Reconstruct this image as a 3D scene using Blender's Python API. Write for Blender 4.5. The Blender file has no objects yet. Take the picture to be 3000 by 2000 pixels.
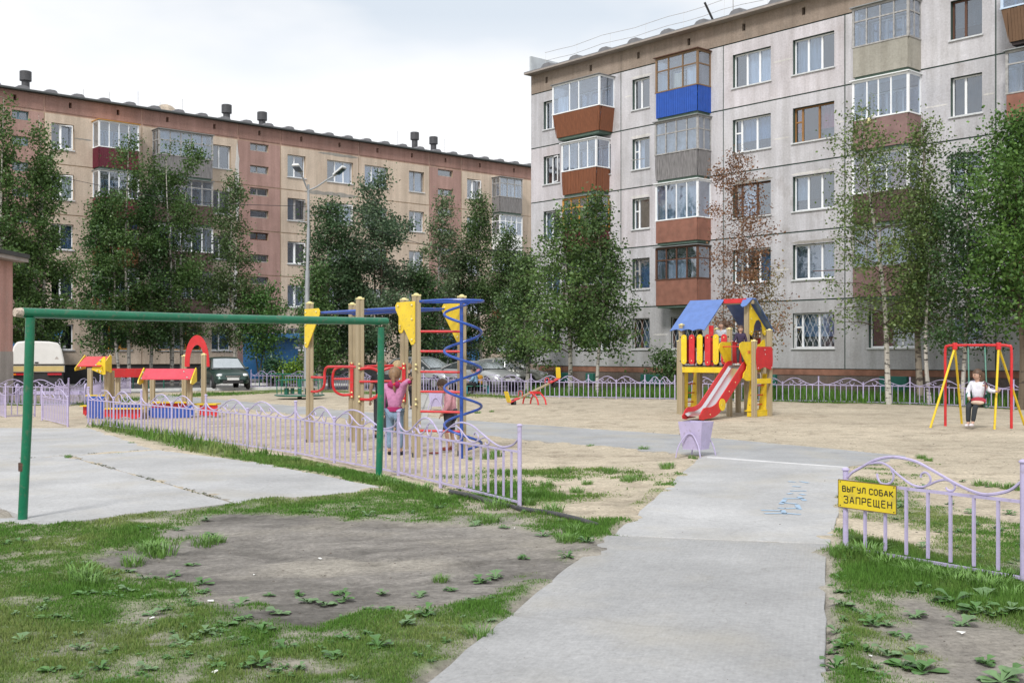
import bpy, math, random
import numpy as np
from mathutils import Vector, Matrix
random.seed(7); RNG = np.random.default_rng(7)
S = bpy.context.scene
COL = S.collection
# ------------------------------------------------------------ camera, sky, sun
F, H, E = 3270.0, 1038.0, 1.6            # focal length and horizon in photo pixels, eye height
cam_d = bpy.data.cameras.new('camera'); cam = bpy.data.objects.new('camera', cam_d); COL.objects.link(cam)
cam_d.sensor_width = 36.0; cam_d.lens = 36.0 * F / 3000.0; cam_d.shift_y = (H - 1000.0) / 3000.0
cam_d.clip_start = 0.05; cam_d.clip_end = 1500
cam.location = (0, 0, E); cam.rotation_euler = (math.radians(90), 0, 0)
S.camera = cam
W = bpy.data.worlds.new('World'); S.world = W; W.use_nodes = True
wt = W.node_tree; wt.nodes.clear(); wn = wt.nodes.new; wl = wt.links.new
SUN_EL, SUN_AZ = math.radians(44), math.radians(200)      # azimuth measured clockwise from +Y: behind, a little to the left
wo = wn('ShaderNodeOutputWorld'); sky = wn('ShaderNodeTexSky'); sky.sky_type = 'NISHITA'; sky.sun_disc = False
sky.sun_elevation = SUN_EL; sky.sun_rotation = SUN_AZ; sky.air_density = 1.0; sky.dust_density = 2.0
b1 = wn('ShaderNodeBackground'); b1.inputs[1].default_value = 0.12; wl(sky.outputs[0], b1.inputs[0])
b2 = wn('ShaderNodeBackground'); b2.inputs[1].default_value = 1.0
tc = wn('ShaderNodeTexCoord'); mp = wn('ShaderNodeMapping'); mp.inputs['Scale'].default_value = (1.0, 1.0, 2.6)
mp.inputs['Location'].default_value = (1.37, 0.61, 0.1)
wl(tc.outputs['Generated'], mp.inputs[0])
nz = wn('ShaderNodeTexNoise'); nz.inputs['Scale'].default_value = 1.9; nz.inputs['Detail'].default_value = 5; nz.inputs['Roughness'].default_value = 0.5
wl(mp.outputs[0], nz.inputs[0])
rp = wn('ShaderNodeValToRGB'); rp.color_ramp.elements[0].position = 0.40; rp.color_ramp.elements[0].color = (0.78, 0.85, 0.93, 1)
rp.color_ramp.elements[1].position = 0.57; rp.color_ramp.elements[1].color = (1.14, 1.14, 1.15, 1)
e = rp.color_ramp.elements.new(0.49); e.color = (0.98, 1.0, 1.03, 1)
wl(nz.outputs['Fac'], rp.inputs[0])
sx = wn('ShaderNodeSeparateXYZ'); wl(tc.outputs['Generated'], sx.inputs[0])
mr = wn('ShaderNodeMapRange'); mr.inputs[1].default_value = 0.20; mr.inputs[2].default_value = 0.29; wl(sx.outputs[2], mr.inputs[0])
mx = wn('ShaderNodeMix'); mx.data_type = 'RGBA'; mx.inputs[6].default_value = (1.14, 1.14, 1.15, 1)
wl(mr.outputs[0], mx.inputs[0]); wl(rp.outputs[0], mx.inputs[7]); wl(mx.outputs[2], b2.inputs[0])
ms = wn('ShaderNodeMixShader'); ms.inputs[0].default_value = 0.90
wl(b1.outputs[0], ms.inputs[1]); wl(b2.outputs[0], ms.inputs[2]); wl(ms.outputs[0], wo.inputs[0])
sd = bpy.data.lights.new('sun', 'SUN'); sd.energy = 2.6; sd.angle = math.radians(12); sd.color = (1, 0.975, 0.94)
so = bpy.data.objects.new('sun', sd); COL.objects.link(so)
sdir = Vector((math.sin(SUN_AZ) * math.cos(SUN_EL), math.cos(SUN_AZ) * math.cos(SUN_EL), math.sin(SUN_EL)))
so.rotation_euler = sdir.to_track_quat('Z', 'Y').to_euler(); so.location = (0, 0, 30)
S.view_settings.view_transform = 'Standard'; S.view_settings.look = 'None'; S.view_settings.exposure = 0.03
S.view_settings.gamma = 1; S.view_settings.use_curve_mapping = False
S.cycles.max_bounces = 6; S.cycles.transparent_max_bounces = 12
# ------------------------------------------------------------ helpers
def G(x, y, z=0.0):
    Y = F * (E - z) / (y - H); return Vector(((x - 1500) / F * Y, Y, z))
def A(x, y, Y):
    return Vector(((x - 1500) / F * Y, Y, E + (H - y) / F * Y))
def tag(o, label=None, cat=None, group=None, kind=None):
    if label: o['label'] = label
    if cat: o['category'] = cat
    if group: o['group'] = group
    if kind: o['kind'] = kind
    return o
def thing(name, label, cat, loc=(0, 0, 0), rotz=0.0, group=None):
    o = bpy.data.objects.new(name, None); COL.objects.link(o); o.empty_display_size = 0.2
    o.location = loc; o.rotation_euler = (0, 0, rotz); return tag(o, label, cat, group)
def dup(root, loc=None, rotz=None, label=None, group=None):
    def cp(o, par):
        c = o.copy(); COL.objects.link(c)
        if par is not None: c.parent = par
        for ch in list(o.children): cp(ch, c)
        return c
    r = cp(root, None)
    if loc is not None: r.location = loc
    if rotz is not None: r.rotation_euler = (0, 0, rotz)
    if label: r['label'] = label
    if group: r['group'] = group
    return r
MATS = {}
def mat(name, col, rough=0.6, var=0.12, vscale=3.0, bump=0.0, bscale=30.0, metal=0.0, spec=0.5, col2=None, stretch=(1, 1, 1), coat=0.0, dirt=0.0):
    if name in MATS: return MATS[name]
    m = bpy.data.materials.new(name); m.use_nodes = True; t = m.node_tree; n = t.nodes; l = t.links
    p = n['Principled BSDF']; p.inputs['Roughness'].default_value = rough; p.inputs['Metallic'].default_value = metal
    p.inputs['Specular IOR Level'].default_value = spec; p.inputs['Coat Weight'].default_value = coat
    c1 = tuple(c * (1 + var) for c in col); c2 = tuple(c * (1 - var) for c in col) if col2 is None else col2
    tcn = n.new('ShaderNodeTexCoord'); mpn = n.new('ShaderNodeMapping'); mpn.inputs['Scale'].default_value = stretch
    l.new(tcn.outputs['Object'], mpn.inputs[0])
    nn = n.new('ShaderNodeTexNoise'); nn.inputs['Scale'].default_value = vscale; nn.inputs['Detail'].default_value = 6; nn.inputs['Roughness'].default_value = 0.6
    l.new(mpn.outputs[0], nn.inputs[0])
    r = n.new('ShaderNodeValToRGB'); r.color_ramp.elements[0].position = 0.32; r.color_ramp.elements[1].position = 0.68
    r.color_ramp.elements[0].color = (*c2, 1); r.color_ramp.elements[1].color = (*c1, 1)
    l.new(nn.outputs['Fac'], r.inputs[0]); out = r.outputs[0]
    if dirt:
        n3 = n.new('ShaderNodeTexNoise'); n3.inputs['Scale'].default_value = vscale * 4; n3.inputs['Detail'].default_value = 8
        l.new(mpn.outputs[0], n3.inputs[0])
        r3 = n.new('ShaderNodeValToRGB'); r3.color_ramp.elements[0].position = 0.56; r3.color_ramp.elements[1].position = 0.72
        r3.color_ramp.elements[0].color = (0, 0, 0, 1); r3.color_ramp.elements[1].color = (dirt, dirt, dirt, 1)
        l.new(n3.outputs['Fac'], r3.inputs[0])
        mm = n.new('ShaderNodeMix'); mm.data_type = 'RGBA'; l.new(r3.outputs[0], mm.inputs[0]); l.new(out, mm.inputs[6])
        mm.inputs[7].default_value = (0.16, 0.13, 0.10, 1); out = mm.outputs[2]
    l.new(out, p.inputs['Base Color'])
    if bump:
        nb = n.new('ShaderNodeTexNoise'); nb.inputs['Scale'].default_value = bscale; nb.inputs['Detail'].default_value = 5
        l.new(mpn.outputs[0], nb.inputs[0])
        bp = n.new('ShaderNodeBump'); bp.inputs['Strength'].default_value = min(1, bump); bp.inputs['Distance'].default_value = 0.02
        l.new(nb.outputs['Fac'], bp.inputs['Height']); l.new(bp.outputs[0], p.inputs['Normal'])
    MATS[name] = m; return m
def paint(name, col, rough=0.38, **k):
    k.setdefault('var', 0.12); k.setdefault('vscale', 5); k.setdefault('bump', 0.08); k.setdefault('bscale', 40); k.setdefault('dirt', 0.45)
    return mat(name, col, rough, **k)
class MB:
    def __init__(s): s.v = []; s.f = []
    def box(s, x0, y0, z0, x1, y1, z1, M=None):
        b = len(s.v); pts = [(x0,y0,z0),(x1,y0,z0),(x1,y1,z0),(x0,y1,z0),(x0,y0,z1),(x1,y0,z1),(x1,y1,z1),(x0,y1,z1)]
        s.v += [Vector(p) if M is None else M @ Vector(p) for p in pts]
        s.f += [(b,b+3,b+2,b+1),(b+4,b+5,b+6,b+7),(b,b+1,b+5,b+4),(b+1,b+2,b+6,b+5),(b+2,b+3,b+7,b+6),(b+3,b,b+4,b+7)]; return s
    def bar(s, p, q, w, h=None, up=(0, 0, 1)):
        p = Vector(p); q = Vector(q); h = w if h is None else h; d = (q - p); L = d.length; d.normalize(); u = Vector(up)
        if abs(d.dot(u)) > 0.98: u = Vector((0, 1, 0))
        r = d.cross(u).normalized(); u = r.cross(d).normalized(); b = len(s.v)
        for e_ in (p, q):
            for a, c in ((-1,-1),(1,-1),(1,1),(-1,1)): s.v.append(e_ + r*(a*w/2) + u*(c*h/2))
        s.f += [(b,b+3,b+2,b+1),(b+4,b+5,b+6,b+7)] + [(b+i, b+(i+1)%4, b+4+(i+1)%4, b+4+i) for i in range(4)]; return s
    def tube(s, pts, r, seg=8, closed=False, flat=1.0):
        P = [Vector(p) for p in pts]; n = len(P); rs = r if hasattr(r, '__len__') else [r]*n; b = len(s.v)
        t0 = (P[1]-P[0]).normalized(); u = Vector((0,0,1)) if abs(t0.z) < 0.9 else Vector((1,0,0)); u = (u - t0*u.dot(t0)).normalized()
        for i in range(n):
            if closed: t = (P[(i+1)%n]-P[i-1]).normalized()
            else: t = (P[min(i+1,n-1)]-P[max(i-1,0)])
            if t.length < 1e-9: t = t0
            t.normalize(); u = u - t*u.dot(t)
            if u.length < 1e-6: u = Vector((1,0,0)) - t*t.x
            u.normalize(); w = t.cross(u)
            for k in range(seg):
                a = 2*math.pi*k/seg; s.v.append(P[i] + u*math.cos(a)*rs[i]*flat + w*math.sin(a)*rs[i])
        m = n if closed else n-1
        for i in range(m):
            j = (i+1) % n
            for k in range(seg): s.f.append((b+i*seg+k, b+i*seg+(k+1)%seg, b+j*seg+(k+1)%seg, b+j*seg+k))
        if not closed: s.f.append(tuple(b+k for k in reversed(range(seg)))); s.f.append(tuple(b+(n-1)*seg+k for k in range(seg)))
        return s
    def prism(s, poly, fn, d):
        n = len(poly); b = len(s.v)
        s.v += [Vector(fn(u, v, 0)) for u, v in poly] + [Vector(fn(u, v, d)) for u, v in poly]
        s.f.append(tuple(b+i for i in reversed(range(n)))); s.f.append(tuple(b+n+i for i in range(n)))
        for i in range(n): j = (i+1) % n; s.f.append((b+i, b+j, b+n+j, b+n+i))
        return s
    def sphere(s, c, r, seg=10, rings=7, sc=(1, 1, 1), M=None):
        c = Vector(c); b = len(s.v)
        for i in range(rings+1):
            ph = math.pi*i/rings
            for k in range(seg):
                a = 2*math.pi*k/seg; p = Vector((math.sin(ph)*math.cos(a)*r*sc[0], math.sin(ph)*math.sin(a)*r*sc[1], math.cos(ph)*r*sc[2]))
                s.v.append(c + (p if M is None else M @ p))
        for i in range(rings):
            for k in range(seg): s.f.append((b+i*seg+k, b+(i+1)*seg+k, b+(i+1)*seg+(k+1)%seg, b+i*seg+(k+1)%seg))
        return s
    def lathe(s, prof, c=(0, 0, 0), seg=20):
        c = Vector(c); b = len(s.v); n = len(prof)
        for r, z in prof:
            for k in range(seg): a = 2*math.pi*k/seg; s.v.append(c + Vector((r*math.cos(a), r*math.sin(a), z)))
        for i in range(n-1):
            for k in range(seg): s.f.append((b+i*seg+k, b+i*seg+(k+1)%seg, b+(i+1)*seg+(k+1)%seg, b+(i+1)*seg+k))
        s.f.append(tuple(b+k for k in reversed(range(seg)))); s.f.append(tuple(b+(n-1)*seg+k for k in range(seg))); return s
    def quad(s, a, b_, c, d):
        b = len(s.v); s.v += [Vector(a), Vector(b_), Vector(c), Vector(d)]; s.f.append((b, b+1, b+2, b+3)); return s
    def mesh(s, name, m=None, smooth=True, ang=38):
        me = bpy.data.meshes.new(name); me.from_pydata([tuple(p) for p in s.v], [], s.f)
        if smooth:
            me.polygons.foreach_set('use_smooth', [True]*len(me.polygons)); me.set_sharp_from_angle(angle=math.radians(ang))
        if m: me.materials.append(m)
        me.update(); return me
    def build(s, name, m, parent=None, loc=None, bevel=0.0, smooth=True, ang=38, label=None):
        me = s.mesh(name, m, smooth, ang); return link(name, me, parent, loc, bevel, label)
def link(name, me, parent=None, loc=None, bevel=0.0, label=None, rotz=None):
    o = bpy.data.objects.new(name, me); COL.objects.link(o)
    if parent is not None: o.parent = parent
    if loc is not None: o.location = loc
    if rotz is not None: o.rotation_euler = (0, 0, rotz)
    if bevel: 
        b = o.modifiers.new('bevel', 'BEVEL'); b.width = bevel; b.segments = 2; b.limit_method = 'ANGLE'; b.angle_limit = math.radians(50)
    if label: o['label'] = label
    return o
def npmesh(name, V, Fc, m, cols=None, smooth=False):
    me = bpy.data.meshes.new(name); nv = len(V); nf = len(Fc); k = Fc.shape[1]
    me.vertices.add(nv); me.vertices.foreach_set('co', np.ascontiguousarray(V, dtype=np.float32).ravel())
    me.loops.add(nf*k); me.polygons.add(nf)
    me.polygons.foreach_set('loop_start', np.arange(0, nf*k, k, dtype=np.int32)); me.polygons.foreach_set('loop_total', np.full(nf, k, dtype=np.int32))
    me.loops.foreach_set('vertex_index', np.ascontiguousarray(Fc, dtype=np.int32).ravel())
    if smooth: me.polygons.foreach_set('use_smooth', np.ones(nf, dtype=bool))
    me.update(calc_edges=True)
    if cols is not None:
        a = me.color_attributes.new('Col', 'FLOAT_COLOR', 'POINT'); c4 = np.ones((nv, 4), dtype=np.float32); c4[:, :3] = cols; a.data.foreach_set('color', c4.ravel())
    me.materials.append(m); return me
def smoothcurve(pts, n=6):
    P = [Vector(p) for p in pts]; out = []
    for i in range(len(P)-1):
        p0 = P[max(i-1,0)]; p1 = P[i]; p2 = P[i+1]; p3 = P[min(i+2,len(P)-1)]
        for k in range(n):
            t = k/n; out.append(0.5*((2*p1)+(p2-p0)*t+(2*p0-5*p1+4*p2-p3)*t*t+(3*p1-p0-3*p2+p3)*t**3))
    out.append(P[-1]); return out
def rrect(x0, y0, x1, y1, r, n=4):
    o = []
    for cx, cy, a0 in ((x1-r, y0+r, -90), (x1-r, y1-r, 0), (x0+r, y1-r, 90), (x0+r, y0+r, 180)):
        for k in range(n+1): a = math.radians(a0+90*k/n); o.append((cx+r*math.cos(a), cy+r*math.sin(a)))
    return o
# numpy noise
def _h(ix, iy, s):
    n = (ix.astype(np.int64)*374761393 + iy.astype(np.int64)*668265263 + s*974711) & 0x7fffffff
    n = ((n ^ (n >> 13))*1274126177) & 0x7fffffff; return ((n ^ (n >> 16)) & 0xffff)/65535.0
def vnoise(x, y, s=0):
    ix = np.floor(x); iy = np.floor(y); fx = x-ix; fy = y-iy; fx = fx*fx*(3-2*fx); fy = fy*fy*(3-2*fy)
    a = _h(ix, iy, s); b = _h(ix+1, iy, s); c = _h(ix, iy+1, s); d = _h(ix+1, iy+1, s)
    return (a*(1-fx)+b*fx)*(1-fy)+(c*(1-fx)+d*fx)*fy
def fbm(x, y, o=4, s=0):
    r = 0; am = 0.5; t = 0
    for i in range(o): r = r+am*vnoise(x, y, s+i*17); t += am; x = x*2.03+5.1; y = y*2.03+1.7; am *= 0.5
    return r/t
def sdpoly(X, Y, poly):
    """signed distance, negative inside"""
    P = np.array(poly, dtype=float); n = len(P); d = np.full(X.shape, 1e9); ins = np.zeros(X.shape, bool)
    for i in range(n):
        ax, ay = P[i]; bx, by = P[(i+1) % n]; ex, ey = bx-ax, by-ay; px, py = X-ax, Y-ay
        t = np.clip((px*ex+py*ey)/(ex*ex+ey*ey+1e-12), 0, 1); d = np.minimum(d, (px-ex*t)**2+(py-ey*t)**2)
        if by != ay: c = ((ay > Y) != (by > Y)) & (X < (bx-ax)*(Y-ay)/(by-ay)+ax); ins ^= c
    d = np.sqrt(d); return np.where(ins, -d, d)
def sm(d, w): # 1 inside, 0 outside with soft edge w
    return np.clip(0.5-d/w, 0, 1)
LILAC = paint('lilac_paint', (0.47, 0.415, 0.61), 0.42, dirt=0.35)
RED = paint('red_paint', (0.58, 0.025, 0.03), 0.32)
YEL = paint('yellow_paint', (0.78, 0.55, 0.02), 0.35)
BLUE = paint('blue_paint', (0.02, 0.075, 0.36), 0.3)
GREEN = paint('green_paint', (0.006, 0.15, 0.075), 0.3)
TAN = mat('tan_timber', (0.37, 0.30, 0.19), 0.55, var=0.05, vscale=4, bump=0.12, bscale=18, stretch=(6, 6, 0.5))
CREAM = mat('cream_cap', (0.75, 0.66, 0.32), 0.5)
WHITE = mat('white_frame', (0.86, 0.87, 0.88), 0.4, var=0.04)
CHROME = mat('bolt_metal', (0.6, 0.6, 0.58), 0.3, metal=0.8)
BLACK = mat('black_rubber', (0.02, 0.02, 0.022), 0.6)
# ------------------------------------------------------------ ground: zones in world metres
def gp(*px): return [tuple(G(x, y)[:2]) for x, y in px]
PATH_A = [(-1.15, 2.8), (0.83, 9.75), (2.62, 9.3), (0.72, 2.6)]
PATH_B = [(0.90, 9.79), (2.98, 17.55), (4.72, 15.62), (2.66, 9.34)]
PATH_C = gp((438,1154),(897,1193),(1250,1224),(1531,1244),(1990,1275),(2653,1337),(2655,1345),(2474,1371),(2100,1340),(1725,1307),(1360,1274),(1000,1225),(632,1193),(400,1166))
PATH_D = [(-2.9, 28.0), (-2.1, 27.6), (-3.2, 48.0), (-4.6, 48.0)]
def ab(a, b, o=(-9.1, 24.0)): return (o[0]+0.6*a+0.8*b, o[1]-0.8*a+0.6*b)
SL_A = [ab(0.0, 0), ab(7.2, 0.0), ab(7.2, -3.6), ab(9.3, -5.9), ab(9.3, -13), ab(-0.6, -13), ab(-0.6, -1.0)]
j1 = (-5.98, 18.55); j2 = (-7.65, 16.7); j3 = (-6.75, 16.95); j4 = (-2.96, 11.84)
SLAB_BACK = [(-9.1, 24.0), (-5.95, 18.6), (-7.0, 17.48), (-9.2, 15.4), (-17, 22.2), (-16.5, 24.2)]
SLAB_LEFT = [(-6.93, 17.36), (-2.98, 11.87), (-4.35, 10.36), (-5.36, 11.6), (-14.0, 20.0), (-9.15, 15.3)]
SLAB_RIGHT = [(-6.89, 17.40), (-5.86, 18.5), (-3.75, 16.4), (-1.55, 13.3), (-1.72, 12.95), (-2.93, 11.9)]
D1 = gp((440,1550),(700,1502),(1100,1512),(1400,1530),(1600,1560),(1735,1592),(1640,1680),(1450,1742),(1250,1792),(900,1835),(700,1790),(450,1740),(330,1690),(300,1640),(480,1620))
D2 = gp((2540,1765),(2680,1730),(3000,1835),(3200,1900),(3200,2100),(2900,2050),(2720,1930),(2600,1850))
G_FRONT = gp((-400,1500),(0,1530),(127,1545),(700,1478),(1120,1440),(1330,1445),(1400,1500),(1700,1530),(1830,1560),(1790,1585)) + [(0.83, 9.75), (-1.15, 2.8), (-9, 2.8), (-12, 8)]
G_RFRONT = [(2.62, 9.3), (0.72, 2.6), (9, 2.6), (9, 7.5), (3.56, 7.77), (2.69, 9.0)]
G_FENCE = gp((262,1250),(340,1245),(700,1318),(900,1350),(1180,1410),(1340,1462),(1280,1478),(1150,1445),(1090,1428),(840,1383),(640,1340),(350,1268))
G_P1 = gp((1340,1400),(1420,1378),(1800,1375),(1980,1375),(1900,1440),(1600,1470),(1380,1500),(1320,1430))
G_P2 = gp((1870,1480),(1960,1420),(2045,1355),(2075,1350),(2000,1430),(1890,1486))
G_P3 = gp((1480,1480),(1700,1520),(1850,1530),(1790,1580),(1640,1560),(1440,1510))
G_R1 = gp((2420,1660),(2440,1560),(2452,1420),(2478,1372),(2600,1352),(2720,1360),(2640,1400),(2700,1480),(3100,1540),(3200,1700),(3200,1850),(3000,1820),(2700,1745),(2480,1740))
G_RB = gp((2425,1650),(2470,1560),(2640,1600),(3000,1700),(3200,1760),(3200,1900),(3000,1835),(2700,1740),(2470,1720))
G_BACK = [(0.3, 43.5), (6, 39.6), (10.3, 37.0), (13.0, 35.4), (15.0, 32.6), (26, 22), (60, 22), (60, 40), (40, 60), (1.6, 56)]
G_BL = [(-40, 37), (-13.9, 37.2), (-13.4, 43), (-10.6, 51.4), (-4.6, 47), (0.6, 42.2), (0.6, 40.5), (-4.6, 44.4), (-8.8, 48), (-12.5, 41), (-13.2, 35.2), (-40, 35)]
ROAD = [(-60, 44.0), (-17, 44.4), (-9.9, 52.6), (0.8, 43.6), (1.2, 56), (40, 110), (-30, 110), (-60, 60)]
n_wall = Vector((0.6635, -0.748)); wl0 = Vector((-26.65, 58.1)); wd = Vector((0.748, 0.6635))
def wpt(t, off): q = wl0+wd*t+n_wall*off; return (q.x, q.y)
G_TREES = [wpt(-30, -1), wpt(80, -1), wpt(80, 9), wpt(24, 9.5), wpt(14, 9.5), wpt(-30, 11)]
def dens(X, Y):
    """grass cover 0..1 and height scale"""
    n1 = fbm(X*0.9, Y*0.9, 4, 3); n2 = fbm(X*3.1, Y*3.1, 3, 9); n = n1*0.6+n2*0.4+0.03
    jit = (fbm(X*2.2, Y*2.2, 4, 21)-0.5)
    def z(P, w, j, lo=0.0): return sm(sdpoly(X, Y, P)+jit*j, w)
    d1 = z(D1, 0.35, 1.3); d2 = z(D2, 0.3, 0.8)
    g = z(G_FRONT, 0.25, 0.5)*np.clip((n-0.34)*4.4, 0.0, 1)*np.clip(0.6+2.2*(fbm(X*5.5, Y*5.5, 2, 33)-0.33), 0.1, 1)
    g = np.maximum(g, z(G_RFRONT, 0.25, 0.4)*np.clip((n-0.33)*4.5, 0, 1)*np.clip(0.6+2.2*(fbm(X*5.5, Y*5.5, 2, 33)-0.33), 0.1, 1))
    near = g*np.clip(1-1.15*d1, 0, 1)*np.clip(1-1.2*d2, 0, 1)
    near = np.maximum(near, z(G_FENCE, 0.25, 0.35)*np.clip((n-0.18)*5, 0, 1))
    near = np.maximum(near, z(G_P1, 0.8, 1.2)*np.clip((n-0.40)*4, 0, 1)*0.8)
    near = np.maximum(near, z(G_P2, 0.25, 0.3)*np.clip((n-0.25)*4, 0, 1))
    near = np.maximum(near, z(G_P3, 0.4, 0.5)*np.clip((n-0.32)*4, 0, 1)*0.8)
    near = np.maximum(near, z(G_R1, 0.4, 0.6)*np.clip((n-0.42)*5, 0, 1)*0.85)
    near = np.maximum(near, z(G_RB, 0.3, 0.5)*np.clip((n-0.2)*5, 0, 1))
    far = np.maximum(z(G_BACK, 0.6, 0.8)*np.clip((n-0.2)*4, 0, 1), z(G_BL, 0.8, 1.2)*np.clip((n-0.3)*4, 0, 1))
    far = np.maximum(far, z(G_TREES, 0.8, 1.0)*np.clip((n-0.3)*3, 0, 1))
    far = np.maximum(far, np.clip((np.hypot(X, Y-40)-75)/10, 0, 1)*0.9)
    pth = np.minimum.reduce([sdpoly(X, Y, P) for P in (PATH_A, PATH_B, SLAB_BACK, SLAB_LEFT, SLAB_RIGHT)])
    ok = sm(-pth+0.03-(fbm(X*3.0, Y*3.0, 3, 40)-0.5)*0.35, 0.10)
    return np.maximum(near, far)*ok, d1, d2, near
def axis(a, fine, grow, hi):
    o = [0.0]; st = fine
    while o[-1] < hi: o.append(o[-1]+st); st = fine if o[-1] < a else st*grow
    return o
xs = axis(6, 0.07, 1.02, 380); xs = np.array([-v for v in reversed(xs[1:])]+xs)
ys = [2.2]
while ys[-1] < 420: ys.append(ys[-1]+max(0.05, 0.0075*ys[-1])*(1 if ys[-1] < 60 else 3))
ys = np.array(ys); XX, YY = np.meshgrid(xs, ys)
dn, d1, d2, near = dens(XX, YY)
pths = [sdpoly(XX, YY, P) for P in (PATH_A, PATH_B, PATH_C, PATH_D, SLAB_BACK, SLAB_LEFT, SLAB_RIGHT, ROAD)]
pd = np.minimum.reduce(pths)
jn = (fbm(XX*3.0, YY*3.0, 3, 40)-0.5)
lump = (fbm(XX*1.1, YY*1.1, 3, 60)-0.5)*0.05+(fbm(XX*5.0, YY*5.0, 3, 61)-0.5)*0.035*np.clip(1-YY/60, 0.1, 1)
hz = lump*np.clip(pd/0.8, 0.25, 1)+0.034*np.exp(-(pd/0.22)**2)*np.clip(0.5+2.2*(fbm(XX*1.6, YY*1.6, 3, 42)-0.45), 0, 1)-0.055*sm(pd+jn*0.55+0.055, 0.12)+dn*0.01
hz = np.where(YY > 75, 0, hz); hz = hz-0.018*np.clip((fbm(XX*3.4+2*fbm(XX, YY, 2, 80), YY*4.6, 3, 81)-0.58)*6, 0, 1)*np.clip(pd/0.3, 0, 1)*(YY < 60)
# colours
SAND = np.array([0.50, 0.435, 0.335]); SAND2 = np.array([0.34, 0.285, 0.215]); SOIL = np.array([0.175, 0.163, 0.148]); DUST = np.array([0.36, 0.33, 0.28])
GR = np.array([0.075, 0.13, 0.03]); GR2 = np.array([0.13, 0.16, 0.055])
a1 = fbm(XX*0.5, YY*0.5, 4, 70)[..., None]; a2 = fbm(XX*2.6, YY*4.4, 4, 71)[..., None]; a3 = fbm(XX*9, YY*14, 2, 72)[..., None]
base = SAND*(0.80+0.36*a1)+(SAND2-SAND)*np.clip((a2-0.52)*3.2, 0, 1)*0.75
front = sm(sdpoly(XX, YY, [(-30, 2), (-30, 12), (-5.3, 12.6), (-1.5, 12.4), (0.6, 10.9), (1.9, 9.8), (9, 7.2), (40, 7), (40, 2)])+jn*0.8, 0.8)[..., None]
base = base*(1-front)+front*(DUST*(0.72+0.5*a1)+(SOIL-DUST)*np.clip((a2-0.45)*2.5, 0, 1)*0.6)
s1 = np.clip(d1[..., None]*(0.35+1.25*np.clip((fbm(XX*0.8, YY*1.3, 4, 74)[..., None]-0.36)*3.2, 0, 1)), 0, 1)
strk = fbm(XX*1.3+0.6*YY, YY*6.5-1.9*XX, 4, 76)[..., None]; base = base*(1-s1)+s1*SOIL*(0.55+0.55*a3+0.55*strk+0.25*np.clip((fbm(XX*0.6, YY*0.9, 3, 77)[..., None]-0.5)*4, -1, 1))
s2 = np.clip(d2[..., None]*np.clip((a1-0.38)*3.4, 0, 0.8), 0, 1); base = base*(1-s2)+s2*SOIL*1.15
bk = sm(sdpoly(XX, YY, G_BACK), 1.0)[..., None]; base = base*(1-bk)+bk*SOIL*1.2
bk = sm(sdpoly(XX, YY, G_TREES), 1.0)[..., None]; base = base*(1-bk)+bk*SOIL
gg = GR*(0.8+0.7*a3)+(GR2-GR)*np.clip((a1-0.4)*2.5, 0, 1)
cov = np.clip(dn*1.25, 0, 1)[..., None]*np.where(YY < 18, 0.82, 0.95)[..., None]
colr = base*(1-cov)+gg*cov
foot = np.clip((fbm(XX*3.4+2*fbm(XX, YY, 2, 80), YY*4.6, 3, 81)-0.60)*7, 0, 1)*np.clip(1-dn*2, 0, 1)
colr = colr*(0.90+0.22*a3)*(1-0.22*foot[..., None])
gm = bpy.data.materials.new('ground_soil'); gm.use_nodes = True; t = gm.node_tree; p = t.nodes['Principled BSDF']; p.inputs['Roughness'].default_value = 0.95; p.inputs['Specular IOR Level'].default_value = 0.15
va = t.nodes.new('ShaderNodeVertexColor'); va.layer_name = 'Col'
geo = t.nodes.new('ShaderNodeNewGeometry')
g1 = t.nodes.new('ShaderNodeTexNoise'); g1.inputs['Scale'].default_value = 22; g1.inputs['Detail'].default_value = 8; g1.inputs['Roughness'].default_value = 0.7; t.links.new(geo.outputs['Position'], g1.inputs[0])
g2 = t.nodes.new('ShaderNodeTexVoronoi'); g2.inputs['Scale'].default_value = 9; t.links.new(geo.outputs['Position'], g2.inputs[0])
m1 = t.nodes.new('ShaderNodeMapRange'); m1.inputs[1].default_value = 0.3; m1.inputs[2].default_value = 0.7; m1.inputs[3].default_value = 0.66; m1.inputs[4].default_value = 1.32; t.links.new(g1.outputs['Fac'], m1.inputs[0])
mu = t.nodes.new('ShaderNodeMix'); mu.data_type = 'RGBA'; mu.blend_type = 'MULTIPLY'; mu.inputs[0].default_value = 1; t.links.new(va.outputs[0], mu.inputs[6]); t.links.new(m1.outputs[0], mu.inputs[7])
g3 = t.nodes.new('ShaderNodeTexNoise'); g3.inputs['Scale'].default_value = 70; g3.inputs['Detail'].default_value = 3; t.links.new(geo.outputs['Position'], g3.inputs[0])
r3 = t.nodes.new('ShaderNodeMapRange'); r3.inputs[1].default_value = 0.64; r3.inputs[2].default_value = 0.70; r3.inputs[4].default_value = 0.7; t.links.new(g3.outputs['Fac'], r3.inputs[0])
mk = t.nodes.new('ShaderNodeMix'); mk.data_type = 'RGBA'; mk.inputs[7].default_value = (0.09, 0.07, 0.05, 1); t.links.new(r3.outputs[0], mk.inputs[0]); t.links.new(mu.outputs[2], mk.inputs[6])
mpz = t.nodes.new('ShaderNodeMapping'); mpz.inputs['Scale'].default_value = (3.2, 7.5, 1); mpz.inputs['Rotation'].default_value = (0, 0, 0.15); t.links.new(geo.outputs['Position'], mpz.inputs[0])
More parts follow.
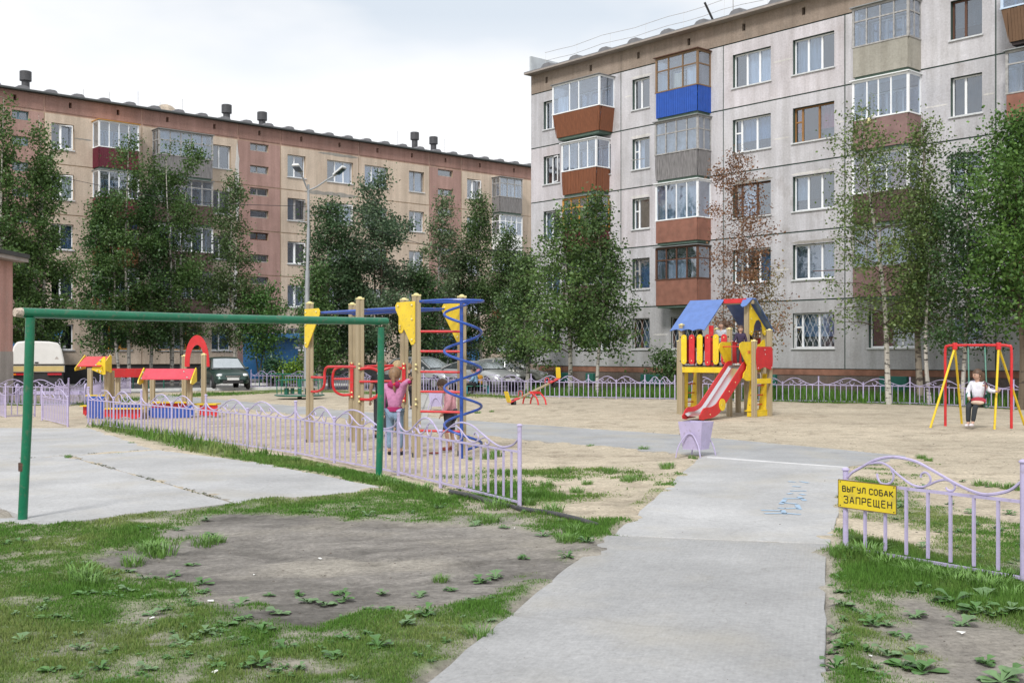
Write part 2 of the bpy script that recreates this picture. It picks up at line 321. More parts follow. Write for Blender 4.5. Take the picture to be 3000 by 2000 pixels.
g4 = t.nodes.new('ShaderNodeTexNoise'); g4.inputs['Scale'].default_value = 1.4; g4.inputs['Detail'].default_value = 7; g4.inputs['Roughness'].default_value = 0.68; t.links.new(mpz.outputs[0], g4.inputs[0])
r4 = t.nodes.new('ShaderNodeMapRange'); r4.inputs[1].default_value = 0.57; r4.inputs[2].default_value = 0.68; r4.inputs[3].default_value = 1.0; r4.inputs[4].default_value = 0.74; t.links.new(g4.outputs['Fac'], r4.inputs[0])
m4 = t.nodes.new('ShaderNodeMix'); m4.data_type = 'RGBA'; m4.blend_type = 'MULTIPLY'; m4.inputs[0].default_value = 1; t.links.new(mk.outputs[2], m4.inputs[6]); t.links.new(r4.outputs[0], m4.inputs[7])
t.links.new(m4.outputs[2], p.inputs['Base Color'])
bp = t.nodes.new('ShaderNodeBump'); bp.inputs['Strength'].default_value = 0.55; bp.inputs['Distance'].default_value = 0.03; t.links.new(g1.outputs['Fac'], bp.inputs['Height']); t.links.new(bp.outputs[0], p.inputs['Normal'])
ny, nx = XX.shape; V = np.stack([XX, YY, hz], -1).reshape(-1, 3); idx = np.arange(ny*nx).reshape(ny, nx)
Fc = np.stack([idx[:-1, :-1], idx[:-1, 1:], idx[1:, 1:], idx[1:, :-1]], -1).reshape(-1, 4)
ground = link('ground', npmesh('ground', V, Fc, gm, colr.reshape(-1, 3), True)); tag(ground, kind='structure')
# strip of ground behind the camera
MB().box(-380, -60, -0.6, 380, 2.2, -0.02).build('ground', mat('ground_behind', (0.12, 0.13, 0.06), 0.9), None).__setitem__('kind', 'structure')
# paved surfaces
def concrete(name, col, ribs=False, rot=0.0, dirt=0.35):
    m = mat(name, col, 0.85, var=0.10, vscale=1.3, bump=0.35, bscale=60, dirt=0.0); t = m.node_tree; n = t.nodes; l = t.links; p = n['Principled BSDF']
    src = p.inputs['Base Color'].links[0].from_socket
    geo = n.new('ShaderNodeNewGeometry'); ns = n.new('ShaderNodeTexNoise'); ns.inputs['Scale'].default_value = 26; ns.inputs['Detail'].default_value = 9; ns.inputs['Roughness'].default_value = 0.75; l.new(geo.outputs['Position'], ns.inputs[0])
    mr_ = n.new('ShaderNodeMapRange'); mr_.inputs[1].default_value = 0.3; mr_.inputs[2].default_value = 0.7; mr_.inputs[3].default_value = 0.78; mr_.inputs[4].default_value = 1.16; l.new(ns.outputs['Fac'], mr_.inputs[0])
    mu_ = n.new('ShaderNodeMix'); mu_.data_type = 'RGBA'; mu_.blend_type = 'MULTIPLY'; mu_.inputs[0].default_value = 1; l.new(src, mu_.inputs[6]); l.new(mr_.outputs[0], mu_.inputs[7])
    # sand drift stains
    n2 = n.new('ShaderNodeTexNoise'); n2.inputs['Scale'].default_value = 0.9; n2.inputs['Detail'].default_value = 7; l.new(geo.outputs['Position'], n2.inputs[0])
    r2 = n.new('ShaderNodeMapRange'); r2.inputs[1].default_value = 0.50; r2.inputs[2].default_value = 0.72; r2.inputs[4].default_value = dirt*1.2; l.new(n2.outputs['Fac'], r2.inputs[0])
    m2 = n.new('ShaderNodeMix'); m2.data_type = 'RGBA'; l.new(r2.outputs[0], m2.inputs[0]); l.new(mu_.outputs[2], m2.inputs[6]); m2.inputs[7].default_value = (0.44, 0.40, 0.32, 1); last = m2.outputs[2]
    n3 = n.new('ShaderNodeTexNoise'); n3.inputs['Scale'].default_value = 55; n3.inputs['Detail'].default_value = 2; l.new(geo.outputs['Position'], n3.inputs[0])
    r3 = n.new('ShaderNodeMapRange'); r3.inputs[1].default_value = 0.70; r3.inputs[2].default_value = 0.74; r3.inputs[4].default_value = 0.6; l.new(n3.outputs['Fac'], r3.inputs[0])
    m3 = n.new('ShaderNodeMix'); m3.data_type = 'RGBA'; l.new(r3.outputs[0], m3.inputs[0]); l.new(last, m3.inputs[6]); m3.inputs[7].default_value = (0.16, 0.14, 0.12, 1); last = m3.outputs[2]
    vc = n.new('ShaderNodeTexVoronoi'); vc.feature = 'DISTANCE_TO_EDGE'; vc.inputs['Scale'].default_value = 0.55
    nd = n.new('ShaderNodeTexNoise'); nd.inputs['Scale'].default_value = 3; nd.inputs['Detail'].default_value = 6; l.new(geo.outputs['Position'], nd.inputs[0])
    va_ = n.new('ShaderNodeVectorMath'); va_.operation = 'MULTIPLY_ADD'; l.new(nd.outputs['Color'], va_.inputs[0]); va_.inputs[1].default_value = (0.5, 0.5, 0); l.new(geo.outputs['Position'], va_.inputs[2]); l.new(va_.outputs[0], vc.inputs['Vector'])
    rc_ = n.new('ShaderNodeMapRange'); rc_.inputs[1].default_value = 0.0; rc_.inputs[2].default_value = 0.006; rc_.inputs[3].default_value = 0.25; rc_.inputs[4].default_value = 0.0; l.new(vc.outputs['Distance'], rc_.inputs[0])
    m5 = n.new('ShaderNodeMix'); m5.data_type = 'RGBA'; l.new(rc_.outputs[0], m5.inputs[0]); l.new(last, m5.inputs[6]); m5.inputs[7].default_value = (0.20, 0.19, 0.17, 1); last = m5.outputs[2]
    n6 = n.new('ShaderNodeTexNoise'); n6.inputs['Scale'].default_value = 0.5; n6.inputs['Detail'].default_value = 5; l.new(geo.outputs['Position'], n6.inputs[0])
    r6 = n.new('ShaderNodeMapRange'); r6.inputs[1].default_value = 0.35; r6.inputs[2].default_value = 0.65; r6.inputs[3].default_value = 0.88; r6.inputs[4].default_value = 1.06; l.new(n6.outputs['Fac'], r6.inputs[0])
    m6 = n.new('ShaderNodeMix'); m6.data_type = 'RGBA'; m6.blend_type = 'MULTIPLY'; m6.inputs[0].default_value = 1; l.new(last, m6.inputs[6]); l.new(r6.outputs[0], m6.inputs[7]); last = m6.outputs[2]
    l.new(last, p.inputs['Base Color'])
    if ribs:
        mp_ = n.new('ShaderNodeMapping'); mp_.inputs['Rotation'].default_value = (0, 0, rot); l.new(geo.outputs['Position'], mp_.inputs[0])
        h_ = []
        for k, (dr, sc) in enumerate((('X', 11.0), ('Y', 14.0))):
            w = n.new('ShaderNodeTexWave'); w.bands_direction = dr; w.inputs['Scale'].default_value = sc; w.inputs['Distortion'].default_value = 0.6; w.inputs['Detail Scale'].default_value = 3; l.new(mp_.outputs[0], w.inputs[0]); h_.append(w)
        ad = n.new('ShaderNodeMath'); ad.operation = 'MULTIPLY'; l.new(h_[0].outputs['Fac'], ad.inputs[0]); l.new(h_[1].outputs['Fac'], ad.inputs[1])
        bw = n.new('ShaderNodeBump'); bw.inputs['Strength'].default_value = 0.35; bw.inputs['Distance'].default_value = 0.012; l.new(ad.outputs[0], bw.inputs['Height'])
        old = p.inputs['Normal'].links[0].from_node; l.new(bw.outputs[0], old.inputs['Normal'])
    return m
CON = concrete('concrete_path', (0.375, 0.375, 0.375), True, math.radians(16)); CON2 = concrete('concrete_slab', (0.45, 0.45, 0.45)); CON3 = concrete('concrete_cross_path', (0.36, 0.365, 0.37), False, 0, 0.5)
def chip(poly, amp=0.012, step=0.25, seed=1):
    o = []; rnd = random.Random(seed)
    for i in range(len(poly)):
        a = Vector(poly[i]); b = Vector(poly[(i+1) % len(poly)]); n_ = max(1, int((b-a).length/step)); nr = Vector((-(b-a).y, (b-a).x)).normalized()
        for k in range(n_): q = a.lerp(b, k/n_)+(nr*rnd.uniform(-amp, amp) if k else Vector((0, 0))); o.append((q.x, q.y))
    return o
def slab(name, poly, m, z=0.02, amp=0.012, seed=1, parent=None, bevel=0.008):
    P = chip(poly, amp, 0.3, seed); a = sum(P[i][0]*P[(i+1) % len(P)][1]-P[(i+1) % len(P)][0]*P[i][1] for i in range(len(P)))
    if a < 0: P = P[::-1]
    mb = MB().prism(P, lambda u, v, w: (u, v, z-0.14+w), 0.14); o = mb.build(name, m, parent, bevel=bevel, smooth=False)
    if parent is None: o['kind'] = 'structure'
    return o
slab('path', PATH_A, CON, 0.022, 0.01, 1); slab('path', PATH_B, CON2, 0.02, 0.02, 2); slab('path', PATH_C, CON3, 0.018, 0.03, 3)
slab('path', PATH_D, mat('block_paving', (0.36, 0.35, 0.33), 0.8, vscale=20), 0.016, 0.01, 4)
slab('paving', SLAB_BACK, CON2, 0.018, 0.02, 5); slab('paving', SLAB_LEFT, CON2, 0.024, 0.02, 6); slab('paving', SLAB_RIGHT, CON2, 0.02, 0.02, 7)
slab('road', ROAD, mat('asphalt', (0.13, 0.13, 0.13), 0.85, vscale=2, bump=0.3, bscale=50), 0.01, 0.02, 8)
# pale chipped edge where the two paths meet
MB().prism([(3.02,17.22),(4.72,15.66),(4.68,15.58),(2.98,17.1)], lambda u, v, w: (u, v, 0.0205+w), 0.006).build('path', mat('pale_concrete', (0.62, 0.62, 0.62), 0.8), None).__setitem__('kind', 'structure')
# block paving joints of the narrow path
pv = MB(); rnd = random.Random(4)
for i in range(34):
    y0 = 28.2+i*0.6; x_l = -2.9-(y0-28)*0.085; x_r = -2.1-(y0-27.6)*0.054; w = (x_r-x_l)/4
    for k in range(4): pv.box(x_l+k*w+0.02, y0+0.02, 0.0, x_l+(k+1)*w-0.02, y0+0.58, 0.026+rnd.uniform(-0.003, 0.004))
tag(pv.build('paver', mat('paver_grey', (0.42, 0.41, 0.39), 0.8, vscale=8), None, smooth=False), kind='structure')
# kerbs
KW = mat('whitewashed_kerb', (0.66, 0.66, 0.64), 0.8, vscale=6, dirt=0.4)
def kerb(p, q, label, h=0.13):
    n_ = max(1, int((Vector(q)-Vector(p)).length/1.5)); k = thing('kerb', label, 'kerb', (p[0], p[1], 0)); d = (Vector(q)-Vector(p))/n_
    a = math.atan2(d.y, d.x); k.rotation_euler = (0, 0, a); me = MB().box(0.01, -0.08, -0.05, d.length-0.01, 0.08, h).mesh('kerbstone', KW, False)
    for i in range(n_): link('kerbstone', me, k, (d.length*i, 0, 0), 0.012)
kerb((-18.6, 46.5), (-9.0, 51.6), 'white painted kerb behind the lilac fence in front of the dark green car')
kerb((-15.5, 58.0), (-8.0, 56.6), 'white painted kerb stretching right of the dark green car by the blue porch')
# ------------------------------------------------------------ grass blades
fol = bpy.data.materials.new('grass_blade'); fol.use_nodes = True; t = fol.node_tree; p = t.nodes['Principled BSDF']; p.inputs['Roughness'].default_value = 0.6; p.inputs['Specular IOR Level'].default_value = 0.25
va = t.nodes.new('ShaderNodeVertexColor'); va.layer_name = 'Col'; t.links.new(va.outputs[0], p.inputs['Base Color'])
tr = t.nodes.new('ShaderNodeBsdfTranslucent'); t.links.new(va.outputs[0], tr.inputs[0]); mxs = t.nodes.new('ShaderNodeMixShader'); mxs.inputs[0].default_value = 0.3
t.links.new(p.outputs[0], mxs.inputs[1]); t.links.new(tr.outputs[0], mxs.inputs[2]); t.links.new(mxs.outputs[0], t.nodes['Material Output'].inputs[0])
def gz(X, Y):
    return np.interp(0, [0], [0])+0*X
from bisect import bisect
def ground_z(X, Y):
    ix = np.clip(np.searchsorted(xs, X)-1, 0, nx-2); iy = np.clip(np.searchsorted(ys, Y)-1, 0, ny-2)
    fx = (X-xs[ix])/(xs[ix+1]-xs[ix]); fy = (Y-ys[iy])/(ys[iy+1]-ys[iy])
    return (hz[iy, ix]*(1-fx)+hz[iy, ix+1]*fx)*(1-fy)+(hz[iy+1, ix]*(1-fx)+hz[iy+1, ix+1]*fx)*fy
TALL = [G_P1, G_FENCE, G_RB]
def tallness(X, Y):
    h = np.full(X.shape, 1.0)
    for P, k in ((G_P1, 2.2), (G_FENCE, 1.7), (G_RB, 2.3), (G_P2, 1.4), (G_P3, 1.6), (gp((330,1560),(600,1560),(660,1610),(480,1650),(380,1620)), 1.9), (G_BACK, 3.0)): h = np.maximum(h, 1+(k-1)*sm(sdpoly(X, Y, P), 0.5))
    return h*(0.55+0.9*fbm(X*1.7, Y*1.7, 3, 90))
def blades(n, x0, x1, y0, y1, w, hgt, pw):
    u = RNG.random(n*6); Y = y0*(y1/y0)**u if pw else y0+(y1-y0)*u
    k = RNG.random(n*6); X = (x0+(x1-x0)*k)*Y if pw else x0+(x1-x0)*k
    dd = dens(X, Y)[0]; keep = (RNG.random(len(X)) < dd) & (dd > 0.08); X = X[keep][:n]; Y = Y[keep][:n]; dd = dd[keep][:n]; m = len(X)
    tl = tallness(X, Y); hh = hgt*tl*(0.45+0.9*RNG.random(m))*(0.5+0.5*dd); ww = w*(0.7+0.6*RNG.random(m))*(Y/8 if pw else 1)
    an = RNG.random(m)*2*np.pi; le = np.abs(RNG.normal(0, 0.55, m)); ln = RNG.random(m)*2*np.pi
    z = ground_z(X, Y)-0.004; dx = np.cos(an)*ww/2; dy = np.sin(an)*ww/2
    tx = X+np.cos(ln)*hh*np.sin(np.minimum(le, 1.2)); ty = Y+np.sin(ln)*hh*np.sin(np.minimum(le, 1.2)); tz = z+hh*np.cos(np.minimum(le, 1.2))
    V = np.empty((m, 3, 3)); V[:, 0] = np.stack([X-dx, Y-dy, z], 1); V[:, 1] = np.stack([X+dx, Y+dy, z], 1); V[:, 2] = np.stack([tx, ty, tz], 1)
    dry = np.clip((fbm(X*0.8, Y*0.8, 3, 95)-0.47)*3+RNG.normal(0, 0.25, m), 0, 1)*np.clip(1.6-tl*0.5, 0, 1)
    c = (np.array([0.085, 0.185, 0.03])[None]*(1-dry[:, None])+np.array([0.20, 0.24, 0.08])[None]*dry[:, None])*(0.65+0.75*RNG.random(m))[:, None]
    C = np.repeat(c[:, None], 3, 1); C[:, 2] *= 1.25; return V.reshape(-1, 3), C.reshape(-1, 3)
parts = [blades(330000, -0.56, 0.56, 4.3, 17.5, 0.0085, 0.030, True), blades(70000, -20, 30, 17.5, 46, 0.035, 0.12, False)]
V = np.concatenate([q[0] for q in parts]); C = np.concatenate([q[1] for q in parts]); Fc = np.arange(len(V)).reshape(-1, 3)
tag(link('grass', npmesh('grass', V, Fc, fol, C)), 'short patchy green grass growing over the soil and along the fence', 'grass', kind='stuff')
# ------------------------------------------------------------ apartment buildings
def glass_mat(name, tint, gl=0.35):
    m = bpy.data.materials.new(name); m.use_nodes = True; t = m.node_tree; n = t.nodes; n.remove(n['Principled BSDF'])
    g = n.new('ShaderNodeBsdfGlossy'); g.inputs['Roughness'].default_value = 0.04; g.inputs['Color'].default_value = (0.92, 0.95, 1, 1)
    tr = n.new('ShaderNodeBsdfTransparent'); tr.inputs[0].default_value = (*tint, 1)
    lw = n.new('ShaderNodeLayerWeight'); lw.inputs[0].default_value = 0.5
    r = n.new('ShaderNodeMapRange'); r.inputs[3].default_value = gl*0.6; r.inputs[4].default_value = min(1, gl*2.2); t.links.new(lw.outputs['Facing'], r.inputs[0])
    nn = n.new('ShaderNodeTexNoise'); nn.inputs['Scale'].default_value = 1.2; nn.inputs['Detail'].default_value = 2
    ge = n.new('ShaderNodeNewGeometry'); t.links.new(ge.outputs['Position'], nn.inputs[0])
    bp = n.new('ShaderNodeBump'); bp.inputs['Strength'].default_value = 0.12; bp.inputs['Distance'].default_value = 0.1; t.links.new(nn.outputs['Fac'], bp.inputs['Height']); t.links.new(bp.outputs[0], g.inputs['Normal'])
    x = n.new('ShaderNodeMixShader'); t.links.new(r.outputs[0], x.inputs[0]); t.links.new(tr.outputs[0], x.inputs[1]); t.links.new(g.outputs[0], x.inputs[2])
    t.links.new(x.outputs[0], n['Material Output'].inputs[0]); return m
GLASS = glass_mat('window_glass', (0.78, 0.84, 0.90), 0.21); GLASS_D = glass_mat('window_glass_dim', (0.42, 0.48, 0.52), 0.26); CARGLASS = glass_mat('car_glass', (0.25, 0.3, 0.3), 0.42)
def plaster(name, col, spot=(0.5, 0.45, 0.4), crack=True, rough_amt=0.5, sp=0.5, streak=0.75):
    m = bpy.data.materials.new(name); m.use_nodes = True; t = m.node_tree; n = t.nodes; l = t.links; p = n['Principled BSDF']; p.inputs['Roughness'].default_value = 0.92; p.inputs['Specular IOR Level'].default_value = 0.15
    tcn = n.new('ShaderNodeTexCoord')
    def noise_(sc, det, st=(1, 1, 1), ro=0.6):
        mp_ = n.new('ShaderNodeMapping'); mp_.inputs['Scale'].default_value = st; l.new(tcn.outputs['Object'], mp_.inputs[0]); a = n.new('ShaderNodeTexNoise'); a.inputs['Scale'].default_value = sc; a.inputs['Detail'].default_value = det; a.inputs['Roughness'].default_value = ro; l.new(mp_.outputs[0], a.inputs[0]); return a.outputs['Fac']
    def ramp(s, a, b, c0, c1):
        r = n.new('ShaderNodeValToRGB'); r.color_ramp.elements[0].position = a; r.color_ramp.elements[1].position = b; r.color_ramp.elements[0].color = (*c0, 1); r.color_ramp.elements[1].color = (*c1, 1); l.new(s, r.inputs[0]); return r.outputs[0]
    def mix(f, a, b, mode='MIX', fv=None):
        x = n.new('ShaderNodeMix'); x.data_type = 'RGBA'; x.blend_type = mode
        if fv is not None: x.inputs[0].default_value = fv
        else: l.new(f, x.inputs[0])
        l.new(a, x.inputs[6])
        if isinstance(b, tuple): x.inputs[7].default_value = (*b, 1)
        else: l.new(b, x.inputs[7])
        return x.outputs[2]
    c = ramp(noise_(0.45, 6), 0.3, 0.7, tuple(v*0.84 for v in col), tuple(v*1.10 for v in col))
    c = mix(ramp(noise_(1.1, 8), 0.52, 0.75, (0, 0, 0), (sp, sp, sp)), c, spot)
    c = mix(None, c, ramp(noise_(14, 6, ro=0.75), 0.3, 0.7, (0.80,)*3, (1.10,)*3), 'MULTIPLY', 1.0)
    c = mix(None, c, ramp(noise_(1.6, 5, (1.6, 1.6, 0.16)), 0.38, 0.62, (0.80, 0.79, 0.77), (1.05,)*3), 'MULTIPLY', streak)
    if crack:
        c = mix(ramp(noise_(3.2, 10, (0.5, 0.5, 1.6), 0.8), 0.63, 0.70, (0, 0, 0), (0.55,)*3), c, tuple(v*0.55 for v in col))
    l.new(c, p.inputs['Base Color']); b = n.new('ShaderNodeBump'); b.inputs['Strength'].default_value = rough_amt; b.inputs['Distance'].default_value = 0.03
    l.new(noise_(9, 8, ro=0.7), b.inputs['Height']); l.new(b.outputs[0], p.inputs['Normal']); return m
PL_GREY = plaster('grey_whitewash', (0.63, 0.615, 0.64), (0.46, 0.45, 0.45)); PL_G2 = plaster('shaded_dirty_plaster', (0.46, 0.455, 0.465), (0.34, 0.33, 0.32)); PL_G3 = plaster('pinkish_whitewash', (0.65, 0.615, 0.64), (0.48, 0.42, 0.41)); PL_G4 = plaster('weathered_shaded_whitewash', (0.57, 0.56, 0.585), (0.38, 0.35, 0.34), sp=0.8); PL_ROUGH = plaster('rough_brown_plaster', (0.34, 0.275, 0.225), (0.20, 0.18, 0.16), rough_amt=1.0)  # lower-storey tones have tree shade painted in along with the dirt
PL_BEIGE = plaster('beige_plaster', (0.66, 0.545, 0.44), (0.5, 0.34, 0.27), sp=0.3); PL_PINK = plaster('pink_plaster', (0.45, 0.29, 0.255), (0.28, 0.19, 0.17), sp=0.5); PL_PINKP = plaster('pink_brown_plaster', (0.38, 0.23, 0.195), (0.24, 0.18, 0.155), rough_amt=1.0)
PL_JOINT = plaster('pink_joint_plaster', (0.50, 0.32, 0.26), crack=False); JB = plaster('beige_joint_plaster', (0.50, 0.38, 0.27), crack=False); JG = mat('green_joint_mortar', (0.05, 0.085, 0.07), 0.9, vscale=5)
PLINTH_B = mat('black_plinth', (0.035, 0.035, 0.035), 0.8, vscale=3); PLINTH_R = plaster('plinth_brown', (0.17, 0.14, 0.125), (0.22, 0.12, 0.09), rough_amt=1.0)
DARK = mat('dark_interior', (0.03, 0.03, 0.032), 0.9)
WOODF = mat('varnished_wood_frame', (0.30, 0.15, 0.05), 0.55, vscale=6, bump=0.2); WOODO = mat('orange_wood_frame', (0.55, 0.27, 0.05), 0.5, vscale=6); WOODD = mat('brown_wood_frame', (0.11, 0.05, 0.03), 0.6, vscale=6); GREYF = mat('weathered_grey_frame', (0.36, 0.35, 0.34), 0.7, vscale=8, var=0.3); BLUEF = mat('faded_blue_frame', (0.13, 0.23, 0.28), 0.7)
CURT = {}
def curtain(key, col, alpha=1):
    if key not in CURT:
        m = mat('curtain_'+key, col, 0.9, var=0.25, vscale=3, stretch=(9, 9, 0.5)); CURT[key] = m
    return CURT[key]
CUR = [('white', (0.72, 0.75, 0.80)), ('blue', (0.22, 0.32, 0.46)), ('cream', (0.55, 0.50, 0.36)), ('grey', (0.20, 0.22, 0.26)), ('net', (0.36, 0.42, 0.48)), ('green', (0.35, 0.42, 0.32))]
rw = random.Random(11)
SILLM = mat('metal_sill', (0.62, 0.63, 0.64), 0.5, vscale=8)
class Bld:
    def __init__(s, name, label, x0, Y0, d):
        s.C = Vector(((x0-1500)/F*Y0, Y0)); s.d = Vector(d).normalized(); s.n = Vector((s.d.y, -s.d.x))
        if s.n.y > 0: s.n = -s.n
        s.root = thing(name, label, 'apartment block', (s.C.x, s.C.y, 0), math.atan2(s.d.y, s.d.x))
    def t(s, x, off=0.0):
        k = (x-1500)/F; cx, cy = s.C+s.n*off; return (k*cy-cx)/(s.d.x-k*s.d.y)
def wallmesh(mb, t0, t1, z0, z1, holes, y, depth, edge=0.0, jit=0):
    ts = sorted({t0, t1}|{min(max(h[0], t0), t1) for h in holes}|{min(max(h[1], t0), t1) for h in holes}); zs = sorted({z0, z1}|{min(max(h[2], z0), z1) for h in holes}|{min(max(h[3], z0), z1) for h in holes})
    for a, b in zip(ts, ts[1:]):
        for c, d in zip(zs, zs[1:]):
            if b-a < 1e-4 or d-c < 1e-4: continue
            m_, q = (a+b)/2, (c+d)/2
            if any(h[0] < m_ < h[1] and h[2] < q < h[3] for h in holes): continue
            mb.quad((a, y, c), (b, y, c), (b, y, d), (a, y, d))
    for h in holes:
        a, b, c, d = max(h[0], t0), min(h[1], t1), max(h[2], z0), min(h[3], z1)
        if a >= b or c >= d: continue
        mb.quad((a, y, d), (b, y, d), (b, y+depth, d), (a, y+depth, d)); mb.quad((a, y, c), (a, y+depth, c), (b, y+depth, c), (b, y, c))
        mb.quad((a, y, c), (a, y, d), (a, y+depth, d), (a, y+depth, c)); mb.quad((b, y, c), (b, y+depth, c), (b, y+depth, d), (b, y, d))
    if edge:
        mb.quad((t0, y, z0), (t0, y+edge, z0), (t1, y+edge, z0), (t1, y, z0)); mb.quad((t0, y, z1), (t1, y, z1), (t1, y+edge, z1), (t0, y+edge, z1))
        mb.quad((t0, y, z0), (t0, y, z1), (t0, y+edge, z1), (t0, y+edge, z0)); mb.quad((t1, y, z0), (t1, y+edge, z0), (t1, y+edge, z1), (t1, y, z1))
def window(b, t0, t1, z0, z1, n=2, fm=None, cur=None, kind='plain', grille=False, sill=True, y=0.13, blind=None, ajar=False):
    y = 0.165
    fm = fm or WHITE; fw = 0.055; mb = MB(); a, c = t0+0.01, t1-0.01; g, h = z0+0.02, z1-0.01
    mb.box(a, y, g, a+fw, y+0.06, h).box(c-fw, y, g, c, y+0.06, h).box(a+fw, y, g, c-fw, y+0.06, g+fw).box(a+fw, y, h-fw, c-fw, y+0.06, h)
    if kind == 'fort': fr = [0.0, 0.27, 1.0] if n == 2 else [0, 0.18, 0.6, 1.0]
    elif n == 2: fr = [0, 0.42, 1]
    elif n == 1: fr = [0, 1]
    else: fr = [0, 0.33, 0.67, 1]
    xs_ = [a+fw/2+(c-a-fw)*q for q in fr]
    for q in xs_[1:-1]: mb.box(q-0.04, y-0.004, g+fw, q+0.04, y+0.066, h-fw)
    panes = []
    for i, (p, q) in enumerate(zip(xs_, xs_[1:])):
        if kind == 'fort' and i == 0:
            zz = g+(h-g)*0.6; mb.box(p+0.03, y+0.001, zz-0.03, q-0.03, y+0.061, zz+0.03); panes += [(p, q, g+fw/2, zz), (p, q, zz, h-fw/2)]
        else: panes.append((p, q, g+fw/2, h-fw/2))
    w = mb.build('window', fm, b.root, bevel=0)
    if ajar:
        p, q, r_, s_ = panes[-1]; o = MB().box(0, -0.02, r_+0.02, q-p-0.03, 0.02, r_+0.07).box(0, -0.02, s_-0.07, q-p-0.03, 0.02, s_-0.02).box(0, -0.02, r_+0.07, 0.05, 0.02, s_-0.07).box(q-p-0.08, -0.02, r_+0.07, q-p-0.03, 0.02, s_-0.07)
        o.build('open_sash', fm, w, (p+0.02, y-0.02, 0), smooth=False).rotation_euler = (0, 0, -0.35)
    for p, q, r_, s_ in panes:
        MB().box(p, y+0.025, r_, q, y+0.035, s_).build('pane', GLASS if rw.random() < 0.65 else GLASS_D, w, smooth=False)
    if sill: MB().box(t0-0.05, -0.06, z0-0.035, t1+0.05, y+0.02, z0+0.018).build('sill', SILLM if sill is True else sill, w, smooth=False)
    k = cur if cur is not None else rw.choices(['white', 'blue', 'cream', 'grey', 'net', 'green', 'none'], [4, 4, 1, 2, 3, 1, 6])[0]
    if k != 'none':
        cc = dict(CUR).get(k) or (0.4, 0.07, 0.09); cm = MB(); f0, f1 = (0, 1) if rw.random() < 0.55 else ((0, 0.45) if rw.random() < 0.5 else (0.5, 1)); nn = 26; A0 = a+(c-a)*f0; A1 = a+(c-a)*f1; zb = g+(0.0 if rw.random() < 0.7 else 0.45)
        for i in range(nn):
            u0, u1 = i/nn, (i+1)/nn; w0 = 0.025*math.sin(u0*44); w1 = 0.025*math.sin(u1*44); cm.quad((A0+(A1-A0)*u0, y+0.17+w0, zb), (A0+(A1-A0)*u1, y+0.17+w1, zb), (A0+(A1-A0)*u1, y+0.17+w1, h), (A0+(A1-A0)*u0, y+0.17+w0, h))
        cm.build('curtain', curtain(k, cc), w)
    if grille:
        gm_ = MB(); gy = y-0.07; st = 0.13; gw = c-a; gh = h-g
        gm_.bar((a, gy, g+0.02), (c, gy, g+0.02), 0.03).bar((a, gy, h-0.02), (c, gy, h-0.02), 0.03).bar((a+0.02, gy, g), (a+0.02, gy, h), 0.03).bar((c-0.02, gy, g), (c-0.02, gy, h), 0.03)
        nx_ = int(gw/st); 
        for i in range(nx_+1):
            x = a+gw*i/nx_; pts = [(x+0.055*math.sin(g_*math.pi/0.3+(i % 2)*math.pi), gy, g+g_) for g_ in np.arange(0, gh+0.01, 0.075)]
            gm_.tube(pts, 0.007, 4)
        gm_.build('grille', mat('white_grille', (0.55, 0.55, 0.55), 0.6), w, smooth=False)
    return w
def corrpanel(mb, p, q, z0, z1, flare, style):
    """front or side panel between plan points p,q ; flare pushes the top outwards (vector)"""
    P = Vector((p[0], p[1], 0)); Q = Vector((q[0], q[1], 0)); d = Q-P; L = d.length; d.normalize(); nr = Vector((d.y, -d.x, 0)); n_ = max(2, int(L/(0.105 if style == 'plank' else 0.05))) if style != 'plain' else 2
    b = len(mb.v)
    if style == 'plain': mb.prism([(0, 0), (L, 0), (L, z1-z0), (0, z1-z0)], lambda u, v, w: P+d*u+nr*(0.03-w)+Vector((0, 0, z0+v))+Vector(flare)*(v/(z1-z0)), 0.04)
    else:
        rr = random.Random(int(L*1000)); 
        for i in range(n_):
            u0 = L*i/n_+0.004; u1 = L*(i+1)/n_-0.004; o = rr.uniform(-0.006, 0.008) if style == 'plank' else (0.012 if i % 2 else 0)
            zt = z1+(rr.uniform(-0.03, 0.0) if style == 'plank' else 0)
            mb.prism([(u0, 0), (u1, 0), (u1, zt-z0), (u0, zt-z0)], lambda u, v, w, o=o: P+d*u+nr*(0.03+o-w)+Vector((0, 0, z0+v))+Vector(flare)*(v/(z1-z0)), 0.03)
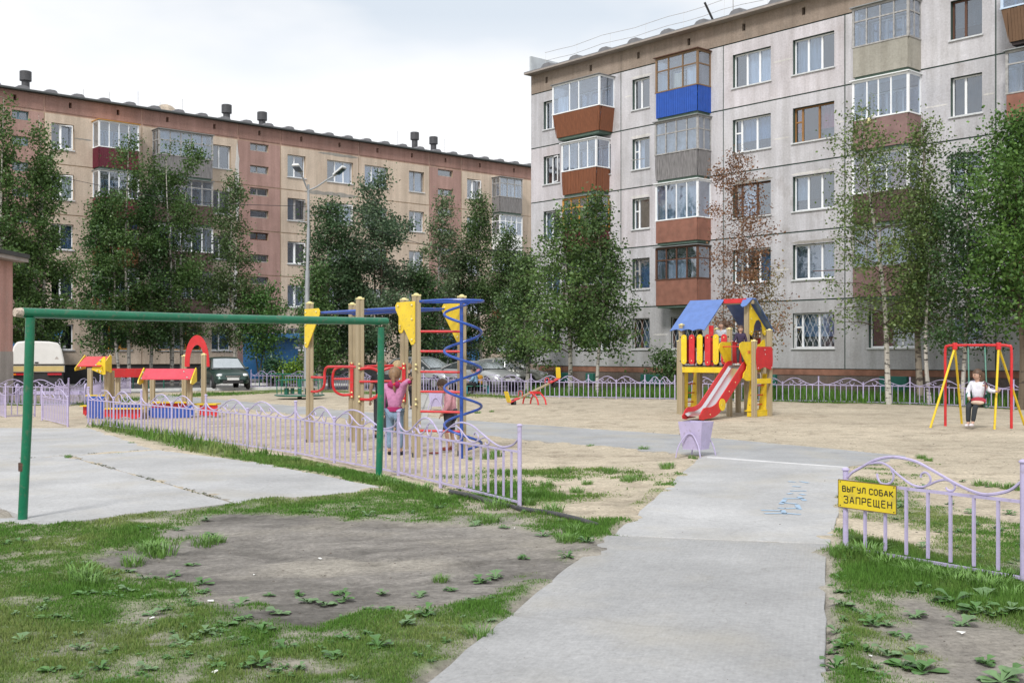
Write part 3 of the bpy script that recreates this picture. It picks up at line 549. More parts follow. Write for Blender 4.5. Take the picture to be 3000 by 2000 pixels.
def balcony(b, t0, t1, z0, dep, pm, fm, style='plain', flare=0.0, nf=3, ns=1, tr=0.0, topm=None, glaze=True, slabm=None, cloth=None, vsplit=None, ztop=2.48, zp=1.06, label=None, lt=None):
    slabm = slabm or mat('green_balcony_slab', (0.10, 0.15, 0.12), 0.85, vscale=4); f = flare; yf = -dep
    root = MB().box(t0+0.05, yf+0.03, z0-0.13, t1-0.05, 0.0, z0-0.005).build('balcony', slabm, b.root, smooth=False, label=label)
    mb = MB(); corrpanel(mb, (t0, yf), (t1, yf), z0-0.02, z0+zp, (0, -f, 0), style); corrpanel(mb, (t0, 0), (t0, yf+0.03), z0-0.02, z0+zp, (-f, 0, 0), style); corrpanel(mb, (t1, yf+0.03), (t1, 0), z0-0.02, z0+zp, (f, 0, 0), style)
    if f:  # fill flared corners
        for s_, tt in ((-1, t0), (1, t1)): mb.v += [Vector((tt+s_*0.03, yf-0.03, z0)), Vector((tt+s_*f, yf-0.0, z0+zp)), Vector((tt+s_*0.0, yf-f-0.03, z0+zp)), Vector((tt+s_*(f+0.02), yf-f-0.02, z0+zp))]; k = len(mb.v); mb.f += [(k-4, k-3, k-1), (k-4, k-1, k-2)]
    mb.build('parapet', pm, root, smooth=False)
    T0, T1, YF = t0-f, t1+f, yf-f; 
    if not glaze: return root
    zb, zt = z0+zp, z0+ztop; fr = MB(); w = 0.06
    fr.box(T0-0.05, YF-0.05, zb, T1+0.05, 0, zb+0.05)
    sec = []
    vs = vsplit or [i/nf for i in range(nf+1)]
    for q in vs: x = T0+(T1-T0)*q; ww = w*(1.5 if q in (0, 1) else 0.8); fr.box(x-ww/2, YF-0.02, zb+0.05, x+ww/2, YF+0.05, zt)
    fr.box(T0, YF-0.022, zt-0.06, T1, YF+0.052, zt+0.02); sec = [(T0+(T1-T0)*p, T0+(T1-T0)*q) for p, q in zip(vs, vs[1:])]
    for xx in (T0, T1):
        for i in range(ns+1):
            if i == 0: continue
            yy = YF+(0-YF)*i/ns; fr.box(xx-0.03, yy-0.05, zb+0.05, xx+0.03, yy, zt)
        fr.box(xx-0.031, YF+0.05, zt-0.06, xx+0.031, 0, zt+0.02)
    zs_ = [zb+0.05, zt-0.06]
    if tr: zm = zb+(zt-zb)*tr; fr.box(T0, YF-0.015, zm-0.025, T1, YF+0.045, zm+0.025); fr.box(T0-0.028, YF+0.05, zm-0.025, T0+0.028, 0, zm+0.025); fr.box(T1-0.028, YF+0.05, zm-0.025, T1+0.028, 0, zm+0.025); zs_ = [zb+0.05, zm, zt-0.06]
    fr.build('glazing_frame', fm, root, smooth=False)
    for a, c in zip(zs_, zs_[1:]):
        for p, q in sec: MB().box(p, YF+0.01, a, q, YF+0.018, c).build('pane', GLASS, root, smooth=False)
        for xx in (T0, T1): MB().box(xx-0.004, YF+0.03, a, xx+0.004, 0, c).build('pane', GLASS, root, smooth=False)
    MB().box(T0-0.10, YF-0.12, zt+0.021, T1+0.10, 0.0, zt+0.055).build('canopy', topm or mat('grey_sheet_metal', (0.30, 0.31, 0.31), 0.5, metal=0.4), root, smooth=False)
    if cloth:
        for (p, q, a, c, cm) in cloth:
            m_ = MB(); nn = 14
            for i in range(nn):
                u0, u1 = p+(q-p)*i/nn, p+(q-p)*(i+1)/nn; m_.quad((T0+(T1-T0)*u0, YF+0.14+0.03*math.sin(u0*40), zb+a), (T0+(T1-T0)*u1, YF+0.14+0.03*math.sin(u1*40), zb+a), (T0+(T1-T0)*u1, YF+0.14+0.03*math.sin(u1*40), zb+c), (T0+(T1-T0)*u0, YF+0.14+0.03*math.sin(u0*40), zb+c))
            m_.build('curtain', cm, root)
    return root
# ---- right building
R = Bld('apartment_building', 'grey whitewashed five storey panel block with green joints at the right', 1556, 55.7, (2900, -3270))
Z = [1.03+2.7*i for i in range(6)]
TE = R.t(2917)+5.8*3
seams = [0.0, R.t(1819), R.t(2119), R.t(2475), R.t(2917), R.t(2917)+5.8, R.t(2917)+11.6, TE]
holes = []; wins = []
def addw(b, x0, x1, floors, lst, hl, dz0=0.80, dz1=2.20, **k):
    a, c = (b.t(x0, -0.02), b.t(x1, -0.02)) if not k.pop('raw', False) else (x0, x1)
    for f_ in floors: hl.append((a, c, Z[f_]+dz0, Z[f_]+dz1)); lst.append((a, c, Z[f_]+dz0, Z[f_]+dz1, f_, k))
addw(R, 1593, 1641, [0, 1, 2, 3, 4], wins, holes, n=2); addw(R, 1853, 1904, [0, 1, 2, 3, 4], wins, holes, n=2)
addw(R, 2147, 2259, [0, 1, 2, 3, 4], wins, holes, n=3); addw(R, 2323, 2445, [0, 1, 2, 3, 4], wins, holes, n=3)
addw(R, 2785, 2878, [0, 1, 2, 3, 4], wins, holes, n=2)
addw(R, 1690, 1790, [0, 1, 2, 3, 4], wins, holes, n=3, tag='b'); addw(R, 1966, 2050, [0, 1, 2, 3, 4], wins, holes, n=3, tag='b'); addw(R, 2545, 2690, [0, 1, 2, 3, 4], wins, holes, n=3, tag='b')
tb = R.t(2917); addw(R, tb+0.9, tb+3.1, [0, 1, 2, 3, 4], wins, holes, n=3, raw=True, tag='b'); addw(R, tb+4.2, tb+5.3, [0, 1, 2, 3, 4], wins, holes, n=2, raw=True); 
for kk in (1, 2): addw(R, tb+5.8*kk+0.7, tb+5.8*kk+2.4, [0, 1, 2, 3, 4], wins, holes, n=3, raw=True); addw(R, tb+5.8*kk+3.6, tb+5.8*kk+5.1, [0, 1, 2, 3, 4], wins, holes, n=2, raw=True)
mb = MB(); wallmesh(mb, 0, TE, 1.03, 14.53, holes, 0.035, 0.30); mb.build('joint_mortar', JG, R.root, smooth=False)
for i in range(len(seams)-1):
    for f_ in range(5):
        a, c = seams[i]+(0.028 if i else 0), seams[i+1]-0.028; z0, z1 = Z[f_]+0.028, Z[f_+1]-0.028
        hs = [h for h in holes if h[0] < c and h[1] > a and h[2] < z1 and h[3] > z0]
        mb = MB(); wallmesh(mb, a, c, z0, z1, hs, 0.0, 0.034, 0.034); mb.build('wall_panel', PL_G2 if f_ == 0 else PL_G4 if f_ == 1 or (i*3+f_) % 4 == 0 else PL_G3 if (i+f_) % 3 == 0 else PL_GREY, R.root, smooth=False)  # two lowest storeys use the plasters darkened for tree shade and dirt
for i in range(len(seams)-1):
    a, c = seams[i], seams[i+1]-0.004; vh = [(a+(c-a)*q-0.08, a+(c-a)*q+0.08, 14.93, 15.23) for q in (0.18, 0.68)]
    mb = MB(); wallmesh(mb, a, c, 14.56, 15.48, vh, 0.02, 0.25, 0.0); mb.build('parapet_panel', PL_ROUGH, R.root, smooth=False)
MB().box(0.0, 0.42, 0, TE, 0.5, 15.45).build('interior_wall', DARK, R.root, smooth=False)
mb = MB(); mb.quad((0, 0.0, 0), (0, 0.5, 0), (0, 0.5, 15.48), (0, 0.0, 15.48)); mb.box(0, 0.5, 0, TE, 12.0, 15.46); mb.build('rear_wall', PL_GREY, R.root, smooth=False)
mb = MB().box(0.0, 0.05, -0.2, TE, 0.4, 1.0); mb.build('plinth', PLINTH_R, R.root, smooth=False); MB().box(0.0, 0.03, 0.8, TE, 0.41, 1.03).build('plinth_band', mat('rust_brown_band', (0.25, 0.12, 0.08), 0.9, vscale=2, var=0.3, bump=0.5), R.root, smooth=False)
MB().box(-0.06, -0.03, -0.2, 0.55, 0.4, 1.12).build('plinth_corner', PL_ROUGH, R.root, smooth=False)
for x0, x1, ya, yb in ((1643, 1670, 0.3, 0.72), (1720, 1742, 0.3, 0.72), (1881, 1945, 0.25, 0.72), (2580, 2660, 0.2, 0.8), (2255, 2275, 0.3, 0.8)):
    MB().box(R.t(x0), -0.12, ya, R.t(x1), 0.06, yb).build('basement_hatch', mat('green_hatch', (0.02, 0.13, 0.10), 0.7), R.root, bevel=0.02)
# windows of the right block
PORT = curtain('red', (0.35, 0.05, 0.08))
for (a, c, z0, z1, f_, k) in wins:
    tg = k.get('tag'); fm = WHITE; kind = 'plain'; gr = False; cur = None; n = k['n']; sill = True; aj = False
    col = 'E' if a > R.t(2917) else 'D' if a > R.t(2770) else 'X'
    xm = (a+c)/2
    if abs(a-R.t(1853, -0.02)) < .01: kind = ['plain', 'plain', 'fort', 'fort', 'plain'][f_]; gr = f_ == 0; fm = [WOODD, GREYF, WHITE, WHITE, WHITE][f_]; cur = ['net', 'blue', 'none', 'white', 'grey'][f_]; kind = 'fort' if f_ == 1 else kind
    if abs(a-R.t(2147, -0.02)) < .01: fm = [WHITE, WHITE, WOODD, WHITE, WHITE][f_]; kind = ['plain', 'plain', 'fort', 'fort', 'plain'][f_]; cur = [None, 'blue', 'white', 'blue', 'white'][f_]
    if abs(a-R.t(2323, -0.02)) < .01: fm = [WHITE, WHITE, WHITE, WOODF, WHITE][f_]; kind = ['fort', 'plain', 'plain', 'fort', 'plain'][f_]; gr = f_ == 0; cur = ['blue', 'grey', 'net', 'red', 'net'][f_]
    if abs(a-R.t(2785, -0.02)) < .01: fm = [WHITE, WHITE, WHITE, WHITE, WOODD][f_]; cur = [None, None, 'grey', 'blue', 'white'][f_]
    if abs(a-R.t(1593, -0.02)) < .01: aj = f_ == 3; cur = 'none' if f_ == 3 else None
    if cur == 'red': CURT['red'] = PORT
    if f_ == 0 and tg == 'b' : gr = a < R.t(2000); fm = WOODD if a > R.t(1900) and a < R.t(2100) else WHITE
    window(R, a, c, z0, z1, n, fm, cur, kind, gr, ajar=aj)
BR = mat('brown_boards', (0.20, 0.07, 0.03), 0.6, vscale=4, stretch=(7, 7, 0.6), var=0.25); BLU = paint('blue_sheet', (0.02, 0.09, 0.42), 0.4, dirt=0.1); MAR = paint('maroon_sheet', (0.13, 0.012, 0.03), 0.5); GPL = mat('grey_planks', (0.21, 0.20, 0.20), 0.85, vscale=5, stretch=(8, 8, 0.5), var=0.45); RBR = mat('reddish_board', (0.26, 0.115, 0.08), 0.8, vscale=3, var=0.2, dirt=0.3); CONB = plaster('concrete_panel', (0.40, 0.38, 0.33), (0.28, 0.27, 0.24)); PNK = mat('dusty_pink_board', (0.25, 0.155, 0.145), 0.85, vscale=3, var=0.2, dirt=0.3); DBR = mat('dark_brown_boards', (0.10, 0.06, 0.055), 0.8, vscale=6, stretch=(7, 7, .6), var=0.3)
WCL = curtain('white', (0.72, 0.75, 0.80)); CCL = curtain('cream', (0.55, 0.50, 0.36)); RCL = curtain('rosy', (0.36, 0.13, 0.12)); NCL = curtain('net', (0.36, 0.42, 0.48))
DP = 0.86; a0, a1 = R.t(1650, DP), R.t(1784); 
balcony(R, R.t(1632, DP), R.t(1793), Z[4]+0.05, DP, BR, WHITE, 'plain', 0.13, vsplit=[0, .37, .57, 1], topm=mat('slate_sheet', (0.22, 0.22, 0.22), 0.8), ztop=2.45, cloth=[(0.05, 0.3, 0.0, 0.8, WCL)])
balcony(R, a0, a1, Z[3], DP, BR, WHITE, 'plank', 0.03, vsplit=[0, .22, .5, .76, 1], topm=WHITE, ztop=2.38)
balcony(R, a0, a1, Z[2], DP, MAR, WOODO, 'corr', 0.0, nf=4, tr=0.68)
balcony(R, a0, a1, Z[1], DP, DBR, GREYF, 'plank', 0.0, nf=4, tr=0.68, cloth=[(0, 0.6, 0, 1.3, NCL)])
a0, a1 = R.t(1923, DP), R.t(2081)
fl = curtain('floral', (0.66, 0.62, 0.50))
balcony(R, a0, a1, Z[4], DP, BLU, mat('dull_wood_frame', (0.22, 0.135, 0.07), 0.6, vscale=6), 'corr', 0.0, vsplit=[0, .3, .65, 1], tr=0.62, topm=WOODD, ztop=2.55, cloth=[(0.38, 0.64, 0.0, 0.72, fl), (0.70, 0.98, 0.0, 0.85, WCL), (0.0, 0.28, 0, 0.85, NCL)])
balcony(R, a0, a1, Z[3], DP, GPL, GREYF, 'plank', 0.02, nf=4, ns=2, tr=0.62, cloth=[(0.02, 0.98, 0, 0.86, mat('dirty_white_cloth', (0.42, 0.42, 0.42), 0.9, vscale=4, var=0.4))])
balcony(R, a0, a1, Z[2]-0.0, DP, RBR, WHITE, 'plain', 0.0, nf=4, topm=WHITE, ztop=2.50, zp=0.92, cloth=[(0.03, 0.97, 0, 1.35, NCL)])
balcony(R, a0, a1, Z[1]-0.0, DP, RBR, WOODD, 'plain', 0.0, nf=4, tr=0.62, ztop=2.45, cloth=[(0.26, 0.68, -0.0, 0.86, WCL)])
a0, a1 = R.t(2500, DP), R.t(2696)
balcony(R, a0, a1, Z[4], DP, CONB, GREYF, 'plain', 0.0, nf=4, ns=2, tr=0.66, ztop=2.5)
balcony(R, a0, a1, Z[3], DP, PNK, WHITE, 'plain', 0.0, vsplit=[0, .26, .47, .7, 1], tr=0.0, topm=WHITE, ztop=2.5)
balcony(R, a0, a1, Z[2], DP, DBR, WHITE, 'plank', 0.0, vsplit=[0, .3, .62, 1], tr=0.68, cloth=[(0.0, 0.28, 0, 1.3, RCL), (0.66, 1, 0, 1.3, RCL)])
balcony(R, a0, a1, Z[1], DP, PNK, GREYF, 'plain', 0.0, nf=4, tr=0.68)
a0 = R.t(2950, DP); a1 = a0+3.3
BWF = mat('pale_blue_frame', (0.55, 0.66, 0.80), 0.4)
balcony(R, a0+0.1, a1, Z[4]+0.1, DP, mat('brown_sheet', (0.16, 0.09, 0.05), 0.7), BWF, 'plank', 0.18, nf=4, slabm=mat('dark_bracket', (0.03, 0.02, 0.02), 0.7))
balcony(R, a0, a1, Z[3], DP, RBR, GREYF, 'plain', 0.0, nf=4, tr=0.7); balcony(R, a0, a1, Z[2], DP, CONB, WHITE, 'plain', 0.06, nf=4, topm=WHITE); balcony(R, a0, a1, Z[1], DP, RBR, WHITE, 'plain', 0.0, nf=4)
# roof edge, ribs, railing
MB().box(-0.08, -0.42, 15.48, TE, 0.6, 15.56).build('eave', mat('eave_board', (0.33, 0.29, 0.26), 0.8, vscale=3), R.root, smooth=False)
MB().prism([(-0.42, 15.561), (12.5, 15.561), (12.5, 15.72), (6.2, 16.0), (-0.42, 15.60)], lambda u, v, w: (-0.08+w, u, v), TE+0.08).build('roof', mat('roof_slab', (0.20, 0.20, 0.21), 0.8, vscale=2), R.root, smooth=False)
RIB = mat('roof_rib_concrete', (0.17, 0.17, 0.18), 0.85, vscale=3, var=0.2)
ribm = MB().prism([(0, 0), (0.85, 0), (0.72, 0.20), (0.62, 0.24), (0.36, 0.24), (0.2, 0.20)], lambda u, v, w: (u, -0.30+w, v+w*0.03), 5.0).mesh('roof_rib', RIB, False)
for i in range(int(TE/1.9)): link('roof_rib', ribm, R.root, (0.95+1.9*i, 0.03*((i*7) % 3), 15.57))
MB().box(-0.06, -0.05, 15.57, 0.06, 2.4, 16.45).build('roof_end_parapet', mat('parapet_sheet', (0.45, 0.48, 0.50), 0.6, vscale=2), R.root, smooth=False)
rl = MB(); 
for z_ in (16.15, 16.55): rl.tube([(x, 0.35+0.05*math.sin(x), z_+0.04*math.sin(x*1.7)) for x in np.arange(0.6, TE, 1.0)], 0.012, 4)
for i in range(int(TE/2.2)): rl.tube([(0.8+2.2*i, 0.2, 15.6), (0.7+2.2*i, 0.35, 16.6)], 0.007, 4)
rl.build('roof_railing', mat('rusty_wire', (0.50, 0.49, 0.48), 0.7), R.root, smooth=False)
MB().lathe([(0.42, 0), (0.42, 1.0), (0.5, 1.0), (0.5, 1.1), (0.2, 1.15)], (R.t(1950), 3.0, 15.7), 12).build('vent_stack', mat('vent_metal', (0.42, 0.44, 0.46), 0.5, metal=0.3), R.root)
MB().tube([(R.t(2105), 1.0, 15.6), (R.t(2105), 1.0, 18.6)], 0.02, 5).build('antenna', GREYF, R.root)
MB().tube([(R.t(2105)-0.05, -0.3, 15.6), (R.t(2095), -0.7, 16.3)], 0.05, 6).build('floodlight', BLACK, R.root)
# clothes poles, dish, cloth on the sill
MB().bar((R.t(2496)-1.2, -0.75, Z[1]+1.05), (R.t(2500)+0.2, -0.80, Z[1]+1.02), 0.03).build('clothes_pole', WOODD, R.root)
MB().bar((R.t(1880), -0.7, Z[3]+1.1), (R.t(1925), -0.85, Z[3]+1.05), 0.03).build('clothes_pole', GREYF, R.root)
cl = MB().sphere((R.t(2560, DP), -DP-0.05, Z[3]+1.10), 0.12, 8, 6, (1.0, 0.5, 0.8)); cl.build('cloth', mat('white_towel', (0.7, 0.68, 0.72), 0.9), R.root); MB().sphere((R.t(2560, DP)-0.16, -DP-0.08, Z[3]+0.98), 0.12, 8, 6, (0.8, 0.5, 1.0)).build('cloth', mat('yellow_towel', (0.75, 0.68, 0.35), 0.9), R.root)
# ---- left building
L = Bld('apartment_building', 'beige and pink five storey panel block behind the birches on the left', 0, 58.09, (3687, 3270))
def lt(x): return L.t(x)
T0, T1 = lt(130)-5.8*3.3, lt(1556)+3
sl = [T0, lt(130)-5.8*2, lt(130)-5.8, lt(130)-3.0, lt(130), lt(416), lt(697), lt(822), lt(1051), lt(1258), lt(1352), lt(1556), T1]
pink = [0, 0, 0, 1, 0, 0, 1, 0, 0, 1, 0, 0]; pink[3] = 1
hl = []; wl_ = []; VH = []
def addl(x0, x1, fl, **k): addw(L, x0, x1, fl, wl_, hl, **k)
AF = [0, 1, 2, 3, 4]
for x0, x1, n in ((150, 216, 2), (620, 676, 2), (842, 895, 2), (958, 1034, 3), (1068, 1136, 3), (1198, 1242, 2), (1368, 1409, 2)): addl(x0, x1, AF, n=n)
for x0, x1 in ((290, 385), (460, 590), (1455, 1525)): addl(x0, x1, AF, n=3, tag='b')
for q in range(3): addl(lt(130)-5.8*(q+1)+0.6, lt(130)-5.8*(q+1)+2.1, AF, n=2, raw=True) if q else None
for x0, x1 in ((35, 85), (733, 787), (1283, 1327)):
    a, c = lt(x0), lt(x1)
    for i in range(1, 10):
        z = 1.03+1.35*i+0.78; hl.append((a, c, z, z+0.47)); wl_.append((a, c, z, z+0.47, i//2, {'n': 2, 'tag': 's'}))
mb = MB(); wallmesh(mb, T0, T1, 1.03, 14.53, hl, 0.03, 0.30); mb.build('joint_mortar', JB, L.root, smooth=False)
for i in range(len(sl)-1):
    for f_ in range(5):
        a, c = sl[i]+0.03, sl[i+1]-0.03; z0, z1 = Z[f_]+0.03, Z[f_+1]-0.03; hs = [h for h in hl if h[0] < c and h[1] > a and h[2] < z1 and h[3] > z0]
        mb = MB(); wallmesh(mb, a, c, z0, z1, hs, 0.0, 0.034, 0.034); mb.build('wall_panel', PL_PINK if pink[i] else PL_BEIGE, L.root, smooth=False)
    a, c = sl[i]+0.06, sl[i+1]-0.06; nv = max(1, round((c-a)/2.9)); vh = [(a+(c-a)*(q+0.5)/nv-0.08, a+(c-a)*(q+0.5)/nv+0.08, 14.93, 15.23) for q in range(nv)]
    VH += vh; mb = MB(); wallmesh(mb, a, c, 14.62, 15.44, vh, 0.0, 0.03, 0.04); mb.build('parapet_panel', PL_PINKP, L.root, smooth=False)
mb = MB(); wallmesh(mb, T0, T1, 14.531, 15.46, VH, 0.035, 0.3); mb.build('joint_mortar', PL_JOINT, L.root, smooth=False)
MB().box(T0, 0.42, 0, T1, 0.5, 15.45).build('interior_wall', DARK, L.root, smooth=False); MB().box(T0, 0.5, 0, T1, 12, 15.44).build('rear_wall', PL_BEIGE, L.root, smooth=False)
MB().box(T0, 0.06, -0.2, T1, 0.4, 1.03).build('plinth', PLINTH_B, L.root, smooth=False)
for (a, c, z0, z1, f_, k) in wl_:
    if k.get('tag') == 's': window(L, a, c, z0, z1, rw.choice([1, 2]), BLUEF if a < lt(100) else rw.choice([WOODD, GREYF, GREYF]), 'none', sill=False)
    else:
        fm = rw.choices([WHITE, WOODO, GREYF], [8, 0.7, 0.7])[0]
        cur = rw.choice(['white', 'blue']) if lt(950) < a < lt(1150) else None
        window(L, a, c, z0, z1, k['n'], fm, cur, ajar=rw.random() < 0.25)
LD = 0.86
def lb(x0, x1, f_, pm, fm, **k): balcony(L, L.t(x0), L.t(x1, LD), Z[f_], LD, pm, fm, **k)
lb(273, 405, 4, MAR, WHITE, style='corr', nf=4, topm=WOODO, ztop=2.5); lb(273, 405, 3, MAR, WHITE, nf=4, ztop=2.5); lb(273, 405, 2, BR, WOODD, nf=4, tr=0.7); lb(273, 405, 1, BR, WHITE, nf=4, tr=0.7)
lb(448, 622, 4, GPL, GREYF, nf=5, ns=2, tr=0.6, style='plank', cloth=[(0, 0.9, 0, 1.3, NCL)]); lb(448, 622, 3, DBR, GREYF, nf=5, tr=0.7); lb(448, 622, 2, DBR, WHITE, nf=5); lb(448, 622, 1, DBR, GREYF, nf=5, style='plank')
lb(1442, 1529, 4, GPL, GREYF, nf=3, ns=2, tr=0.7, style='plank', ztop=2.45); lb(1442, 1529, 3, WHITE, WHITE, nf=4, tr=0.68); lb(1442, 1529, 2, DBR, WHITE, nf=4); lb(1442, 1529, 1, BR, WOODD, nf=4)
MB().box(T0, -0.32, 15.46, T1, 0.6, 15.53).build('eave', mat('dark_eave', (0.06, 0.07, 0.07), 0.7), L.root, smooth=False)
MB().prism([(-0.32, 15.531), (12.5, 15.531), (12.5, 15.7), (6.2, 15.95), (-0.32, 15.56)], lambda u, v, w: (T0+w, u, v), T1-T0).build('roof', mat('roof_slab', (0.25, 0.25, 0.26), 0.8), L.root, smooth=False)
for i in range(int((T1-T0)/1.45)): link('roof_rib', ribm, L.root, (T0+0.2+1.45*i, 0.25, 15.53))
VS = MB().lathe([(0.21, 0), (0.21, 0.75), (0.31, 0.75), (0.31, 1.25), (0.27, 1.27)], (0, 0, 0), 14).mesh('vent_stack', mat('dark_vent', (0.06, 0.06, 0.065), 0.6, vscale=4, var=0.3))
for x, dz in ((75, 0.25), (664, 0.2), (768, 0.1), (1215, 0.4), (1270, 0.3)): link('vent_stack', VS, L.root, (L.t(x, -2.0), 2.0, 15.5+dz))
MB().sphere((L.t(488, -2.5), 2.5, 15.7), 0.85, 16, 8, (1, 0.3, 1)).build('satellite_dish', mat('rusty_dish', (0.5, 0.42, 0.33), 0.7, vscale=3, var=0.3, dirt=0.8), L.root)
for x in (268, 345, 430, 495, 562, 1195, 1333): MB().tube([(L.t(x), 1.2, 15.6), (L.t(x), 1.2, 16.6+0.3*math.sin(x))], 0.012, 4).build('antenna', GREYF, L.root)
# blue entrance porches
PB = paint('porch_blue', (0.03, 0.15, 0.36), 0.5, dirt=0.3); PB2 = paint('porch_canopy_blue', (0.06, 0.22, 0.48), 0.5)
def porch(x0, x1, dep=1.9):
    a, c = L.t(x0), L.t(x1, dep); o = MB().box(a, -dep, 0, c, 0.02, 2.55).build('entrance_porch', PB, L.root, bevel=0.02)
    MB().box(a-0.25, -dep-0.45, 2.56, c+0.2, 0.02, 2.86).build('canopy', PB2, o, bevel=0.02)
    m = (a*0.55+c*0.45); MB().box(m-1.0, -dep-0.06, 0.02, m+0.1, -dep-0.004, 2.1).build('door', paint('door_blue', (0.02, 0.12, 0.32), 0.45), o, bevel=0.01)
    MB().box(m+1.35, -dep-0.05, 1.15, m+1.5, -dep-0.004, 1.45).build('intercom', BLACK, o); MB().box(m+1.25, -dep-0.02, 1.95, m+1.65, -dep-0.004, 2.07).build('door_plate', WHITE, o)
    MB().box(a-0.2, -dep-0.6, 0, c+0.2, 0, 0.15).build('step', CON2, o, bevel=0.01)
porch(712, 874); porch(1252, 1411, 1.6); porch(8, 163, 1.8)

# repaired seams and plaster patches
rp_ = random.Random(21); PATW = plaster('pale_repair_plaster', (0.72, 0.70, 0.68), (0.5, 0.48, 0.46), crack=False); PATG = plaster('grey_repair_mortar', (0.36, 0.34, 0.31), (0.28, 0.27, 0.25), crack=False)
def patch(b, ta, tb_, z, hgt, m, vert=False, y=-0.004):
    n = 14; up_, dn_ = [], []
    for i in range(n+1):
        k = i/n; e = min(1, 6*k, 6*(1-k)); t_ = ta+(tb_-ta)*k
        up_.append((t_, hgt*e*rp_.uniform(0.3, 0.6))); dn_.append((t_, -hgt*e*rp_.uniform(0.3, 0.6)))
    P = up_[:1]+dn_[1:-1]+up_[-1:]+up_[-2:0:-1]
    MB().prism(P, (lambda u, v, w: (z+v, y+w, u)) if vert else (lambda u, v, w: (u, y+w, z+v)), 0.006).build('plaster_patch', m, b.root, smooth=False)
patch(L, L.t(890), L.t(1052), Z[4]+0.02, 0.28, PATG); patch(L, L.t(930), L.t(1052), Z[5]-0.12, 0.18, PATG); patch(L, L.t(905), L.t(960), Z[3]+1.25, 0.10, PATG); patch(L, L.t(215), L.t(270), Z[4]+1.5, 0.08, PATG)
patch(L, 9.5, 14.4, L.t(695), 0.25, PATW, True); patch(L, 2.5, 7.2, L.t(690), 0.35, PATW, True); patch(L, L.t(660), L.t(700), Z[3]+2.3, 0.35, PATW)
for px0, px1, f_, dz in ((2262, 2322, 4, 1.5), (2262, 2316, 3, 1.1), (2448, 2475, 3, 1.35), (2262, 2316, 1, 1.25), (1912, 1960, 0, 1.45), (1830, 1852, 4, 1.5), (2700, 2780, 3, 1.3), (1810, 1820, 2, 1.2), (2880, 2915, 3, 1.4)):
    patch(R, R.t(px0), R.t(px1), Z[f_]+dz, 0.07, PATW)
for px0, px1, f_ in ((1845, 1912, 3), (1845, 1912, 4), (1845, 1905, 2), (2318, 2450, 1), (2140, 2265, 2), (2316, 2450, 2)):
    patch(R, R.t(px0), R.t(px1), Z[f_]+2.28, 0.13, PATW if rp_.random() < 0.5 else PATG)
# ------------------------------------------------------------ trees
leafm = bpy.data.materials.new('leaves'); leafm.use_nodes = True; t = leafm.node_tree; p = t.nodes['Principled BSDF']; p.inputs['Roughness'].default_value = 0.42; p.inputs['Specular IOR Level'].default_value = 0.4
va = t.nodes.new('ShaderNodeVertexColor'); va.layer_name = 'Col'; t.links.new(va.outputs[0], p.inputs['Base Color'])
tr = t.nodes.new('ShaderNodeBsdfTranslucent'); t.links.new(va.outputs[0], tr.inputs[0]); mxs = t.nodes.new('ShaderNodeMixShader'); mxs.inputs[0].default_value = 0.25
t.links.new(p.outputs[0], mxs.inputs[1]); t.links.new(tr.outputs[0], mxs.inputs[2]); t.links.new(mxs.outputs[0], t.nodes['Material Output'].inputs[0])
def bark(name, c1, c2, pos=0.6):
    m = bpy.data.materials.new(name); m.use_nodes = True; t = m.node_tree; n = t.nodes; p = n['Principled BSDF']; p.inputs['Roughness'].default_value = 0.8
    tcn = n.new('ShaderNodeTexCoord'); mp_ = n.new('ShaderNodeMapping'); mp_.inputs['Scale'].default_value = (3, 3, 11); t.links.new(tcn.outputs['Object'], mp_.inputs[0]); a = n.new('ShaderNodeTexNoise'); a.inputs['Scale'].default_value = 1.0; a.inputs['Detail'].default_value = 5; t.links.new(mp_.outputs[0], a.inputs[0])
    r = n.new('ShaderNodeValToRGB'); r.color_ramp.elements[0].position = pos-0.04; r.color_ramp.elements[1].position = pos+0.03; r.color_ramp.elements[0].color = (*c1, 1); r.color_ramp.elements[1].color = (*c2, 1); t.links.new(a.outputs['Fac'], r.inputs[0]); t.links.new(r.outputs[0], p.inputs['Base Color']); return m
BIRCH = bark('birch_bark', (0.50, 0.47, 0.42), (0.05, 0.045, 0.04), 0.58); BROWNB = bark('brown_bark', (0.13, 0.10, 0.07), (0.06, 0.045, 0.035)); TWIG = mat('twig_bark', (0.09, 0.06, 0.045), 0.9)
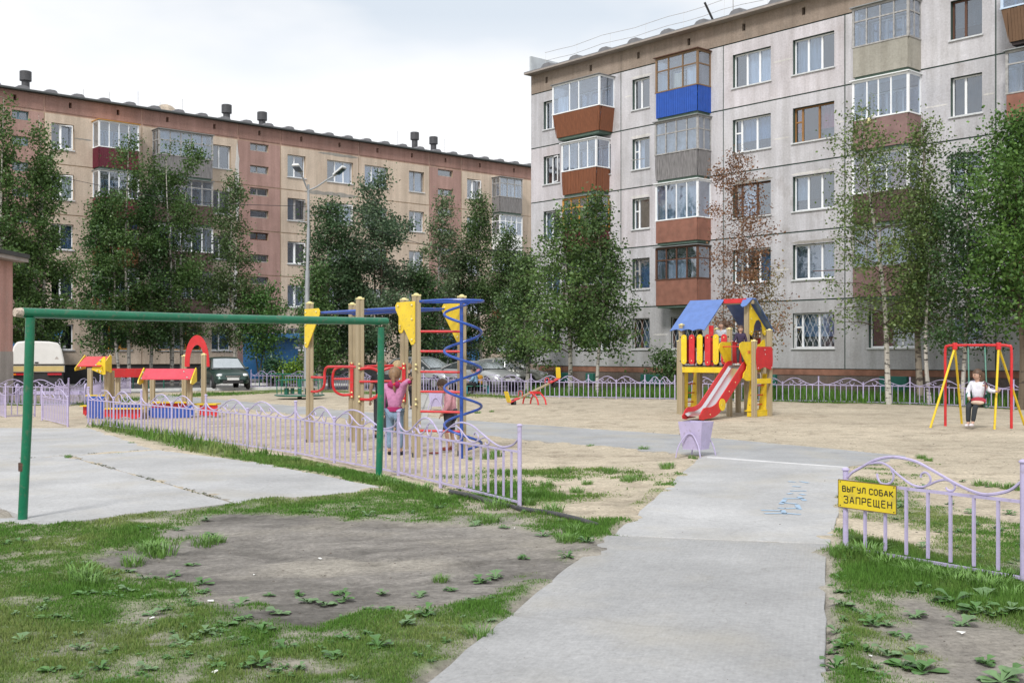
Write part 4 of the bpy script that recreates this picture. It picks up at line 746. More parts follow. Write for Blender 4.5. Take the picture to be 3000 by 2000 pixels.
def tree(name, label, X, Y, h, prof, z0=0.18, n=15744, leaf=0.115, col=(0.045, 0.085, 0.022), col2=None, nl=46, trunks=((0, 0, 1.0),), tw=0.10, barkm=None, lean=(0, 0), seed=1, group=None, asc=0.9, spread=0.24, cat='tree', clump=0.5, top=True, droop=0.25):
    g = np.random.default_rng(seed); rd = random.Random(seed); root = thing(name, label, cat, (X, Y, 0), rd.uniform(0, 6) if lean == (0, 0) else 0, group)
    tk = MB(); segs = []
    def axis_pt(ti, u):
        dx, dy, hs = trunks[ti]; hh = h*hs
        return Vector((dx*(0.25+0.75*u)+lean[0]*u*h+0.10*math.sin(u*7+ti*2+seed), dy*(0.25+0.75*u)+lean[1]*u*h+0.10*math.cos(u*6+ti*3+seed), u*hh))
    for ti, (dx, dy, hs) in enumerate(trunks):
        K = 14; tk.tube([axis_pt(ti, i/K)-Vector((0, 0, 0.15 if i == 0 else 0)) for i in range(K+1)], [tw*(1.15 if i == 0 else 1)*(1-i/K*0.93)*(0.6+0.4*hs) for i in range(K+1)], 7)
    tw_ = MB()
    for i in range(nl):
        ti = i % len(trunks); u = z0+(0.97-z0)*((i+0.5)/nl)**0.92; b = axis_pt(ti, u); k = (u-z0)/(1-z0); rr = h*prof(k)*rd.uniform(0.55, 1.12)
        az = i*2.39996+rd.uniform(-0.5, 0.5); el = asc*(0.35+0.75*k)+rd.uniform(-0.15, 0.15); d = Vector((math.cos(az), math.sin(az), math.tan(el)*0.8)).normalized(); Lm = rr/max(0.35, math.hypot(d.x, d.y))
        Lm = min(Lm, rr*1.5); p1 = b+d*Lm*0.5; p2 = b+d*Lm-Vector((0, 0, Lm*droop*0.5)); r0 = tw*0.30*(1-u*0.7)
        tw_.tube([b, p1, p2], [r0, r0*0.6, r0*0.2], 4); segs.append((p1, p2, 0.7*Lm)); segs.append((b.lerp(p1, 0.4), p1, 0.3*Lm))
        for s_ in range(6):
            q = b.lerp(p1, rd.uniform(0.4, 1)) if s_ < 3 else p1.lerp(p2, rd.uniform(0.1, 0.95)); dd = (d*0.55+Vector((rd.gauss(0, 0.6), rd.gauss(0, 0.6), rd.gauss(0.1, 0.45)))).normalized(); l2 = Lm*rd.uniform(0.18, 0.42); e_ = q+dd*l2-Vector((0, 0, l2*droop)); tw_.tube([q, e_], [r0*0.35, r0*0.12], 3); segs.append((q, e_, l2))
    if top:
        for ti in range(len(trunks)): segs.append((axis_pt(ti, 0.86), axis_pt(ti, 1.0)+Vector((0, 0, 0.15)), h*0.07))
    o = tk.build('trunk', barkm or BIRCH, root); tw_.build('branches', TWIG, root)
    P0 = np.array([s_[0][:] for s_ in segs]); P1 = np.array([s_[1][:] for s_ in segs]); w = np.array([s_[2] for s_ in segs]); tone = g.random(len(segs)); w = w*(0.06+2.2*g.random(len(segs))**2.6); w /= w.sum()
    ix = g.choice(len(segs), n, p=w); u = g.random(n)[:, None]; c = P0[ix]*(1-u)+P1[ix]*u+g.normal(0, spread, (n, 3))*np.array([1, 1, 0.8]); c[:, 2] -= np.abs(g.normal(0, 0.12, n)); c[:, 2] = np.maximum(c[:, 2], 0.25)
    a = g.normal(0, 1, (n, 3)); a[:, 2] = a[:, 2]*0.7-0.4; a /= np.linalg.norm(a, axis=1)[:, None]; bb = np.cross(a, g.normal(0, 1, (n, 3))); bb /= np.linalg.norm(bb, axis=1)[:, None]+1e-9
    s_ = leaf*(0.6+0.8*g.random(n))[:, None]; V = np.empty((n, 4, 3)); V[:, 0] = c; V[:, 1] = c+a*s_*0.5+bb*s_*0.36; V[:, 2] = c+a*s_; V[:, 3] = c+a*s_*0.5-bb*s_*0.36
    c1 = np.array(col); c2 = np.array(col2 if col2 else [v*1.7 for v in col]); tt = np.clip(tone[ix]*clump+g.random(n)*0.55, 0, 1)[:, None]**1.6; C = (c1*(1-tt)+c2*tt)*1.75*(0.70+0.5*g.random(n))[:, None]
    C = np.repeat(C[:, None], 4, 1).reshape(-1, 3); me = npmesh('crown', V.reshape(-1, 3), np.arange(n*4).reshape(-1, 4), leafm, C); link('crown', me, root)
    return root
def P_cone(w): return lambda k: w*(1.0+0.35*k)*(1-k)**0.66*1.15 if k < 1 else 0
def P_oval(w): return lambda k: w*math.sin(math.pi*min(1, 0.12+0.86*k))**0.7
def P_pyr(w): return lambda k: w*1.3*max(0, 1-k)**1.05+0.02
def at_px(x, Y): return (x-1500)/F*Y
def hpx(ytop, Y): return E+(H-ytop)/F*Y
GA, GB = (0.030, 0.066, 0.016), (0.075, 0.125, 0.035)
grp = 'birches in front of the pink and beige block'
def T(x, ytop, Y, wpx, name='birch_tree', **k):
    h = hpx(ytop, Y); k.setdefault('group', grp); w = (wpx/2)/F*Y/h; pr = k.pop('pr', P_cone)(w*1.05); return tree(name, k.pop('label'), at_px(x, Y), Y, h, pr, seed=int(x), **k)
T(8, 285, 46, 190, label='tall birch at the far left edge above the pink kiosk roof', col=GA, col2=GB, n=17056, trunks=((0, 0, 1), (0.6, 0.3, 0.8)))
T(112, 335, 48, 200, label='birch with a pointed crown behind the white camper body', col=GA, col2=GB, n=19680, trunks=((0, 0, 1), (-0.5, 0.2, 0.85)))
T(372, 385, 55, 200, label='birch with a bent pale trunk right of the maroon balcony', col=GA, col2=GB, n=17056, trunks=((0, 0, 1), (-0.9, 0.3, 0.72)))
T(300, 560, 55, 150, label='lower dense birch left of the bent pale trunk', col=(0.022, 0.06, 0.016), col2=(0.05, 0.10, 0.03), n=10496, z0=0.22)
T(515, 392, 57, 230, label='broad twin topped birch in front of the grey glazed balcony', col=GA, col2=GB, n=22304, trunks=((-0.6, 0, 0.97), (0.9, 0.2, 1.0), (0.1, 0.5, 0.8)), nl=60)
T(440, 520, 56, 150, label='dark birch filling the gap between the two tall birches', col=(0.022, 0.055, 0.015), col2=(0.05, 0.09, 0.03), n=9840)
T(682, 505, 58, 150, label='airy birch beside the left stairwell windows', col=(0.035, 0.065, 0.02), col2=(0.09, 0.13, 0.05), n=11152)
T(765, 850, 58, 150, label='small round tree in front of the left blue porch', name='small_tree', col=(0.035, 0.085, 0.02), col2=(0.08, 0.16, 0.04), n=8000, pr=P_oval, z0=0.35, barkm=BROWNB, trunks=((0, 0, 1), (0.3, 0, 0.9), (-0.3, 0.2, 0.9)), tw=0.05)
T(965, 585, 52, 170, label='dark leafy tree just right of the street lamp pole', name='poplar_tree', col=(0.022, 0.05, 0.018), col2=(0.06, 0.10, 0.045), n=13120, barkm=BROWNB, pr=P_oval, z0=0.12)
T(1112, 492, 54, 300, label='tall silvery green poplar in the middle of the beige wall', name='poplar_tree', col=(0.022, 0.052, 0.024), col2=(0.11, 0.15, 0.085), n=23616, barkm=BROWNB, leaf=0.12, nl=60, trunks=((0, 0, 1), (0.6, 0.2, 0.85), (-0.6, 0, 0.8)))
T(1292, 560, 58, 150, label='thin pale birch beside the right stairwell windows', col=(0.05, 0.08, 0.035), col2=(0.12, 0.16, 0.08), n=8528)
T(1405, 572, 61, 180, label='birch left of the small glazed corner balcony', col=(0.028, 0.06, 0.018), col2=(0.08, 0.12, 0.04), n=14432)
T(1490, 660, 59, 170, label='birch with a straight grey trunk beside the corner of the grey block', col=(0.028, 0.06, 0.018), col2=(0.09, 0.13, 0.045), n=13120)
T(930, 770, 50, 110, label='lower bush like birch behind the monkey bars', col=(0.03, 0.07, 0.02), col2=(0.08, 0.13, 0.04), n=8000)
T(1230, 790, 54, 130, label='low leafy birch behind the red ladder rungs', col=(0.022, 0.05, 0.016), col2=(0.05, 0.09, 0.03), n=9000)
T(1345, 720, 61, 170, label='low birch spreading behind the top of the spiral pole', col=(0.026, 0.055, 0.018), col2=(0.07, 0.11, 0.04), n=8000)
T(1540, 740, 50, 150, label='bushy birch against the left edge of the grey block', col=(0.028, 0.06, 0.018), col2=(0.09, 0.14, 0.045), n=9000)
T(1030, 740, 53, 130, label='leafy birch standing left of the poplar trunk', col=(0.022, 0.052, 0.018), col2=(0.06, 0.10, 0.04), n=8000)
grp = 'birches in front of the grey block'
T(1664, 590, 44.5, 300, label='low branched birch at the corner of the grey block', col=(0.035, 0.075, 0.018), col2=(0.10, 0.155, 0.045), n=11152, z0=0.20, pr=P_pyr, spread=0.24, group=grp)
T(1757, 560, 43.5, 190, label='slim birch hiding the orange glazed balcony', col=(0.030, 0.065, 0.018), col2=(0.08, 0.12, 0.04), n=9600, z0=0.24, group=grp, tw=0.075, pr=P_pyr)
T(2165, 430, 37, 235, label='thin rust coloured half dead birch behind the slide tower', col=(0.085, 0.045, 0.026), col2=(0.20, 0.105, 0.055), n=7500, leaf=0.075, z0=0.25, group=grp, spread=0.16, tw=0.06, nl=50)
T(2235, 760, 37.5, 110, label='sparse greenish brown sapling right of the slide tower roof', name='sapling', col=(0.09, 0.07, 0.02), col2=(0.18, 0.15, 0.05), n=1800, leaf=0.075, z0=0.3, group=grp, tw=0.035, nl=24)
T(2613, 300, 36.0, 330, label='leaning birch with the curved white trunk', col=(0.05, 0.085, 0.022), col2=(0.12, 0.16, 0.05), n=9500, z0=0.22, lean=(-0.10, 0.0), leaf=0.085, group=grp, spread=0.25, tw=0.10, nl=50, asc=0.75)
T(2697, 330, 36.5, 200, label='thicker grey trunked birch right of the leaning one', col=(0.045, 0.08, 0.02), col2=(0.12, 0.16, 0.05), n=9000, z0=0.26, leaf=0.085, group=grp, tw=0.12, barkm=bark('grey_birch_bark', (0.30, 0.26, 0.21), (0.09, 0.07, 0.06), 0.55))
T(2724, 520, 35.5, 170, label='slender white birch close against the thicker trunk', col=(0.04, 0.075, 0.02), col2=(0.10, 0.14, 0.045), n=7000, z0=0.3, leaf=0.085, group=grp, tw=0.075, lean=(-0.02, 0))
T(2830, 430, 34.5, 200, label='dark crowned birch behind the green swing hangers', col=(0.020, 0.05, 0.016), col2=(0.055, 0.10, 0.035), n=9184, z0=0.22, leaf=0.09, group=grp, tw=0.07)
T(2985, 330, 32.5, 290, label='big bright green tree at the right edge over the swing', name='leafy_tree', col=(0.030, 0.075, 0.015), col2=(0.09, 0.16, 0.035), n=19680, z0=0.26, leaf=0.10, group=grp, barkm=BROWNB, pr=P_oval, spread=0.25, nl=60)
T(1958, 1035, 46, 80, label='little shrub at the foot of the grey block left of the slide tower', name='shrub', col=(0.04, 0.08, 0.025), col2=(0.09, 0.14, 0.05), n=1600, z0=0.3, group=None, tw=0.03, nl=18, pr=P_oval, barkm=BROWNB, cat='shrub')
T(870, 1068, 56, 100, label='bright yellow green bush behind the merry-go-round', name='shrub', col=(0.07, 0.14, 0.015), col2=(0.16, 0.24, 0.03), n=2600, z0=0.1, group=None, tw=0.03, nl=20, pr=P_oval, barkm=BROWNB, cat='shrub')
T(805, 1058, 57, 70, label='dark green bush left of the yellow green bush', name='shrub', col=(0.02, 0.06, 0.03), col2=(0.05, 0.10, 0.05), n=2200, z0=0.1, group=None, tw=0.03, nl=18, pr=P_oval, barkm=BROWNB, cat='shrub')
# ------------------------------------------------------------ fences
POST_T = MB().lathe([(0.0225, -0.05), (0.0225, 0.845), (0.032, 0.848), (0.032, 0.858), (0.012, 0.872)], seg=10).mesh('post', LILAC)
POST_S = MB().lathe([(0.0225, -0.05), (0.0225, 0.665), (0.032, 0.668), (0.032, 0.678), (0.012, 0.690)], seg=10).mesh('post', LILAC)
RZ = 0.575
BAL = MB().box(-0.010, -0.010, 0.07, 0.010, 0.010, RZ).mesh('baluster', LILAC, False)
SCR = [
 [(0.015, 0.03), (0.04, 0.07), (0.10, 0.12), (0.19, 0.19), (0.30, 0.225), (0.43, 0.205), (0.55, 0.135), (0.67, 0.06), (0.77, 0.018), (0.84, 0.02), (0.93, 0.06), (0.985, 0.125)],
 [(0.15, 0.155), (0.22, 0.172), (0.27, 0.150), (0.31, 0.11), (0.36, 0.062), (0.41, 0.026), (0.46, 0.018), (0.495, 0.035), (0.515, 0.075), (0.505, 0.115), (0.482, 0.130), (0.462, 0.112), (0.46, 0.088)],
 [(0.50, 0.035), (0.55, 0.072), (0.60, 0.090), (0.635, 0.072), (0.65, 0.040), (0.635, 0.014), (0.61, 0.016), (0.60, 0.034)],
 [(0.20, 0.085), (0.205, 0.045), (0.225, 0.012), (0.26, 0.010), (0.29, 0.035), (0.30, 0.085), (0.285, 0.125)]]
def fence(label, pts, group=None, detail=True, bz=0.045):
    f = thing('fence', label, 'fence', (pts[0][0], pts[0][1], 0), 0, group); o = Vector((pts[0][0], pts[0][1], 0))
    for x, y, k in pts:
        if k != '-': link('post', POST_T if k == 'T' else POST_S, f, Vector((x, y, 0))-o)
    for (x0, y0, k0), (x1, y1, k1) in zip(pts, pts[1:]):
        if k0 == '.' or k1 == '.': continue
        a = Vector((x0, y0, 0))-o; c = Vector((x1, y1, 0))-o
        if k0 == 'T' and k1 != 'T': a, c = c, a
        d = c-a; L_ = d.length; d.normalize()
        MB().bar(a+d*0.02+Vector((0, 0, RZ)), c-d*0.02+Vector((0, 0, RZ)), 0.022).build('top_rail', LILAC, f, smooth=False)
        MB().bar(a+d*0.02+Vector((0, 0, bz)), c-d*0.02+Vector((0, 0, bz)), 0.022).build('bottom_rail', LILAC, f, smooth=False)
        n_ = max(2, round(L_/0.185)); ang = math.atan2(d.y, d.x)
        for i in range(1, n_): link('baluster', BAL, f, a+d*(L_*i/n_), rotz=ang)
        for si, s_ in enumerate(SCR):
            P = smoothcurve([a+d*(u*L_)+Vector((0, 0, RZ+v+0.008)) for u, v in s_], 4 if detail else 3)
            MB().tube(P, 0.0115 if si == 0 else 0.009, 6 if detail else 4).build('arch' if si == 0 else 'scroll', LILAC, f)
def mid(p, q, t=0.5): return (p[0]+(q[0]-p[0])*t, p[1]+(q[1]-p[1])*t, 'S')
def run(pts, fr=None):
    o = []
    for i, p in enumerate(pts):
        o.append((*p, 'T'))
        if i < len(pts)-1: o.append(mid(p, pts[i+1], (fr or {}).get(i, 0.5)))
    return o
fence('lilac scroll topped fence running past the green goal beside the paved slabs', run([(-9.6, 25.3), (-7.62, 22.95), (-5.62, 20.5), (-3.43, 17.7), (-1.50, 14.75), (0.08, 11.75)], {3: 0.42, 4: 0.40}))
fence('lilac fence section at the right carrying the yellow sign', [(2.69, 9.0, 'S'), (3.56, 7.77, 'T'), (4.45, 6.55, 'S'), (5.3, 5.35, 'T')])
bk = [(-14.86, 49.9)]; 
fence('long lilac fence between the sand and the parked cars, ending near the tower', run([(-14.4, 54.0), (-12.6, 54.3-0.4), (-11.0, 53.6), (-8.25, 51.6), (-5.9, 49.0), (-3.7, 46.7), (-1.5, 44.4), (0.72, 42.0), (2.8, 40.9), (4.75, 39.9), (5.75, 39.4)])[2:])
fence('lilac fence behind the swing in front of the grey block', run([(5.95, 39.3), (8.1, 38.4), (10.3, 37.5), (12.8, 35.9), (14.7, 32.7), (17.2, 30.3), (19.5, 28)]))
fence('lilac fence angling back from the corner post behind the small red hut', [(-13.75, 34.6, 'T'), (-14.2, 37.6, 'S'), (-14.9, 40.4, 'T'), (-15.2, 42.6, 'S'), (-15.45, 45.2, 'T')])
fence('lilac fence in front of the white and yellow camper', [(-13.75, 34.6, 'T'), (-15.3, 35.2, 'S'), (-16.9, 35.8, 'T'), (-18.5, 36.4, 'S'), (-20.2, 37.0, 'T')])
fence('short lilac gate section seen edge on behind the lilac beam', [(-13.8, 34.75, 'T'), (-15.0, 36.7, 'S')])
fence('small lilac fence panel between the goal post and the entrance gap', [(-11.45, 27.2, 'T'), (-9.85, 24.75, 'S')])
fence('lilac fence end at the left edge behind the green goal post', [(-12.4, 29.0, 'S'), (-12.75, 28.1, 'T'), (-14.2, 30.2, 'S'), (-15.6, 32.3, 'T')])
# lilac low beam with hooped ends
t_ = thing('balance_beam', 'low lilac beam with hooped pipe ends behind the small fence panel', 'balance beam', (-15.9, 35.9, 0), 0)
MB().box(0.05, -0.06, 0.30, 2.15, 0.06, 0.42).build('beam', LILAC, t_, bevel=0.01)
for x in (0.0, 2.2):
    MB().tube(smoothcurve([(x-0.0, -0.12, 0), (x, -0.12, 0.45), (x, -0.06, 0.62), (x, 0.06, 0.62), (x, 0.12, 0.45), (x, 0.12, 0)], 5), 0.03, 8).build('hoop', LILAC, t_)
# ------------------------------------------------------------ yellow sign
sg = thing('sign', 'yellow metal sign with black Cyrillic stencil letters on the lilac fence', 'sign', (2.69, 9.0, 0), math.atan2(-1.23, 0.87))
SY = mat('sign_yellow', (0.72, 0.55, 0.02), 0.45, var=0.06, dirt=0.3); x0, x1, z0, z1 = -0.045, 0.50, 0.372, 0.592
# sign plate follows the fence line, lower edge level with the fence rail
MB().prism(rrect(x0, z0, x1, z1, 0.006), lambda u, v, w: (u, -0.030-w, v), 0.004).build('plate', SY, sg, smooth=False)
bd = MB(); 
for (a_, b_) in (((x0, z0), (x1, z0)), ((x1, z0), (x1, z1)), ((x1, z1), (x0, z1)), ((x0, z1), (x0, z0))): bd.bar((a_[0], -0.0345, a_[1]), (b_[0], -0.0345, b_[1]), 0.004, 0.006)
bd.build('edge', mat('sign_edge', (0.16, 0.10, 0.05), 0.6), sg, smooth=False)
SB = mat('sign_black', (0.02, 0.02, 0.015), 0.6)
def text(s_, size, x, z, y=-0.0352, parent=None, m=SB, off=0.0, name='lettering', sx_=1.0, rot=(math.pi/2, 0, 0), shear=0):
    cu = bpy.data.curves.new(name, 'FONT'); cu.body = s_; cu.size = size; cu.align_x = 'CENTER'; cu.extrude = 0.0006; cu.offset = off; cu.space_character = 1.12; cu.shear = shear
    ob = bpy.data.objects.new(name, cu); COL.objects.link(ob); bpy.context.view_layer.update(); me = bpy.data.meshes.new_from_object(ob.evaluated_get(bpy.context.evaluated_depsgraph_get())); bpy.data.objects.remove(ob)
    me.materials.clear(); me.materials.append(m); o = link(name, me, parent, (x, y, z)); o.rotation_euler = rot; o.scale = (sx_, 1, 1); return o
GL = {'В': [(0,0,0,6),(0,6,3,6),(3,6,3,3.3),(0,3.2,3.2,3.2),(0,0,3.4,0),(3.4,0,3.4,3)], 'Ы': [(0,0,0,6),(0,0,2.4,0),(2.4,0,2.4,3),(0,3.1,2.4,3.1),(4,0,4,6)], 'Г': [(0,0,0,6),(0,6,3.2,6)], 'У': [(0,6,0,3.6),(0,3.3,3.2,3.3),(3.2,0.3,3.2,6),(0.4,0,3.2,0)], 'Л': [(0,0,0.9,3.5),(0.9,3.2,0.9,6),(0.9,6,3.4,6),(3.4,0,3.4,6)],
 'С': [(0,0.3,0,5.7),(0.3,6,3.2,6),(0.3,0,3.2,0),(3.2,0,3.2,1.4),(3.2,4.6,3.2,6)], 'О': [(0,0.4,0,5.6),(3.4,0.4,3.4,5.6),(0.4,6,3,6),(0.4,0,3,0)], 'Б': [(0,0,0,6),(0,6,3.2,6),(0,3.3,3.2,3.3),(3.4,0,3.4,3.2),(0,0,3.2,0)], 'А': [(0,0,1.5,6),(2.0,6,3.6,0),(0.8,2,2.8,2)], 'К': [(0,0,0,6),(0.8,3,3.3,6),(0.8,3,3.5,0)],
 'З': [(0,6,3,6),(3.2,3.4,3.2,5.8),(0.9,3.1,3.1,3.1),(3.4,0.2,3.4,2.9),(0,0,3.2,0),(0,0,0,1.2),(0,5,0,6)], 'П': [(0,0,0,6),(0,6,3.4,6),(3.4,0,3.4,6)], 'Р': [(0,0,0,6),(0,6,3,6),(3.2,3,3.2,6),(0,2.8,3.2,2.8)], 'Е': [(0,0,0,6),(0,6,3.1,6),(0,3.1,2.7,3.1),(0,0,3.2,0)], 'Щ': [(0,0,0,6),(2.2,0,2.2,6),(4.4,0,4.4,6),(0,0,5.0,0),(5.0,0,5.0,-1.0)], 'Н': [(0,0,0,6),(3.4,0,3.4,6),(0,3.1,3.4,3.1)]}
def stencil(s_, xa, xb, z, hgt):
    wd = lambda c: 2.6 if c == ' ' else max(max(q[0], q[2]) for q in GL[c])+1.9
    tot = sum(wd(c) for c in s_)-1.9; k = (xb-xa)/tot; x = xa
    for c in s_:
        if c != ' ':
            m = MB()
            for a_, b_, c_, d_ in GL[c]: 
                u = Vector((c_-a_, 0, d_-b_)); u.normalize(); p = Vector((x+a_*k, -0.0348, z+b_*hgt/6)); q = Vector((x+c_*k, -0.0348, z+d_*hgt/6)); e_ = 0.0022; dd = (q-p).normalized()
                m.bar(p+dd*e_*0.3, q-dd*e_*0.3, 0.0085, 0.0015, up=(0, 1, 0)) if False else m.prism([(0, -0.0042), ((q-p).length, -0.0042), ((q-p).length, 0.0042), (0, 0.0042)], lambda a2, b2, w, p=p, dd=dd: p+dd*a2+Vector((-dd.z, 0, dd.x))*b2+Vector((0, -w, 0)), 0.0012)
            m.build('letter', SB, sg, smooth=False)
        x += wd(c)*k
stencil('ВЫГУЛ СОБАК', x0+0.042, x1-0.028, 0.503, 0.042); stencil('ЗАПРЕЩЕН', x0+0.058, x1-0.040, 0.412, 0.053)
for a_, b_ in ((x0+0.02, z0+0.015), (x1-0.02, z0+0.015), (x0+0.02, z1-0.015), (x1-0.02, z1-0.015)): MB().sphere((a_, -0.036, b_), 0.005, 8, 5).build('rivet', SB, sg)
# ------------------------------------------------------------ football goal
gl = thing('goal', 'green painted pipe goal frame standing over the paved slabs', 'goal', (-4.68, 10.74, 0))
q0 = Vector((0, 0, 0)); q1 = Vector((-1.72+4.68, 14.4-10.74, 0)); r_ = 0.044
def gpost(b, top, m=GREEN): return MB().tube([b-Vector((0, 0, 0.1)), b.lerp(top, 0.5)+Vector((0.012, 0, 0)), top], r_, 14).build('post', m, gl)
gpost(q0+Vector((-0.035, 0, 0)), q0+Vector((0.045, 0, 1.955))); gpost(q1+Vector((0, 0, 0.0)), q1+Vector((0.03, 0, 1.95)))
a = Vector((-0.03, -0.04, 2.0)); b = q1+Vector((0.09, 0.10, 2.03)); a0 = a; MB().tube([a+(b-a)*k+Vector((0, 0, -0.012*math.sin(math.pi*k))) for k in [i/10 for i in range(11)]], 0.048, 14).build('crossbar', GREEN, gl)
MB().tube([a-(b-a).normalized()*0.06, a+(b-a).normalized()*0.01], [0.040, 0.049], 14).build('broken_end', mat('chipped_plaster', (0.55, 0.45, 0.38), 0.9, vscale=40, var=0.5, bump=1, bscale=60), gl)
MB().lathe([(0.060, -0.1), (0.060, 0.10), (0.048, 0.12)], (-0.035, 0, 0), 12).build('rust_patch', mat('rust', (0.16, 0.06, 0.03), 0.8, vscale=20, var=0.5), gl, label='rusty foot of the left post') if False else None
MB().lathe([(0.0455, 0.42), (0.0458, 0.50)], (-0.022, 0, 0.06), 12).build('rust_patch', mat('rust', (0.10, 0.05, 0.035), 0.8, vscale=20, var=0.5), gl)
fm_ = MB().sphere((0, 0, 0), 0.3, 14, 8, (1.2, 0.8, 0.10)).build('footing', CON2, gl, (-0.1, 0, -0.012))
# hose
hs = [G(1320, 1447), G(1380, 1462), G(1450, 1478), G(1520, 1494), G(1600, 1510), G(1680, 1528), G(1755, 1546)]
for i, p in enumerate(hs): p.z = 0.026+0.01*math.sin(i*1.7)
tag(MB().tube(smoothcurve(hs, 6), 0.028, 10).build('pipe', mat('black_pipe', (0.045, 0.045, 0.048), 0.55, vscale=10, var=0.3, dirt=0.5), None), 'black plastic pipe lying on the soil under the fence end', 'pipe')
# ------------------------------------------------------------ litter bins
def bin_(name, label, loc, rz):
    t = thing('litter_bin', label, 'litter bin', loc, rz, None); mb = MB()
    w1, w0, h0, h1 = 0.205, 0.15, 0.135, 0.555
    for a_, b_ in (((-1, -1), (1, -1)), ((1, -1), (1, 1)), ((1, 1), (-1, 1)), ((-1, 1), (-1, -1))):
        P = [Vector((a_[0]*w0, a_[1]*w0, h0)), Vector((b_[0]*w0, b_[1]*w0, h0)), Vector((b_[0]*w1, b_[1]*w1, h1)), Vector((a_[0]*w1, a_[1]*w1, h1))]; n = (P[1]-P[0]).cross(P[3]-P[0]).normalized()
        b = len(mb.v); mb.v += P+[p-n*0.012 for p in P]; mb.f += [(b, b+1, b+2, b+3), (b+7, b+6, b+5, b+4), (b+3, b+2, b+6, b+7), (b, b+4, b+5, b+1), (b, b+3, b+7, b+4), (b+1, b+5, b+6, b+2)]
    mb.box(-w0, -w0, h0-0.01, w0, w0, h0+0.002); mb.build('bucket', LILAC, t, smooth=False); MB().box(-w1+0.02, -w1+0.02, 0.50, w1-0.02, w1-0.02, 0.515).build('liner', BLACK, t)
    for s_ in (-1, 1):
        MB().tube(smoothcurve([(-0.21, s_*0.27, 0), (-0.17, s_*0.25, 0.18), (-0.07, s_*0.215, 0.34), (0.0, s_*0.205, 0.375), (0.07, s_*0.215, 0.34), (0.17, s_*0.25, 0.18), (0.21, s_*0.27, 0)], 5), 0.011, 7).build('leg', LILAC, t)
    return t
p_ = G(2042, 1340); bin_('litter_bin', 'lilac square bin on arched legs at the corner of the two paths', (p_.x, p_.y+0.1, 0), math.radians(-36))
bin_('litter_bin', 'lilac bin behind the child in the pink jacket', (-2.15, 31.8, 0), math.radians(-5))
# ------------------------------------------------------------ climbing frame
def post(parent, x, y, h, w=0.125, rz=0.0, z0=-0.05, cap=True):
    c = w/2; g = 0.012; prof = [(-c, -c), (-g*1.5, -c), (-g, -c+g), (g, -c+g), (g*1.5, -c), (c, -c), (c, -g*1.5), (c-g, -g), (c-g, g), (c, g*1.5), (c, c), (g*1.5, c), (g, c-g), (-g, c-g), (-g*1.5, c), (-c, c), (-c, g*1.5), (-c+g, g), (-c+g, -g), (-c, -g*1.5)]
    o = MB().prism(prof, lambda u, v, q: (u, v, z0+q), h-z0).build('post', TAN, parent, (x, y, 0), bevel=0.006, smooth=False); o.rotation_euler = (0, 0, rz)
    if cap: MB().box(-c-0.003, -c-0.003, h+0.001, c+0.003, c+0.003, h+0.028).lathe([(0.045, h+0.028), (0.035, h+0.045), (0.012, h+0.052)], seg=8).build('post_cap', CREAM, o, bevel=0.004)
    return o
def bolts(parent, pts, r=0.022, m=None):
    for p in pts: MB().sphere(p, r, 8, 5).build('bolt', m or CREAM, parent)
cf = thing('climbing_frame', 'tan post climbing frame with blue spiral pole, monkey bars and red rungs', 'climbing frame', (-1.50, 17.5, 0))
O = Vector((-1.50, 17.5, 0)); PP = {'a': (-3.67, 20.25), 'b': (-2.53, 18.57), 'c': (-2.955, 20.65), 'd': (-1.50, 17.5), 'e': (-1.826, 18.9), 'f': (-0.805, 17.9)}
PP = {k: Vector((v[0], v[1], 0))-O for k, v in PP.items()}
rzf = math.atan2(0.72, -0.69)
for k, v in PP.items(): post(cf, v.x, v.y, 2.51, 0.115, rzf-0.35)
up = lambda v, z: Vector((v.x, v.y, z))
row1 = (PP['a']-PP['d']); row2 = (PP['c']-PP['f'])
ra0, ra1 = up(PP['d'], 2.34), up(PP['a'], 2.34); rb0, rb1 = up(PP['f'], 2.34), up(PP['c'], 2.34)
for a_, b_ in ((ra0, ra1), (rb0, rb1)): MB().tube([a_, b_], 0.026, 10).build('side_rail', BLUE, cf)
for i in range(1, 9): k = i/9; MB().tube([ra0.lerp(ra1, k), rb0.lerp(rb1, k)], 0.014, 8).build('rung', BLUE, cf)
def tri(p, d, z, s=0.46, hgt=0.62):
    d = Vector((d.x, d.y, 0)).normalized(); nr = Vector((d.y, -d.x, 0)); nr = nr if nr.y < 0 else -nr; P = [(-0.06, 0), (s*0.9, 0.0), (s, -0.05), (s*0.98, -0.12), (0.04, -hgt), (-0.03, -hgt), (-0.06, -hgt+0.04)]
    MB().prism(P, lambda u, v, w: p+d*u+nr*(0.075-w)+Vector((0, 0, z+v)), 0.018).build('corner_panel', YEL, cf, bevel=0.004, smooth=False)
    bolts(cf, [p+nr*0.085+d*u+Vector((0, 0, z+v)) for u, v in ((0, -0.06), (s*0.8, -0.06), (0.0, -hgt+0.08), (0, -0.28))], 0.018)
D1_ = (PP['b']-PP['d']).normalized()
tri(PP['a'], -row1, 2.42, 0.5, 0.70); tri(PP['d'], row1, 2.43, 0.5, 0.68); tri(PP['f'], row2, 2.42); tri(PP['e'], -row2, 2.36, 0.3, 0.4)
pole = PP['f']+Vector((0.02, -0.62, 0)); pole = Vector(((1352-1500)/F*17.3, 17.3, 0))-O
for z in (0.41, 0.71, 1.02, 1.33, 1.65, 1.96): MB().tube([up(PP['d'], z), up(pole, z-0.005)], 0.019, 8).build('rung', RED, cf)
MB().tube([up(pole, -0.05), up(pole, 2.40)], 0.028, 10).build('spiral_pole', BLUE, cf)
sp = []; cx = pole+Vector((0.02, 0.05, 0)); n_ = 130
